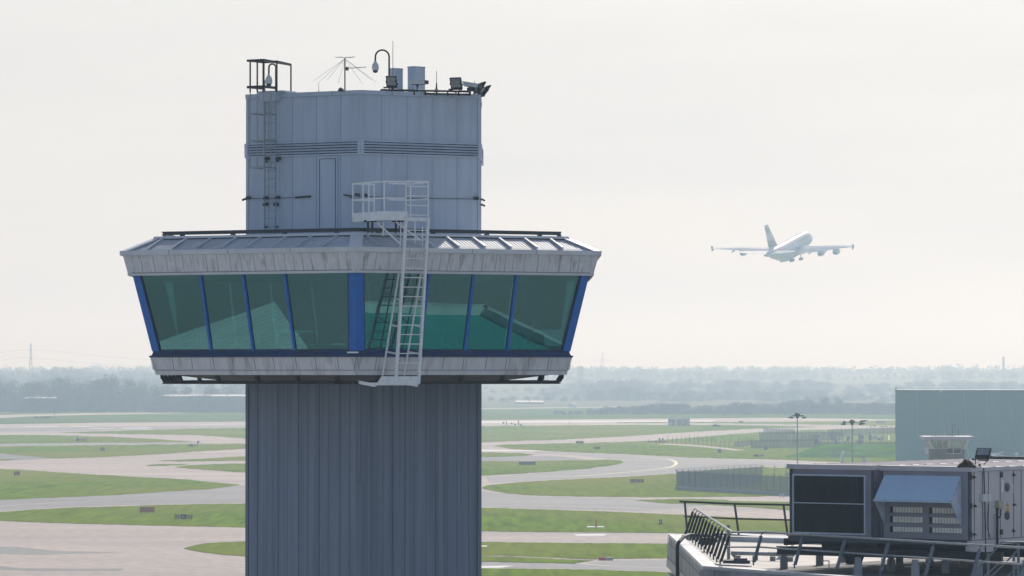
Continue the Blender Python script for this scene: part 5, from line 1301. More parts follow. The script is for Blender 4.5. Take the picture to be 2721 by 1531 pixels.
sign(497, 522, 1180.5, 1186.5, 'yellow sign with a dark middle panel near the grass corner by the tower', [(0, .3, Y_, 'A', BK), (.3, .65, B, 'G', Y_), (.65, 1, Y_, 'J', BK)])
sign(90, 136, 1107, 1112, 'long faded red and blue sign beyond the runway at left', [(0, .72, RD, '23R-05L', m_swht), (.72, 1, B, 'F1', Y_)])
sign(1378.5, 1423, 1226.8, 1235.4, 'wide blank dark blue board on the grass tongue', [(i / 8, (i + 1) / 8, m_sback, None, None) for i in range(8)])
sign(1530, 1550.5, 1172, 1178, 'short grey brown board on the verge just beyond the red and black sign', [(i / 3, (i + 1) / 3, m_sbrn, None, None) for i in range(3)])
sign(1576.6, 1595.4, 1187.4, 1193.6, 'small sign with a black middle between red ends', [(0, .28, m_sora, None, None), (.28, .72, B, 'E', m_swht), (.72, 1, m_sora, None, None)])
sign(1673.8, 1710.8, 1273.3, 1282.6, 'wide blank red brown board on the hook shaped grass', [(i / 6, (i + 1) / 6, m_sbrn if i % 2 else m_sora, None, None) for i in range(6)])
sign(1751, 1759.8, 1380.5, 1392.5, 'small upright dark sign reading A near the terminal railing', [(0, 1, B, 'A', m_swht)])
sign(1963, 1975.6, 1119, 1123.2, 'tiny red brown board beside the far runway', [(0, 1, m_sbrn, None, None)])
sign(2000.6, 2031.7, 1207.5, 1213.6, 'red, black and yellow sign below the fenced compound', [(0, .16, m_sora, None, None), (.16, .45, B, 'K2', Y_), (.45, 1, Y_, '\u2192J D', BK)])
sign(2328, 2351.5, 1120, 1124, 'tiny purple grey board by the hangar corner', [(0, 1, m_sbrn, None, None)])
def post_marker(x, y0, y1, w, label, slab=None, mat=None):
    b = G(x, y1, .09); t = thing('marker_post', label, 'marker post', b, 'orange marker posts on the grass')
    h = P(x, y0, b.y).z - b.z; ww = w * b.y / FP
    MB().box(b + Zu * h / 2, (ww, ww, h)).box(b + Zu * (h + .03), (ww * 1.15, ww * 1.15, .06)).build('post', mat or m_post, t)
    if slab: a, c = G(slab[0], y1, .1), G(slab[1], y1, .1); MB().box(((a.x + c.x) / 2, b.y + 1.0, .13), (c.x - a.x, 3.4, .08)).build('slab', m_swht, t)
post_marker(1583.8, 1381, 1401.5, 5.5, 'orange post standing on a white slab in the near grass', (1560, 1606))
post_marker(1274, 1433, 1453, 5, 'orange post half hidden behind the right edge of the tower shaft', (1274, 1294))
post_marker(229.5, 1164, 1173, 3, 'orange post at the end of the half black, half yellow sign')
post_marker(205, 1156.5, 1160, 2.5, 'tiny dark topped post behind the half black, half yellow sign', mat=m_sbrn)
post_marker(1377.5, 1117, 1130, 3.5, 'tallest of the orange posts on the far grass right of the tower')
post_marker(1346, 1120, 1130, 2.5, 'thin grey post on the far grass right of the tower', mat=m_sbrn)
mb = MB(); b = G(525, 1186, .09); s_ = b.y / FP; mb.box(b + V(0, 0, 3.5 * s_), (2.4 * s_, .4, 9 * s_)); mb.box(b + V(1.5 * s_, 0, 11.5 * s_), (6 * s_, .5, 5 * s_)); mb.tube(b + V(0, 0, 7 * s_), b + V(1.5 * s_, 0, 12 * s_), .12)
solo(mb, 'beacon_stand', m_sbrn, 'brown lamp stand behind the yellow sign by the grass corner', 'marker post')
for x, y, w, h, lb in ((1337.5, 1126, 5, 4, 'small blue grey cabinet farthest left in the far group'), (1359.5, 1128, 4.5, 4, 'small blue grey cabinet between the two far posts'), (1369, 1130, 5, 3.5, 'low blue grey cabinet just left of the tall far post'), (1384, 1131, 5, 3.5, 'low blue grey cabinet just right of the tall far post')):
    b = G(x, y, .09); s_ = b.y / FP; mb = MB(); mb.box(b + Zu * h * s_ / 2, (w * s_, .9, h * s_)); mb.box(b + Zu * (h * s_ + .05), (w * s_ * 1.1, 1.0, .1)); mb.box(b + V(0, -.5, h * s_ * .5), (w * s_ * .7, .06, h * s_ * .7))
    solo(mb, 'equipment_cabinet', m_sback, lb, 'cabinet', 'equipment cabinets on the far grass')
# broken red and grey barrier block
t = thing('barrier_block', 'red and grey barrier lying on the near verge', 'barrier', G(1610, 1488, .09)); b = G(1610, 1488, .09); s_ = b.y / FP
m_bred = M('barrier_red', (0.55, 0.05, 0.04), .5)
MB().box(b + V(-9.5 * s_, 0, 3.6 * s_), (19 * s_, .5, 7.2 * s_)).box(b + V(-9.5 * s_, 0, .1), (19 * s_, .9, .25)).build('red_half', m_bred, t); MB().box(b + V(9.5 * s_, 0, 3.2 * s_), (19 * s_, .5, 6.4 * s_)).box(b + V(9.5 * s_, 0, .1), (19 * s_, .9, .25)).build('grey_half', m_galv, t)
# far masts and poles
def pole(x, y0, y1, r, label, name='thin_mast', head=False, cat='mast', mat=None, group=None, gz=0.0):
    b = G(x, y1, gz) if gz == 0 else P(x, y1, gz); top = P(x, y0, b.y); mb = MB(); mb.tube(b, top, r, r * .7, n=6)
    mb.box(b + Zu * .1, (r * 4, r * 4, .2))
    if head: mb.box(top, (2.2, .3, .25)); mb.box(top + V(-1.2, 0, -.2), (.8, .5, .3)); mb.box(top + V(1.2, 0, -.2), (.8, .5, .3))
    return solo(mb, name, mat or m_dkgrey, label, cat, group)
pole(145, 1084, 1113, .16, 'thin dark mast beyond the runway at left, beside the long red sign')
pole(1514, 1120, 1137, .14, 'thin dark mast on the wide far grass right of the tower')
pole(2319.6, 1132, 1150, .12, 'shorter twin headed pole in the fenced compound', head=True)
pole(2347.7, 1133, 1152, .12, 'taller twin headed pole in the fenced compound nearest the hangar', head=True)
# small runway edge lights
mb0 = None
for i, (x, y) in enumerate(((110, 1119.5), (168, 1120), (225, 1120), (241, 1118), (281, 1120.5), (18, 1114.5), (594, 1113.5), (300, 1166))):
    b = G(x, y, .02)
    if mb0 is None:
        mb = MB(); mb.lathe(b, [(.25, 0), (.3, .15), (.2, .5), (.28, .7), (.1, .85)], n=8); mb0 = solo(mb, 'edge_light', m_galv, 'small runway edge light in the far grass', 'runway light', 'runway edge lights', loc=b)
    else: c = mb0.copy(); COL.objects.link(c); c.location = b
mb = MB(); b = G(1912, 1203.5, .09); mb.lathe(b, [(.5, 0), (.7, .5), (.6, 1.2), (.1, 1.5)], n=10); solo(mb, 'marker_cone', m_sback, 'small dark marker left of the hidden sign in the green below the posts', 'marker'); mb = MB(); b = G(2034, 1196, .09); mb.lathe(b, [(.5, 0), (.7, .6), (.6, 1.2), (.1, 1.5)], n=10); mb.tube(b + Zu, b + Zu * 1.9, .3); solo(mb, 'marker_cone', m_sback, 'small dark marker in front of the fenced compound', 'marker')
# ---------------------------------------------------------------- checkered hut
m_hut = M('hut_pale', (0.42, 0.48, 0.54), .6); m_hor = M('hut_ochre', (0.36, 0.24, 0.10), .6)
b = G(1804, 1131.5, .09); s_ = b.y / FP; hut = thing('striped_hut', 'pale hut with ochre vertical stripes beside the far runway', 'hut', b)
MB().box(b + Zu * 9.7 * s_, (57 * s_, 6, 19.4 * s_)).build('body', m_hut, hut)
for x0, x1 in ((9.5, 16), (25, 33), (42, 51)): MB().box(b + V((-28.5 + (x0 + x1) / 2) * s_, -3.05, 8.5 * s_), ((x1 - x0) * s_, .12, 17 * s_)).build('stripe', m_hor, hut)
mb = MB()
for x in (3, 6.5, 12, 16): mb.box(b + V((-28.5 + x) * s_, -3.12, 14 * s_), (1.3 * s_, .1, 8 * s_))
mb.build('louvre', m_dkgrey, hut); MB().box(b + Zu * 19.6 * s_, (58 * s_, 6.4, .5 * s_)).build('roof', m_galv, hut)
MB().tube(b + V(-17.5 * s_, 0, 19 * s_), b + V(-17.5 * s_, 0, 22 * s_), .1).lathe(b + V(-17.5 * s_, 0, 22 * s_), [(.3, 0), (.45, .3), (.4, .7), (.1, .9)], n=10).build('beacon', m_post, hut)
MB().tube(b + V(13 * s_, -2, 18 * s_), b + V(13 * s_, -2, 22.5 * s_), .25).box(b + V(11 * s_, -4, 1.0 * s_), (9 * s_, 2, 3.5 * s_)).build('plant_box', m_sback, hut)
t = thing('service_vehicle', 'small yellow topped vehicle parked on the far grass right of the striped hut', 'vehicle', G(1903, 1133.5, .09)); b = G(1903, 1133.5, .09); s_ = b.y / FP
MB().box(b + V(0, 0, 2.6 * s_), (23 * s_, 2.2, 3.6 * s_)).box(b + V(-2 * s_, 0, 5.2 * s_), (5 * s_, 1.9, 2.6 * s_)).build('body', m_sback, t); MB().box(b + V(-2 * s_, 0, 6.7 * s_), (3.5 * s_, 1.5, .6 * s_)).build('beacon', m_post, t)
mb = MB()
for dx in (-7, -2, 7): mb.lathe(b + V(dx * s_, -1.1, .45), [(.5, 0), (.5, .3)], n=10, ax=V(0, 1, 0))
mb.build('wheels', m_tyre, t)

# ---------------------------------------------------------------- fences
def mesh_mat(name, col, alpha):
    m = bpy.data.materials.new(name); m.use_nodes = True; t = m.node_tree; N = t.nodes; K = t.links.new
    b = N['Principled BSDF']; b.inputs['Base Color'].default_value = (*col, 1); b.inputs['Roughness'].default_value = .6
    tr = N.new('ShaderNodeBsdfTransparent'); mx = N.new('ShaderNodeMixShader'); mx.inputs[0].default_value = alpha
    K(tr.outputs[0], mx.inputs[1]); K(b.outputs[0], mx.inputs[2]); K(mx.outputs[0], N['Material Output'].inputs['Surface']); return m
m_mesh = mesh_mat('wire_mesh', (0.045, 0.07, 0.10), .74); m_mesh2 = mesh_mat('wire_mesh_far', (0.05, 0.07, 0.10), .62)
m_fpost = M('fence_post_green', (0.025, 0.05, 0.07), .6, var=.15)
m_base = M('fence_base_concrete', (0.24, 0.27, 0.31), .8, var=.1)
def fence(a, b, h, n, label, name='security_fence', wall=0.0, arms=True, mesh=True, r=.06, group=None, mm=None, coil=False):
    a, b = Vector(a), Vector(b); t = thing(name, label, 'fence', (a + b) / 2, group); d = (b - a); side = V(-d.y, d.x, 0).normalized()
    for i in range(n + 1):
        p = a + d * i / n; mb = MB(); mb.tube(p + Zu * wall, p + Zu * (wall + h), r, n=6)
        if arms:
            tp = p + Zu * (wall + h); dd = d.normalized() * .32
            mb.tube(tp, tp + dd + Zu * .42 + side * .25, r * .7, n=5); mb.tube(tp, tp - dd + Zu * .42 - side * .25, r * .7, n=5)
        mb.build('post', m_fpost, t)
    if mesh:
        mb = MB(); o = side * .02; p0, p1 = a + Zu * wall + o, b + Zu * wall + o; mb.add([p0, p1, p1 + Zu * h, p0 + Zu * h], [(0, 1, 2, 3)]); mb.build('mesh_panel', mm or m_mesh, t, fixn=False)
    if wall:
        mb = MB(); mb.obb((a + b) / 2 + Zu * wall / 2, d / 2 + d.normalized() * .3, side * .25, Zu * wall / 2); mb.build('base_wall', m_base, t)
    if coil:
        mb = MB(); N_ = int(d.length / .5); pts = []
        for i in range(N_ * 6): ph = i / 6 * 2 * math.pi; q = a + d * (i / (N_ * 6)) + Zu * (wall + h + .45); pts.append(q + side * .32 * math.cos(ph) + Zu * .32 * math.sin(ph))
        mb.path(pts, .012, n=3); mb.build('razor_coil', m_galv, t)
    return t
wz = 10 * 970 / FP
fa = G(1798, 1302.3); fb = G(2110, 1319.2)
fence(fa, fb, 3.45, 18, 'near side of the security fence, on a low grey wall beside the finned plant unit', wall=.9, r=.075, coil=False, group='security fence runs')
fc = V(P(2023, 985, 1018).x, 1018, 0)
fence(fa, fc, 3.45, 15, 'receding side of the security fence with razor coil, behind the near side', wall=.9, r=.065, coil=True, group='security fence runs')
fence(V(P(2027, 985, 1016).x, 1016, 0), V(P(2150, 985, 1000).x, 1000, 0), 4.4, 4, 'open row of forked posts beyond the fence corner', wall=0, mesh=False, r=.075, group='security fence runs')
mb = MB(); q = G(1960, 1306)
for i, (x, y, h) in enumerate(((2003, 1300, 2.6), (2020, 1302, 2.0), (2035, 1302, 2.7), (2052, 1304, 2.4), (2068, 1304, 2.0), (2085, 1306, 2.6))):
    p = G(x, y); mb.box(p + Zu * h / 2, (.1, .1, h)); mb.box(p + V(.6, 0, h * .55), (1.2, .06, .08)); mb.box(p + V(.6, 0, h), (1.2, .06, .08))
solo(mb, 'inner_railing', m_fpost, 'short dark rails inside the near security fence', 'railing')
t = thing('direction_board', 'small pale blue board on two legs below the security fence wall', 'sign', G(2077, 1324)); q = G(2077, 1324); s_ = q.y / FP
MB().box(q + Zu * 8 * s_, (15 * s_, .1, 7 * s_)).build('board', m_hut, t); MB().box(q + V(-5 * s_, 0, 2.4 * s_), (.08, .08, 5 * s_)).box(q + V(5 * s_, 0, 2.4 * s_), (.08, .08, 5 * s_)).build('leg', m_dkgrey, t)
struct(flat([(1930, 1331), (1980, 1322), (2060, 1320), (2200, 1322), (2200, 1334), (2050, 1333)], .1), 'path', m_conc)
# far compound
FG = 'fence rows of the far compound'
def f2(x0, yb0, x1, yb1, yt0, n, label, arms=True, mesh=True):
    a, b = G(x0, yb0, .09), G(x1, yb1, .09); h = P(x0, yt0, a.y).z
    return fence(a, b, h, n, label, arms=arms, mesh=mesh, r=.09, group=FG, mm=m_mesh2)
f2(2030, 1152, 2112, 1154, 1139, 10, 'far compound fence row standing against the pale taxiway')
f2(2018, 1173, 2240, 1170, 1150.5, 22, 'middle fence row of the far compound')
f2(1995.5, 1192, 2172, 1189, 1171, 24, 'near fence row of the far compound, left of the second lamp mast')
f2(2172, 1187, 2378, 1188, 1175, 22, 'low dark fence row just above the grass bank')
f2(2200, 1160, 2379, 1152, 1143, 16, 'rear fence row of the far compound running to the hangar')
f2(1953, 1189, 1998, 1183, 1175, 5, 'small grey green gate fence left of the far compound')
mb = MB(); rnd = random.Random(9)
m_clut = M('compound_clutter', (0.05, 0.07, 0.09), .7, var=.3, scale=.5)
for i in range(34):
    x = rnd.uniform(2165, 2372); y = rnd.uniform(1166, 1184); b = G(x, y, .05); h = rnd.uniform(.8, 2.4); w = rnd.uniform(.5, 2.2); mb = MB()
    if i % 3: mb.box(b + Zu * h / 2, (w, 1.0, h)); mb.box(b + V(0, 0, h + .06), (w * 1.1, 1.1, .12)); mb.box(b + V(0, -.52, h * .5), (w * .5, .05, h * .7))
    else: mb.tube(b, b + Zu * (h + 1.5), .09); mb.tube(b + Zu * (h + 1.2), b + V(.7, 0, h + 1.6), .06); mb.box(b + Zu * (h + 1.5), (.5, .3, .2))
    solo(mb, 'compound_cabinet' if i % 3 else 'compound_lamp', m_clut if i % 4 else m_galv, 'small hazy cabinet inside the far fenced compound' if i % 3 else 'small hazy lamp post inside the far fenced compound', 'cabinet' if i % 3 else 'lamp post', 'cabinets in the far compound' if i % 3 else 'lamp posts in the far compound')
mb = MB(); a, b = G(2356, 1168, .09), G(2370, 1172, .09); mb.bar(P(2357, 1153, a.y), P(2368, 1161, a.y), .5, .3); mb.tube(P(2362, 1157, a.y), G(2362, 1170, .09), .15); solo(mb, 'boom_gate', m_swht, 'slanting white barrier arm near the hangar corner', 'barrier')
# track with post and wire fence, barrier fence and two round signs
struct(flat([(1748, 1179), (1780, 1178.6), (1860, 1183), (1920, 1189), (1985, 1197), (1950, 1197), (1880, 1189.5), (1800, 1183), (1750, 1181.3)], .1), 'path', m_conc)
for i in range(17):
    x = 1775 + i * 11.6; y = 1178.2 + i * .85 + (1.5 if i > 9 else 0)
    b = G(x, y, .09); mb = MB(); h = rnd.uniform(2.2, 3.2); mb.tube(b, b + Zu * h, .09, n=5); mb.tube(b + Zu * h, b + V(.25, 0, h + .25), .07, n=5)
    solo(mb, 'fence_post', m_fpost, 'thin dark fence post along the pale track', 'fence post', 'fence posts along the pale track')
for i in range(9):
    x = 1810 + i * 22; y = 1174.5 + i * .35; b = G(x, y, .09); mb = MB(); mb.tube(b, b + Zu * 2.6, .07, n=5); mb.tube(b + Zu * 2.6, b + V(.2, 0, 2.9), .06, n=5)
    solo(mb, 'fence_post', m_fpost, 'thin dark fence post out in the grass beyond the pale track', 'fence post', 'fence posts beyond the pale track')
m_rw = M('barrier_red_white', (0.42, 0.16, 0.15), .6, var=.5, scale=1.5)
t = thing('barrier_fence', 'red and white barrier fence across the start of the pale track', 'barrier', G(1745, 1178.5, .09)); b = G(1745, 1178.5, .09); s_ = b.y / FP
for i in range(8): MB().box(b + V((-20 + i * 6) * s_, 0, 4.8 * s_), (4.6 * s_, .15, 3.6 * s_)).box(b + V((-22 + i * 6) * s_, 0, 2 * s_), (.7 * s_, .1, 4 * s_)).build('barrier_panel', m_rw if i % 2 == 0 else m_sred, t)
MB().box(b + V(-21 * s_, 0, 5 * s_), (.8 * s_, .15, 12 * s_)).build('end_post', m_dkgrey, t)
for x, col, lb in ((1752.5, 'sign_red', 'round dark red road sign at the red and white barrier'), (1761, 'blue', 'round blue road sign at the red and white barrier')):
    b = G(x, 1180.5, .09); s_ = b.y / FP; t = thing('round_sign', lb, 'sign', b, 'round road signs at the barrier')
    if col == 'blue': mm = M('sign_blue', (0.03, 0.14, 0.40), .5)
    else: mm = M('round_sign_red', (0.40, 0.03, 0.05), .5)
    MB().tube(b, b + Zu * 10 * s_, .1).build('pole', m_dkgrey, t)
    MB().lathe(b + Zu * (13.3 * s_), [(2.9 * s_, 0), (2.9 * s_, .12)], n=20, ax=V(0, -1, 0)).build('disc', mm, t)

# ---------------------------------------------------------------- grass bank
mb = MB(); pr = []
N1, N2 = 60, 10; rnd = random.Random(2)
xs0, xs1 = 2085, 2460
g = []
for i in range(N1 + 1):
    x = xs0 + (xs1 - xs0) * i / N1; row = []
    amp = min(1, max(0, (i / N1) * 3.2)); amp = amp * amp * (3 - 2 * amp)
    for j in range(N2 + 1):
        v = j / N2; p = G(x, 1217 - 4 * v, .085); Yb = 1330 + 36 * v; xx = (x - 1360.5) / FP * Yb
        hgt_ = 3.9 * amp * math.sin(math.pi * min(1, v * .72)) ** .8 + .3 * noise.noise(V(xx * .08, v * 2, 0)) * amp
        row.append(V(xx, Yb, .086 + max(0, hgt_)))
    g.append(row)
vs = [p for r_ in g for p in r_]; w_ = N2 + 1
mb.add(vs, [(i*w_+j, (i+1)*w_+j, (i+1)*w_+j+1, i*w_+j+1) for i in range(N1) for j in range(N2)])
m_bank = M('bank_grass', (0.10, 0.23, 0.015), 1.0, var=.25, scale=.15, fine=1.2, spec=0.0, col2=(0.07, .14, .03), c2scale=.2)
o = mb.build('grass_bank', m_bank, smooth=True); o['kind'] = 'structure'

# ---------------------------------------------------------------- lamp masts
def mast(x, ytop, Y, lamps, label):
    top = P(x, ytop, Y); t = thing('lamp_mast', label, 'lamp mast', V(top.x, Y, 0), 'tall apron lamp masts')
    s_ = Y / FP
    MB().tube(V(top.x, Y, 0), V(top.x, Y, top.z - 12 * s_), 1.9 * s_, 1.35 * s_, n=10).build('pole', m_galv, t, smooth=True)
    c = V(top.x, Y, top.z)
    MB().lathe(c - Zu * 9.5 * s_, [(3 * s_, -6 * s_), (4.5 * s_, 0), (7.2 * s_, .5 * s_), (7.4 * s_, 4 * s_), (6 * s_, 7 * s_), (2.5 * s_, 9 * s_)], n=16).build('hub', m_black, t, smooth=False)
    for dx, dz, dy, ln, tl in lamps:
        e = c + V(dx * s_, dy * s_, dz * s_); mb = MB(); mb.tube(c + V(math.copysign(5, dx) * s_, 0, -9 * s_), V(e.x, e.y, c.z - 9.5 * s_), .9 * s_, n=6)
        mb.tube(V(e.x, e.y, c.z - 9.5 * s_), e, .6 * s_, n=5); mb.build('arm', m_black, t)
        d = V(math.copysign(1, dx) * math.cos(tl), 0, math.sin(tl))
        mb = MB(); r0 = e - d * ln * .35 * s_; n_ = 10; rings = []
        for k, (f, ww, hh) in enumerate(((0, 2.6, 1.6), (.15, 3.0, 2.3), (.6, 2.8, 2.0), (.9, 1.8, 1.0), (1.0, .5, .3))):
            rings.append([r0 + d * f * ln * s_ + V(0, math.cos(2*math.pi*i/n_) * ww * s_, 0) + V(-d.z, 0, d.x) * math.copysign(1, d.x) * (math.sin(2*math.pi*i/n_) * hh * s_ + .4 * hh * s_) for i in range(n_)])
        mb.loft(rings); lp = mb.build('lamp_head', m_black if dy <= 0 else m_black, t, smooth=True)
        MB().obb(e - Zu * 1.9 * s_, d * ln * .42 * s_, V(0, 2.2 * s_, 0), V(-d.z, 0, d.x) * .25 * s_).build('lens', m_lamp, lp)
mast(2118.6, 1096, 740, [(-16, -14.5, 0, 15, R(6)), (18, -14.5, 0, 13, R(8)), (-10, -9.5, -8, 6, 0), (13, -9.5, 10, 6, 0)], 'slimmer tall lamp mast with two hooded lamps, left of the other')
mast(2264.5, 1114.5, 700, [(-23, -13.5, 0, 14, R(4)), (24, -13, -2, 17, R(10)), (-20, -7.5, 6, 9, 0), (28, -5.5, 6, 21, R(8))], 'tall lamp mast with four hooded lamps nearer the hangar')

# ---------------------------------------------------------------- hangar
m_hang = M('hangar_green', (0.14, 0.32, 0.30), .6, var=.05, scale=.05, stretch=(1, 1, .2), bump=.0)
HY = 1180.0
hx0 = P(2379, 1037, HY).x; hz = P(2379, 1038, HY).z
hang = thing('hangar', 'huge plain grey green hangar wall at the right', 'hangar', V(hx0 + 60, HY + 40, 0))
m_hr = M('hangar_ribbed', (0.105, 0.27, 0.25), .55, var=.04, scale=.05)
mb = MB(); mb.prism([(hx0, HY), (hx0 + 120, HY), (hx0 + 126, HY + 60), (hx0 + 6.5, HY + 60)], 0, hz); mb.build('wall', m_hang, hang)
mb = MB(); x = hx0 + .2
while x < hx0 + 45: mb.box((x, HY - .06, hz / 2), (.18, .12, hz - .4)); x += .55
mb.build('wall_ribs', m_hr, hang)
mb = MB(); mb.box((hx0 + 60, HY - .1, hz + .0), (120.2, .5, .3)); mb.build('roof_edge', m_sback, hang)
m_pipe = M('downpipe_pale', (0.34, 0.42, 0.46), .5)
for x0, x1, ya, yb in ((2438.8, 2439.5, 1040, 1160), (2498, 2513, 1041, 1185), (2560, 2573, 1043, 1216), (2620, 2635, 1043, 1216), (2685, 2697, 1060, 1216)):
    mb = MB(); a, b = P(x0, ya, HY - .25), P(x1, yb, HY - .25); mb.tube(a, V(a.x * .3 + b.x * .7 if 0 else (a.x + b.x) / 2, a.y, (a.z + b.z) / 2), .10, n=6); mb.tube(V((a.x + b.x) / 2, a.y, (a.z + b.z) / 2), b, .10, n=6); mb.build('downpipe', m_pipe, hang)
MB().lathe(P(2499.5, 1041, HY - .5), [(.3, 0), (.4, .3), (.2, .6)], n=8).build('roof_lamp', m_swht, hang)
MB().lathe(P(2380, 1037.5, HY + .5), [(.25, 0), (.3, .5), (.1, 1)], n=8).build('roof_lamp', m_swht, hang)
a, b = P(2457, 1208, HY - .4), P(2471, 1190, HY - .4); MB().box(((a.x + b.x) / 2, HY - .3, (a.z + b.z) / 2), (b.x - a.x, .3, b.z - a.z)).build('pale_door', m_hut, hang)
mb = MB(); a, b = P(2628, 1215, HY - 2), P(2664, 1212, HY - 2); mb.box(((a.x + b.x) / 2, HY - 3, (a.z + .0) / 1), (b.x - a.x, 3, 1.6)); mb.box(((a.x + b.x) / 2, HY - 3, a.z / 2), (b.x - a.x - 1, 2.4, a.z)); solo(mb, 'white_shed', m_hut, 'low pale shed at the foot of the hangar behind the floodlight', 'shed')
mb = MB(); q = P(2641, 1209, HY - 12); mb.tube(V(q.x, q.y, 0), q, .2); mb.box(q, (1.4, .6, 1.1)); mb.bar(q, q + V(2.8, 0, .9), .3, .3); solo(mb, 'windsock_camera', m_swht, 'small cream lamp arm in front of the hangar foot', 'lamp post')
mb = MB(); q = P(2702, 1206, HY - 14); mb.tube(V(q.x, q.y, 0), q, .15); mb.lathe(q - Zu * .4, [(.5, 0), (.55, .4), (.2, .8)], n=10); solo(mb, 'dome_lamp', m_swht, 'round pale lamp on a pole by the hangar at the right edge', 'lamp post')

# ---------------------------------------------------------------- small apron tower in front of the hangar
m_brick = M('grey_brick', (0.16, 0.155, 0.16), .8, var=.12, scale=2); m_wfr = M('pale_frame', (0.60, 0.58, 0.60), .5); m_lilac = M('roof_slab_pale', (0.42, 0.43, 0.50), .5)
AY = 600.0; s_ = AY / FP
ac = P(2521, 1218, AY); at_ = thing('apron_tower', 'small brick apron tower with flared windows and a flat pale roof', 'control tower', V(ac.x, AY, 0))
zt0, zt1 = P(2521, 1168.5, AY).z, P(2521, 1160, AY).z; zw0, zw1 = P(2521, 1193.5, AY).z, zt0
MB().box((ac.x, AY + 3, (zt0 + zt1) / 2), (133 * s_, 133 * s_, zt1 - zt0)).build('roof_slab', m_lilac, at_)
bw0, bw1 = 42 * s_, 52 * s_
def sq(w, z, d=None):
    d = d or w; return [V(ac.x - w, AY + 3 - d, z), V(ac.x + w, AY + 3 - d, z), V(ac.x + w, AY + 3 + d, z), V(ac.x - w, AY + 3 + d, z)]
MB().loft([sq(bw0 + .1, 0), sq(bw0 + .1, zw0)]).build('brick_wall', m_brick, at_)
m_glass2 = glass_mat('pale_green_glass', (0.45, 0.62, 0.56), .25, (0.7, 0.9, 0.85))
lo, hi = sq(bw0, zw0), sq(bw1, zw1)
for k in range(4):
    mb = MB(); mb.add([lo[k], lo[(k+1) % 4], hi[(k+1) % 4], hi[k]], [(0, 1, 2, 3)]); mb.build('window', m_glass2, at_, fixn=False)
    a0, a1, b0, b1 = lo[k], lo[(k+1) % 4], hi[k], hi[(k+1) % 4]
    fr = MB()
    for f in (0.0, .17, .34, .52, .70, .86):
        w = .22 if f in (0.0,) else (.18 if f == .52 else .08); fr.bar(a0.lerp(a1, f), b0.lerp(b1, f), w, w)
    fr.bar(a0, a1, .14, .16); fr.build('window_frame', m_wfr, at_)
MB().box((ac.x, AY + 3, zw0 - .03), (2 * bw0, 2 * bw0, .04)).box((ac.x - .6, AY + 3, zw0 + .5), (2.2, .6, .9)).build('desk', m_inside, at_)
a, b = P(2522, 1206, AY - 2), P(2559, 1194, AY - 2); yv = AY + 3 - bw0 - .14
MB().box(((a.x + b.x) / 2, yv, (a.z + b.z) / 2), (b.x - a.x, .1, b.z - a.z)).build('lower_window', m_screen, at_)
mb = MB(); mb.box(((a.x + b.x) / 2, yv - .05, a.z), (b.x - a.x + .1, .14, .1)); mb.box((a.x * .57 + b.x * .43, yv - .05, (a.z + b.z) / 2), (.08, .14, b.z - a.z)); mb.box((b.x, yv - .05, (a.z + b.z) / 2), (.08, .14, b.z - a.z)); mb.build('lower_window_frame', m_wfr, at_)
q = P(2487, 1160, AY + 2); MB().tube(q, q + Zu * .5, .03).lathe(q + Zu * .45, [(.08, 0), (.13, .08), (.13, .2), (.05, .3)], n=10).build('beacon', m_post, at_)
for x, y in ((2531, 1130), (2547, 1140)): MB().tube(P(x, 1161, AY + 2), P(x, y, AY + 2), .03, n=5).build('aerial', m_dkgrey, at_)
mb = MB(); q = P(2533, 1132, AY + 2); mb.bar(q + V(-.3, 0, 0), q + V(.4, 0, .25), .04, .05); mb.build('wind_vane', m_dkgrey, at_)
mb = MB()
for x in range(2478, 2535, 7): q = P(x, 1160.5, AY + 2); mb.box(q + Zu * .05, (.3, .3, .12))
mb.build('roof_lamp', m_post, at_)

# ---------------------------------------------------------------- parked aircraft tails
m_jet = M('jet_white', (0.58, 0.60, 0.62), .35, var=.05)
def loft_fus(mb, c, L_, r, ang, n=14):
    d = V(math.cos(ang), math.sin(ang), 0); sd_ = V(-d.y, d.x, 0); rings = []
    for f, k in ((0, .08), (.04, .45), (.1, .85), (.2, 1), (.62, 1), (.8, .75), (.93, .35), (1, .1)):
        rings.append([c + d * L_ * (f - .9) * -1 + sd_ * r * k * math.cos(2*math.pi*i/n) + Zu * (r * k * math.sin(2*math.pi*i/n) + (1 - k) * r * (.5 if f > .5 else -.2)) for i in range(n)])
    return mb.loft(rings)
t = thing('parked_jet', 'pale tee tailed aircraft behind the plant units, only its tail showing', 'aircraft', V(P(2238, 1205, 1000).x, 1000, 0))
q = P(2238, 1206, 1000); base = V(q.x - 1.0, 1000, 2.6)
loft_fus(MB(), base, 24, 1.35, R(-100)).build('fuselage', m_jet, t, smooth=True)
MB().hexa([V(q.x - 1.1, 997.2, 3.4), V(q.x - .9, 1002.5, 3.4), V(q.x - .4, 1002.5, 3.4), V(q.x - .5, 997.2, 3.4), V(q.x - .1, 999.3, q.z), V(q.x - .0, 1003.2, q.z), V(q.x + .5, 1003.2, q.z), V(q.x + .45, 999.3, q.z)]).build('fin', m_jet, t)
MB().loft([[V(q.x + .25 + sx * 3.85, 1001.5 + .8 * abs(sx), q.z - .02 + .02), V(q.x + .25 + sx * 3.85, 1003.2 + .3 * abs(sx), q.z), V(q.x + .25 + sx * 3.85, 1003.2 + .3 * abs(sx), q.z + .12 + .15 * (1 - abs(sx))), V(q.x + .25 + sx * 3.85, 1001.5 + .8 * abs(sx), q.z + .14 + .2 * (1 - abs(sx)))] for sx in (-1, -.5, 0, .5, 1)]).build('tailplane', m_jet, t)
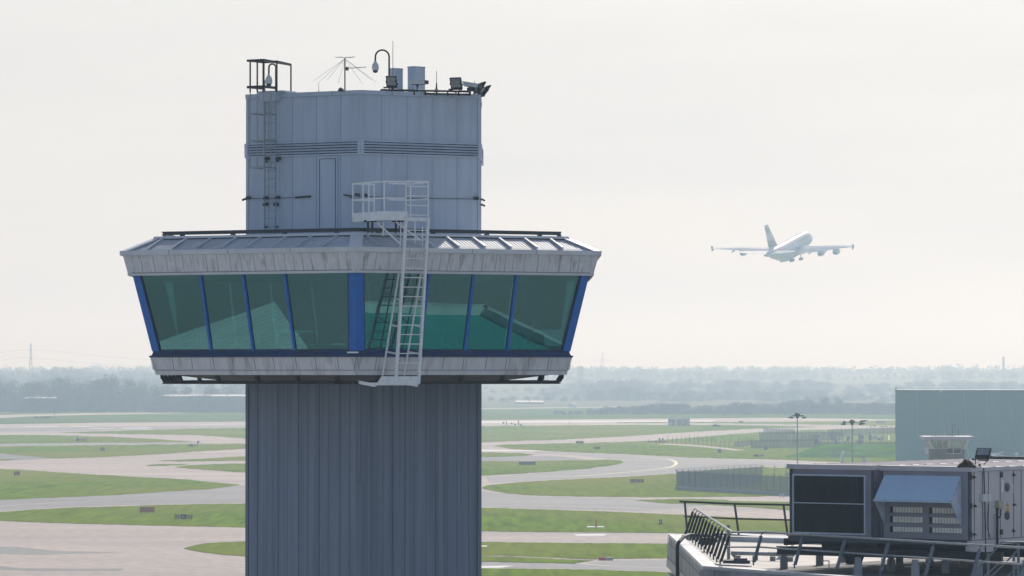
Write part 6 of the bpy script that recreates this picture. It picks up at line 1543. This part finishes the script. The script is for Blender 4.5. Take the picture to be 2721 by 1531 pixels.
MB().lathe(V(q.x + .25, 1001.2, q.z + .15), [(.08, -.9), (.32, -.3), (.34, .5), (.1, 2)], n=12, ax=V(0, 1, 0)).build('bullet_fairing', m_jet, t, smooth=True)
t = thing('parked_jet', 'second parked aircraft behind the plant units, only a small swept fin with red tip showing', 'aircraft', V(P(2300, 1213, 1010).x, 1010, 0))
q0, q1 = P(2289, 1213, 1010), P(2298, 1213.5, 1010); r0, r1 = P(2293, 1236, 1010), P(2309, 1236, 1010)
loft_fus(MB(), V(r0.x - 1, 1010, 3.0), 20, 1.2, R(170)).build('fuselage', m_jet, t, smooth=True)
def fin2(z_a, z_b): 
    f = lambda a, b, z: a.lerp(b, (z - a.z) / (b.z - a.z))
    return MB().hexa([f(r0, q0, z_a) + V(0, -.12, 0), f(r1, q1, z_a) + V(0, -.12, 0), f(r1, q1, z_a) + V(0, .12, 0), f(r0, q0, z_a) + V(0, .12, 0), f(r0, q0, z_b) + V(0, -.08, 0), f(r1, q1, z_b) + V(0, -.08, 0), f(r1, q1, z_b) + V(0, .08, 0), f(r0, q0, z_b) + V(0, .08, 0)])
fin2(r0.z, q0.z - .25).build('fin', m_jet, t); fin2(q0.z - .25, q0.z).build('fin_tip', m_bred, t)
# ================================================================ HILLS, TREES, FAR THINGS
def smoothstep(a, b, x): t = max(0, min(1, (x - a) / (b - a))); return t * t * (3 - 2 * t)
def terr(x, y):
    base = 22 * smoothstep(3150, 6500, y) + 6 * smoothstep(6500, 8600, y)
    return base + (5 * noise.noise(V(x * .0022, y * .0016, 0)) + 1.5 * noise.noise(V(x * .009, y * .006, 3))) * smoothstep(3300, 4600, y) - .6 * (1 - smoothstep(3050, 3200, y))
mb = MB(); NX, NY = 70, 60; vs = []
for j in range(NY + 1):
    for i in range(NX + 1):
        x = -2600 + 5200 * i / NX; y = 3060 + (9100 - 3060) * (j / NY) ** 1.15; vs.append(V(x, y, terr(x, y)))
mb.add(vs, [(j*(NX+1)+i, j*(NX+1)+i+1, (j+1)*(NX+1)+i+1, (j+1)*(NX+1)+i) for j in range(NY) for i in range(NX)])
m_hill = M('hill_field', (0.10, 0.13, 0.07), .95, var=.25, scale=.006, spec=.05, col2=(0.13, .13, .07), c2scale=.004, c2lo=.45, c2hi=.55)
o = mb.build('hills', m_hill, smooth=True); o['kind'] = 'structure'

m_leaf = M('winter_twigs', (0.12, 0.115, 0.12), .9, var=.35, scale=.12, spec=.05, fine=.9)
m_leaf2 = M('spring_leaves', (0.115, 0.13, 0.10), .9, var=.35, scale=.12, spec=.05, fine=.9)
m_bark = M('bark', (0.05, 0.042, 0.035), .9, var=.2, scale=1)
def crown_mesh(seed, H, Wd, n, leaf, lobes=9, trunk=.22, dense=1.0):
    """irregular crown of many small leaf clumps gathered on lobes, unit: metres"""
    rnd = random.Random(seed); mb = MB(); lb = []
    for i in range(lobes):
        a = rnd.random() * 6.28; r = rnd.random() ** .6 * Wd * .33; z = H * (trunk + (1 - trunk) * rnd.uniform(.10, .80)); lb.append((V(r * math.cos(a), r * math.sin(a), z), Wd * rnd.uniform(.17, .30)))
    lb.append((V(0, 0, H * .80), Wd * .20)); lb.append((V(rnd.uniform(-1, 1), 0, H * .5), Wd * .3)); lb += [(V(rnd.uniform(-.3, .3) * Wd, rnd.uniform(-.3, .3) * Wd, H * .16), Wd * .22) for _ in range(3)]
    for i in range(n):
        c, r = rnd.choice(lb); d = V(rnd.gauss(0, 1), rnd.gauss(0, 1), rnd.gauss(0, .8)).normalized() * r * (rnd.random() ** .35) * rnd.choice([1, 1, 1, 1.15])
        p = c + d
        if p.z > H: p.z = H - rnd.random()
        if p.z < 0: p.z = -p.z * .5
        u_ = V(rnd.uniform(-1, 1), rnd.uniform(-1, 1), rnd.uniform(-1, 1)).normalized(); w = u_.cross(V(rnd.uniform(-1, 1), rnd.uniform(-1, 1), rnd.uniform(-1, 1))).normalized()
        s1, s2 = leaf * rnd.uniform(.6, 1.3), leaf * rnd.uniform(.35, .9)
        mb.add([p - u_ * s1, p + w * s2, p + u_ * s1, p - w * s2], [(0, 1, 2, 3)])
    return mb, lb
def trunk_mesh(lb, H, Wd, r0):
    mb = MB(); mb.tube(V(0, 0, -1), V(0, 0, H * .35), r0, r0 * .7, n=7)
    for c, r in lb: mb.tube(V(0, 0, H * .3), c, r0 * .4, r0 * .1, n=5)
    mb.tube(V(0, 0, H * .33), V(0, 0, H * .85), r0 * .65, r0 * .12, n=6); return mb
PROTO = []
for k in range(7):
    H, Wd = 20.0, (20, 17, 23, 14, 19, 24, 16)[k]
    mb, lb = crown_mesh(40 + k, H, Wd, 3000, .50, lobes=(11, 9, 13, 7, 10, 14, 8)[k], trunk=.04)
    cm = bpy.data.meshes.new('crown'); cm.from_pydata([tuple(v) for v in mb.v], [], mb.f); cm.materials.append(m_leaf if k % 3 else m_leaf2)
    tb = trunk_mesh(lb, H, Wd, .45); tm = bpy.data.meshes.new('trunk'); tm.from_pydata([tuple(v) for v in tb.v], [], tb.f); tm.materials.append(m_bark)
    PROTO.append((cm, tm, Wd))
def tree(x, ytop, Y, k, label, group, name='tree', wscale=None, xm=None, cat='tree', minh=4):
    X = P(x, ytop, Y).x if xm is None else xm; g = terr(X, Y) if Y > 3060 else 0.0
    H = max(minh, P(x, ytop, Y).z - g); cm, tm, Wd = PROTO[k]; s = H / 20.0
    o = bpy.data.objects.new(name, None); COL.objects.link(o); o.location = (X, Y, g); o.rotation_euler = (0, 0, random.random() * 6.28); ws = (wscale or 1.0) * s
    o.scale = (ws, ws, s); tag(o, label, cat, group)
    c = bpy.data.objects.new('crown', cm); t = bpy.data.objects.new('trunk', tm)
    for q in (c, t): COL.objects.link(q); q.parent = o
    return o
rnd = random.Random(21)
def interp(tab, x):
    for (x0, y0), (x1, y1) in zip(tab, tab[1:]):
        if x0 <= x <= x1: return y0 + (y1 - y0) * (x - x0) / (x1 - x0)
    return tab[0][1] if x < tab[0][0] else tab[-1][1]
# near belt, left of the tower
LT = [(-40, 1014), (0, 1012), (40, 1010), (75, 1008), (100, 1014), (125, 1006), (152, 998), (180, 1003), (205, 1012), (235, 1010), (262, 1000), (290, 994), (310, 1006), (345, 1004), (375, 1012), (410, 1020), (450, 1018), (500, 1022), (560, 1024), (620, 1020), (700, 1018), (900, 1020)]
# two landmark trees named for themselves
big = {(152, 998): 'broad leafless tree with the tallest crown left of the pylon gap', (290, 994): 'tallest round crowned tree standing left of the cab window'}
for i, (x, yt) in enumerate(LT):
    tree(x, yt, 2860 + rnd.uniform(-30, 60), i % 7, 'big hazy leafless tree in the near belt left of the tower', 'near tree belt left of the tower', wscale=1.05)
for i in range(22):
    x = -30 + i * 33 + rnd.uniform(-8, 8); tree(x, interp(LT, x) + rnd.uniform(24, 48), 2810 + rnd.uniform(-10, 20), rnd.randrange(7), 'lower hazy tree at the front of the near belt left of the tower', 'front trees of the near belt left of the tower', wscale=1.35)
LM = [(-40, 972), (0, 974), (20, 979), (50, 980), (85, 984), (110, 980), (150, 968), (180, 974), (222, 974), (260, 985), (330, 981), (400, 983), (480, 985), (560, 986), (640, 984), (800, 984)]
for i in range(44):
    x = -40 + i * 19 + rnd.uniform(-5, 5); tree(x, interp(LM, x) + rnd.uniform(-1, 7), 4900 + rnd.uniform(-200, 200), rnd.randrange(7), 'pale hazy tree in the middle belt left of the tower', 'middle tree belt left of the tower', wscale=1.35)
for i in range(22):
    x = -40 + i * 38 + rnd.uniform(-9, 9); tree(x, interp(LM, x) + rnd.uniform(18, 30), 4100 + rnd.uniform(-100, 100), rnd.randrange(7), 'hazy tree between the two belts left of the tower', 'infill trees left of the tower', wscale=1.7)
# right: hedge belt
RH = [(1466, 1104), (1480, 1094), (1500, 1092), (1540, 1090), (1580, 1085), (1610, 1080), (1650, 1078), (1700, 1078), (1730, 1070), (1780, 1068), (1810, 1069), (1840, 1080), (1880, 1073), (1920, 1074), (1960, 1066), (2000, 1069), (2060, 1071), (2110, 1064), (2150, 1063), (2200, 1070), (2260, 1068), (2380, 1068), (2700, 1068)]
for i in range(58):
    x = 1480 + i * 16.5 + rnd.uniform(-4, 4)
    if x > 2430: break
    tree(x, interp(RH, x) + rnd.uniform(-2, 4), 2660 + rnd.uniform(-25, 40), rnd.randrange(7), 'bushy tree in the long dark hedge beyond the runway', 'hedge belt right of the tower', wscale=2.0, minh=2.5)
for x, yt, k in ((2145, 1052, 1), (2195, 1052, 4), (2225, 1053, 0)): tree(x, yt, 2720, k, 'bare round tree rising above the long hedge', 'bare trees above the hedge', wscale=1.0)
tree(1500, 1093, 2600, 3, 'lone shrub at the left end of the long hedge', None, name='shrub', wscale=1.6, cat='shrub', minh=2)
# right: wooded slope
RM = [(1274, 1010), (1300, 1005), (1360, 1000), (1420, 990), (1500, 986), (1530, 990), (1560, 984), (1640, 982), (1660, 976), (1690, 978), (1722, 976), (1740, 988), (1765, 984), (1800, 984), (1830, 983), (1870, 986), (1900, 992), (1920, 984), (1960, 981), (2010, 985), (2050, 987), (2100, 984), (2160, 982), (2200, 990), (2300, 998), (2400, 990), (2500, 985), (2600, 984), (2760, 984)]
for i in range(72):
    x = 1262 + i * 21 + rnd.uniform(-6, 6)
    if x > 2770: break
    tree(x, interp(RM, x) + rnd.uniform(-1, 6), 5500 + rnd.uniform(-200, 200), rnd.randrange(7), 'pale hazy tree along the top of the wooded slope', 'trees on the wooded slope', wscale=1.6)
for i in range(58):
    x = 1262 + i * 26 + rnd.uniform(-8, 8)
    if x > 2770: break
    tree(x, interp(RM, x) + rnd.uniform(20, 34) + (12 if x < 1500 else 0), 4300 + rnd.uniform(-250, 250), rnd.randrange(7), 'hazy tree on the lower wooded slope', 'trees on the lower wooded slope', wscale=2.0)
for i in range(44):
    x = 1262 + i * 34 + rnd.uniform(-10, 10)
    if x > 2770: break
    tree(x, interp(RM, x) + rnd.uniform(46, 60) + (6 if x < 1500 else 0), 3650 + rnd.uniform(-120, 120), rnd.randrange(7), 'hazy tree at the foot of the wooded slope', 'trees at the foot of the wooded slope', wscale=2.6)
# far ridge woodland: too many crowns to count
mb = MB(); rnd = random.Random(33)
for i in range(1250):
    Y = rnd.uniform(6000, 7000); X = rnd.uniform(-.27, .27) * Y; g = terr(X, Y); H = rnd.uniform(9, 15) + 4 * noise.noise(V(X * .006, Y * .01, 8)); Wd = H * .8
    for j in range(46):
        d = V(rnd.gauss(0, .45), rnd.gauss(0, .45), 0) * Wd; z = g + H * rnd.uniform(.2, 1) * max(.3, 1 - (d.length / (Wd * 1.3)) ** 2)
        p = V(X + d.x, Y + d.y, z); u_ = V(rnd.uniform(-1, 1), rnd.uniform(-1, 1), rnd.uniform(-1, 1)).normalized() * 2.0; w = u_.cross(Zu).normalized() * 1.6
        mb.add([p - u_, p + w, p + u_, p - w], [(0, 1, 2, 3)])
o = mb.build('far_wood', m_leaf, fixn=False); tag(o, 'far woodland along the hazy skyline ridge', 'woodland', kind='stuff')

# ---------------------------------------------------------------- pylons and wires
m_pyl = M('pylon_steel', (0.16, 0.17, 0.18), .6)
def pylon(x, ytop, ybase, Y, label, arms, hw):
    s_ = Y / FP; top = P(x, ytop, Y); X = top.x; g = terr(X, Y); H = top.z - g
    t = thing('electricity_pylon', label, 'pylon', V(X, Y, g), 'electricity pylons on the skyline')
    mb = MB(); r = .18 * s_ * 3
    def wd(z): f = z / H; return hw * s_ * ((1 - f) ** 1.2 * 1.0 + .10)
    lv = [H * f for f in (0, .14, .27, .39, .5, .6, .69, .77, .84, .90, .95, 1.0)]
    for a, b in zip(lv, lv[1:]):
        for sx, sy in ((1, 1), (1, -1), (-1, 1), (-1, -1)): mb.bar(V(X + sx * wd(a), Y + sy * wd(a), g + a), V(X + sx * wd(b), Y + sy * wd(b), g + b), r, r)
        for sy in (-1, 1):
            mb.bar(V(X - wd(a), Y + sy * wd(a), g + a), V(X + wd(b), Y + sy * wd(b), g + b), r * .6, r * .6); mb.bar(V(X + wd(a), Y + sy * wd(a), g + a), V(X - wd(b), Y + sy * wd(b), g + b), r * .6, r * .6)
    mb.build('lattice', m_pyl, t)
    for ya, half in arms:
        z = P(x, ya, Y).z; h = half * s_; mb = MB()
        for s in (-1, 1):
            mb.bar(V(X, Y, z), V(X + s * h, Y, z), r * .8, r * .8); mb.bar(V(X, Y, z + 3.6 * s_), V(X + s * h, Y, z), r * .7, r * .7); mb.bar(V(X + s * h, Y, z), V(X + s * h, Y, z - 7 * s_), r * .45, r * .45)
        mb.build('cross_arm', m_pyl, t)
    return X, Y
pylon(82, 912, 990, 3650, 'narrow lattice pylon seen edge on above the left trees', [(920, 3), (931, 3.5), (952, 3.5)], 8)
pylon(1601, 936, 1012, 5200, 'wide armed lattice pylon just right of the cab', [(958, 22), (982, 17)], 7)
mb = MB()
def wire(pts, Y, r=.09):
    p = [P(x, y, Y) for x, y in smooth_pts(pts)]; mb.path(p, r, n=4)
mb = MB(); wire([(-60, 943), (0, 936.5), (45, 932), (80, 930), (150, 934), (220, 942), (300, 949), (400, 956), (520, 960)], 3650, .06)
solo(mb, 'power_line', m_pyl, 'upper sagging power line crossing the left pylon', 'power line', 'power lines')
mb = MB(); wire([(-60, 963), (0, 957), (75, 951), (150, 957), (240, 966), (330, 971), (420, 974), (520, 975)], 3650, .06)
solo(mb, 'power_line', m_pyl, 'lower sagging power line crossing the left pylon', 'power line', 'power lines')
mb = MB(); wire([(1480, 962.5), (1540, 961), (1579, 958)], 5200, .07); solo(mb, 'power_line', m_pyl, 'short power line between the cab and the right pylon', 'power line', 'power lines')
# chimney at right
q = P(2666.5, 948, 5000); g = terr(q.x, 5000); MB_ = MB(); MB_.lathe(V(q.x, 5000, g), [(2.0, 0), (1.3, q.z - g - 3), (1.5, q.z - g - 3), (1.4, q.z - g)], n=12); solo(MB_, 'chimney', m_hut, 'slender pale chimney on the skyline at the right edge', 'chimney')
# tower block on the skyline
q = P(1542, 975, 5200); g = terr(q.x, 5200); b0, b1 = P(1533, 975, 5200).x, P(1551, 975, 5200).x
t = thing('tower_block', 'plain square block of flats on the hazy skyline beside the cab', 'building', V(q.x, 5200, g)); MB().box((q.x, 5205, (q.z + g) / 2), (b1 - b0, 10, q.z - g)).build('wall', m_sback, t)
mb = MB()
for k in range(6): mb.box((q.x, 5199.9, q.z - 2.2 - k * 2.6), ((b1 - b0) * .85, .3, 1.1))
mb.build('window_band', m_screen, t); MB().box((q.x + 1, 5205, q.z + .7), (3, 4, 1.4)).build('lift_house', m_sback, t)
# bright glass roofs among the trees
m_ghs = M('glasshouse_white', (0.80, 0.78, 0.74), .35, var=.1, scale=.2)
def shed(x0, x1, y, Y, label, h=5.0, g0=0.0, n=4):
    a, b = P(x0, y, Y), P(x1, y, Y); g = g0; ze = a.z; t = thing('glasshouse', label, 'glasshouse', V((a.x + b.x) / 2, Y, g)); w = (b.x - a.x) / n
    for i in range(n):
        xa, xb = a.x + w * i + .4, a.x + w * (i + 1) - .4
        MB().hexa([V(xa, Y, ze - .5), V(xb, Y, ze - .5), V(xb, Y + 14, ze - .5), V(xa, Y + 14, ze - .5), V(xa, Y + 1, ze - .2), V(xb, Y + 1, ze - .2), V(xb, Y + 14, ze + .5), V(xa, Y + 14, ze + .5)]).build('roof', m_ghs, t)
    MB().box(((a.x + b.x) / 2, Y + 7, (ze - .5 + g) / 2), (b.x - a.x, 12, ze - .5 - g)).build('wall', m_sback, t)
shed(62, 146, 1057, 2780, 'long low shed with a glaring pale roof among the left trees', n=4)
shed(430, 900, 1051, 2800, 'row of glaring glasshouse roofs among the trees left of the tower shaft', n=11)
shed(1369, 1446, 1067, 3000, 'faint pale roof at the foot of the wooded slope right of the tower', n=2, g0=P(1369, 1067, 3000).z - 1.6)
for i in range(26):
    x = (52 + i * 9) if i < 12 else 415 + (i - 12) * 19; tree(x + rnd.uniform(-3, 3), (1060.5 if i < 12 else 1054.5) + rnd.choice([-8, -5, -1, 1, 3]), 2765, rnd.randrange(7), 'low hazy bush in front of the glaring roofs', 'bushes before the glaring roofs', name='bush', wscale=1.6, cat='bush', minh=2)
# two far cars
for x, y, lb in ((225.5, 1091.5, 'white car on the perimeter road below the left trees'), (1370.6, 1081, 'white car glinting beyond the runway right of the tower')):
    b = G(x, y, .05); t = thing('car', lb, 'car', b, 'white cars on the perimeter road')
    MB().box(b + Zu * .65, (4.4, 1.8, .7)).hexa([b + V(*p) for p in ((-1.5, -.8, 1.0), (1.5, -.8, 1.0), (1.5, .8, 1.0), (-1.5, .8, 1.0), (-.9, -.7, 1.5), (.9, -.7, 1.5), (.9, .7, 1.5), (-.9, .7, 1.5))]).build('body', m_swht, t)
    mb = MB()
    for dx in (-1.4, 1.4): mb.lathe(b + V(dx, -.9, .33), [(.33, 0), (.33, .2)], n=10, ax=V(0, 1, 0)); mb.lathe(b + V(dx, .7, .33), [(.33, 0), (.33, .2)], n=10, ax=V(0, 1, 0))
    mb.build('wheels', m_tyre, t)
b = G(1521, 1083, .05); t = thing('fuel_dome', 'hazy rounded pale tank just right of the white car beyond the runway', 'tank', b); MB().lathe(b, [(3.6, 0), (3.6, .8), (3.0, 2.4), (1.6, 3.4), (.2, 3.8)], n=16).build('shell', m_hut, t)
# lit bushes on open ground
# ================================================================ HAZE
m_hz = bpy.data.materials.new('haze'); m_hz.use_nodes = True; t = m_hz.node_tree; t.nodes.clear()
o_ = t.nodes.new('ShaderNodeOutputMaterial'); pv = t.nodes.new('ShaderNodeVolumePrincipled')
pv.inputs['Color'].default_value = (0.57, 0.79, 1.0, 1); pv.inputs['Absorption Color'].default_value = (1, 1, 1, 1); pv.inputs['Density'].default_value = 0.00028; pv.inputs['Anisotropy'].default_value = 0.45
t.links.new(pv.outputs[0], o_.inputs['Volume'])
mb = MB(); mb.box((0, 4500, 64.5), (6800, 9800, 131)); hz_ = mb.build('haze', m_hz); tag(hz_, 'pale blue summer haze over the airfield', 'haze', kind='stuff')
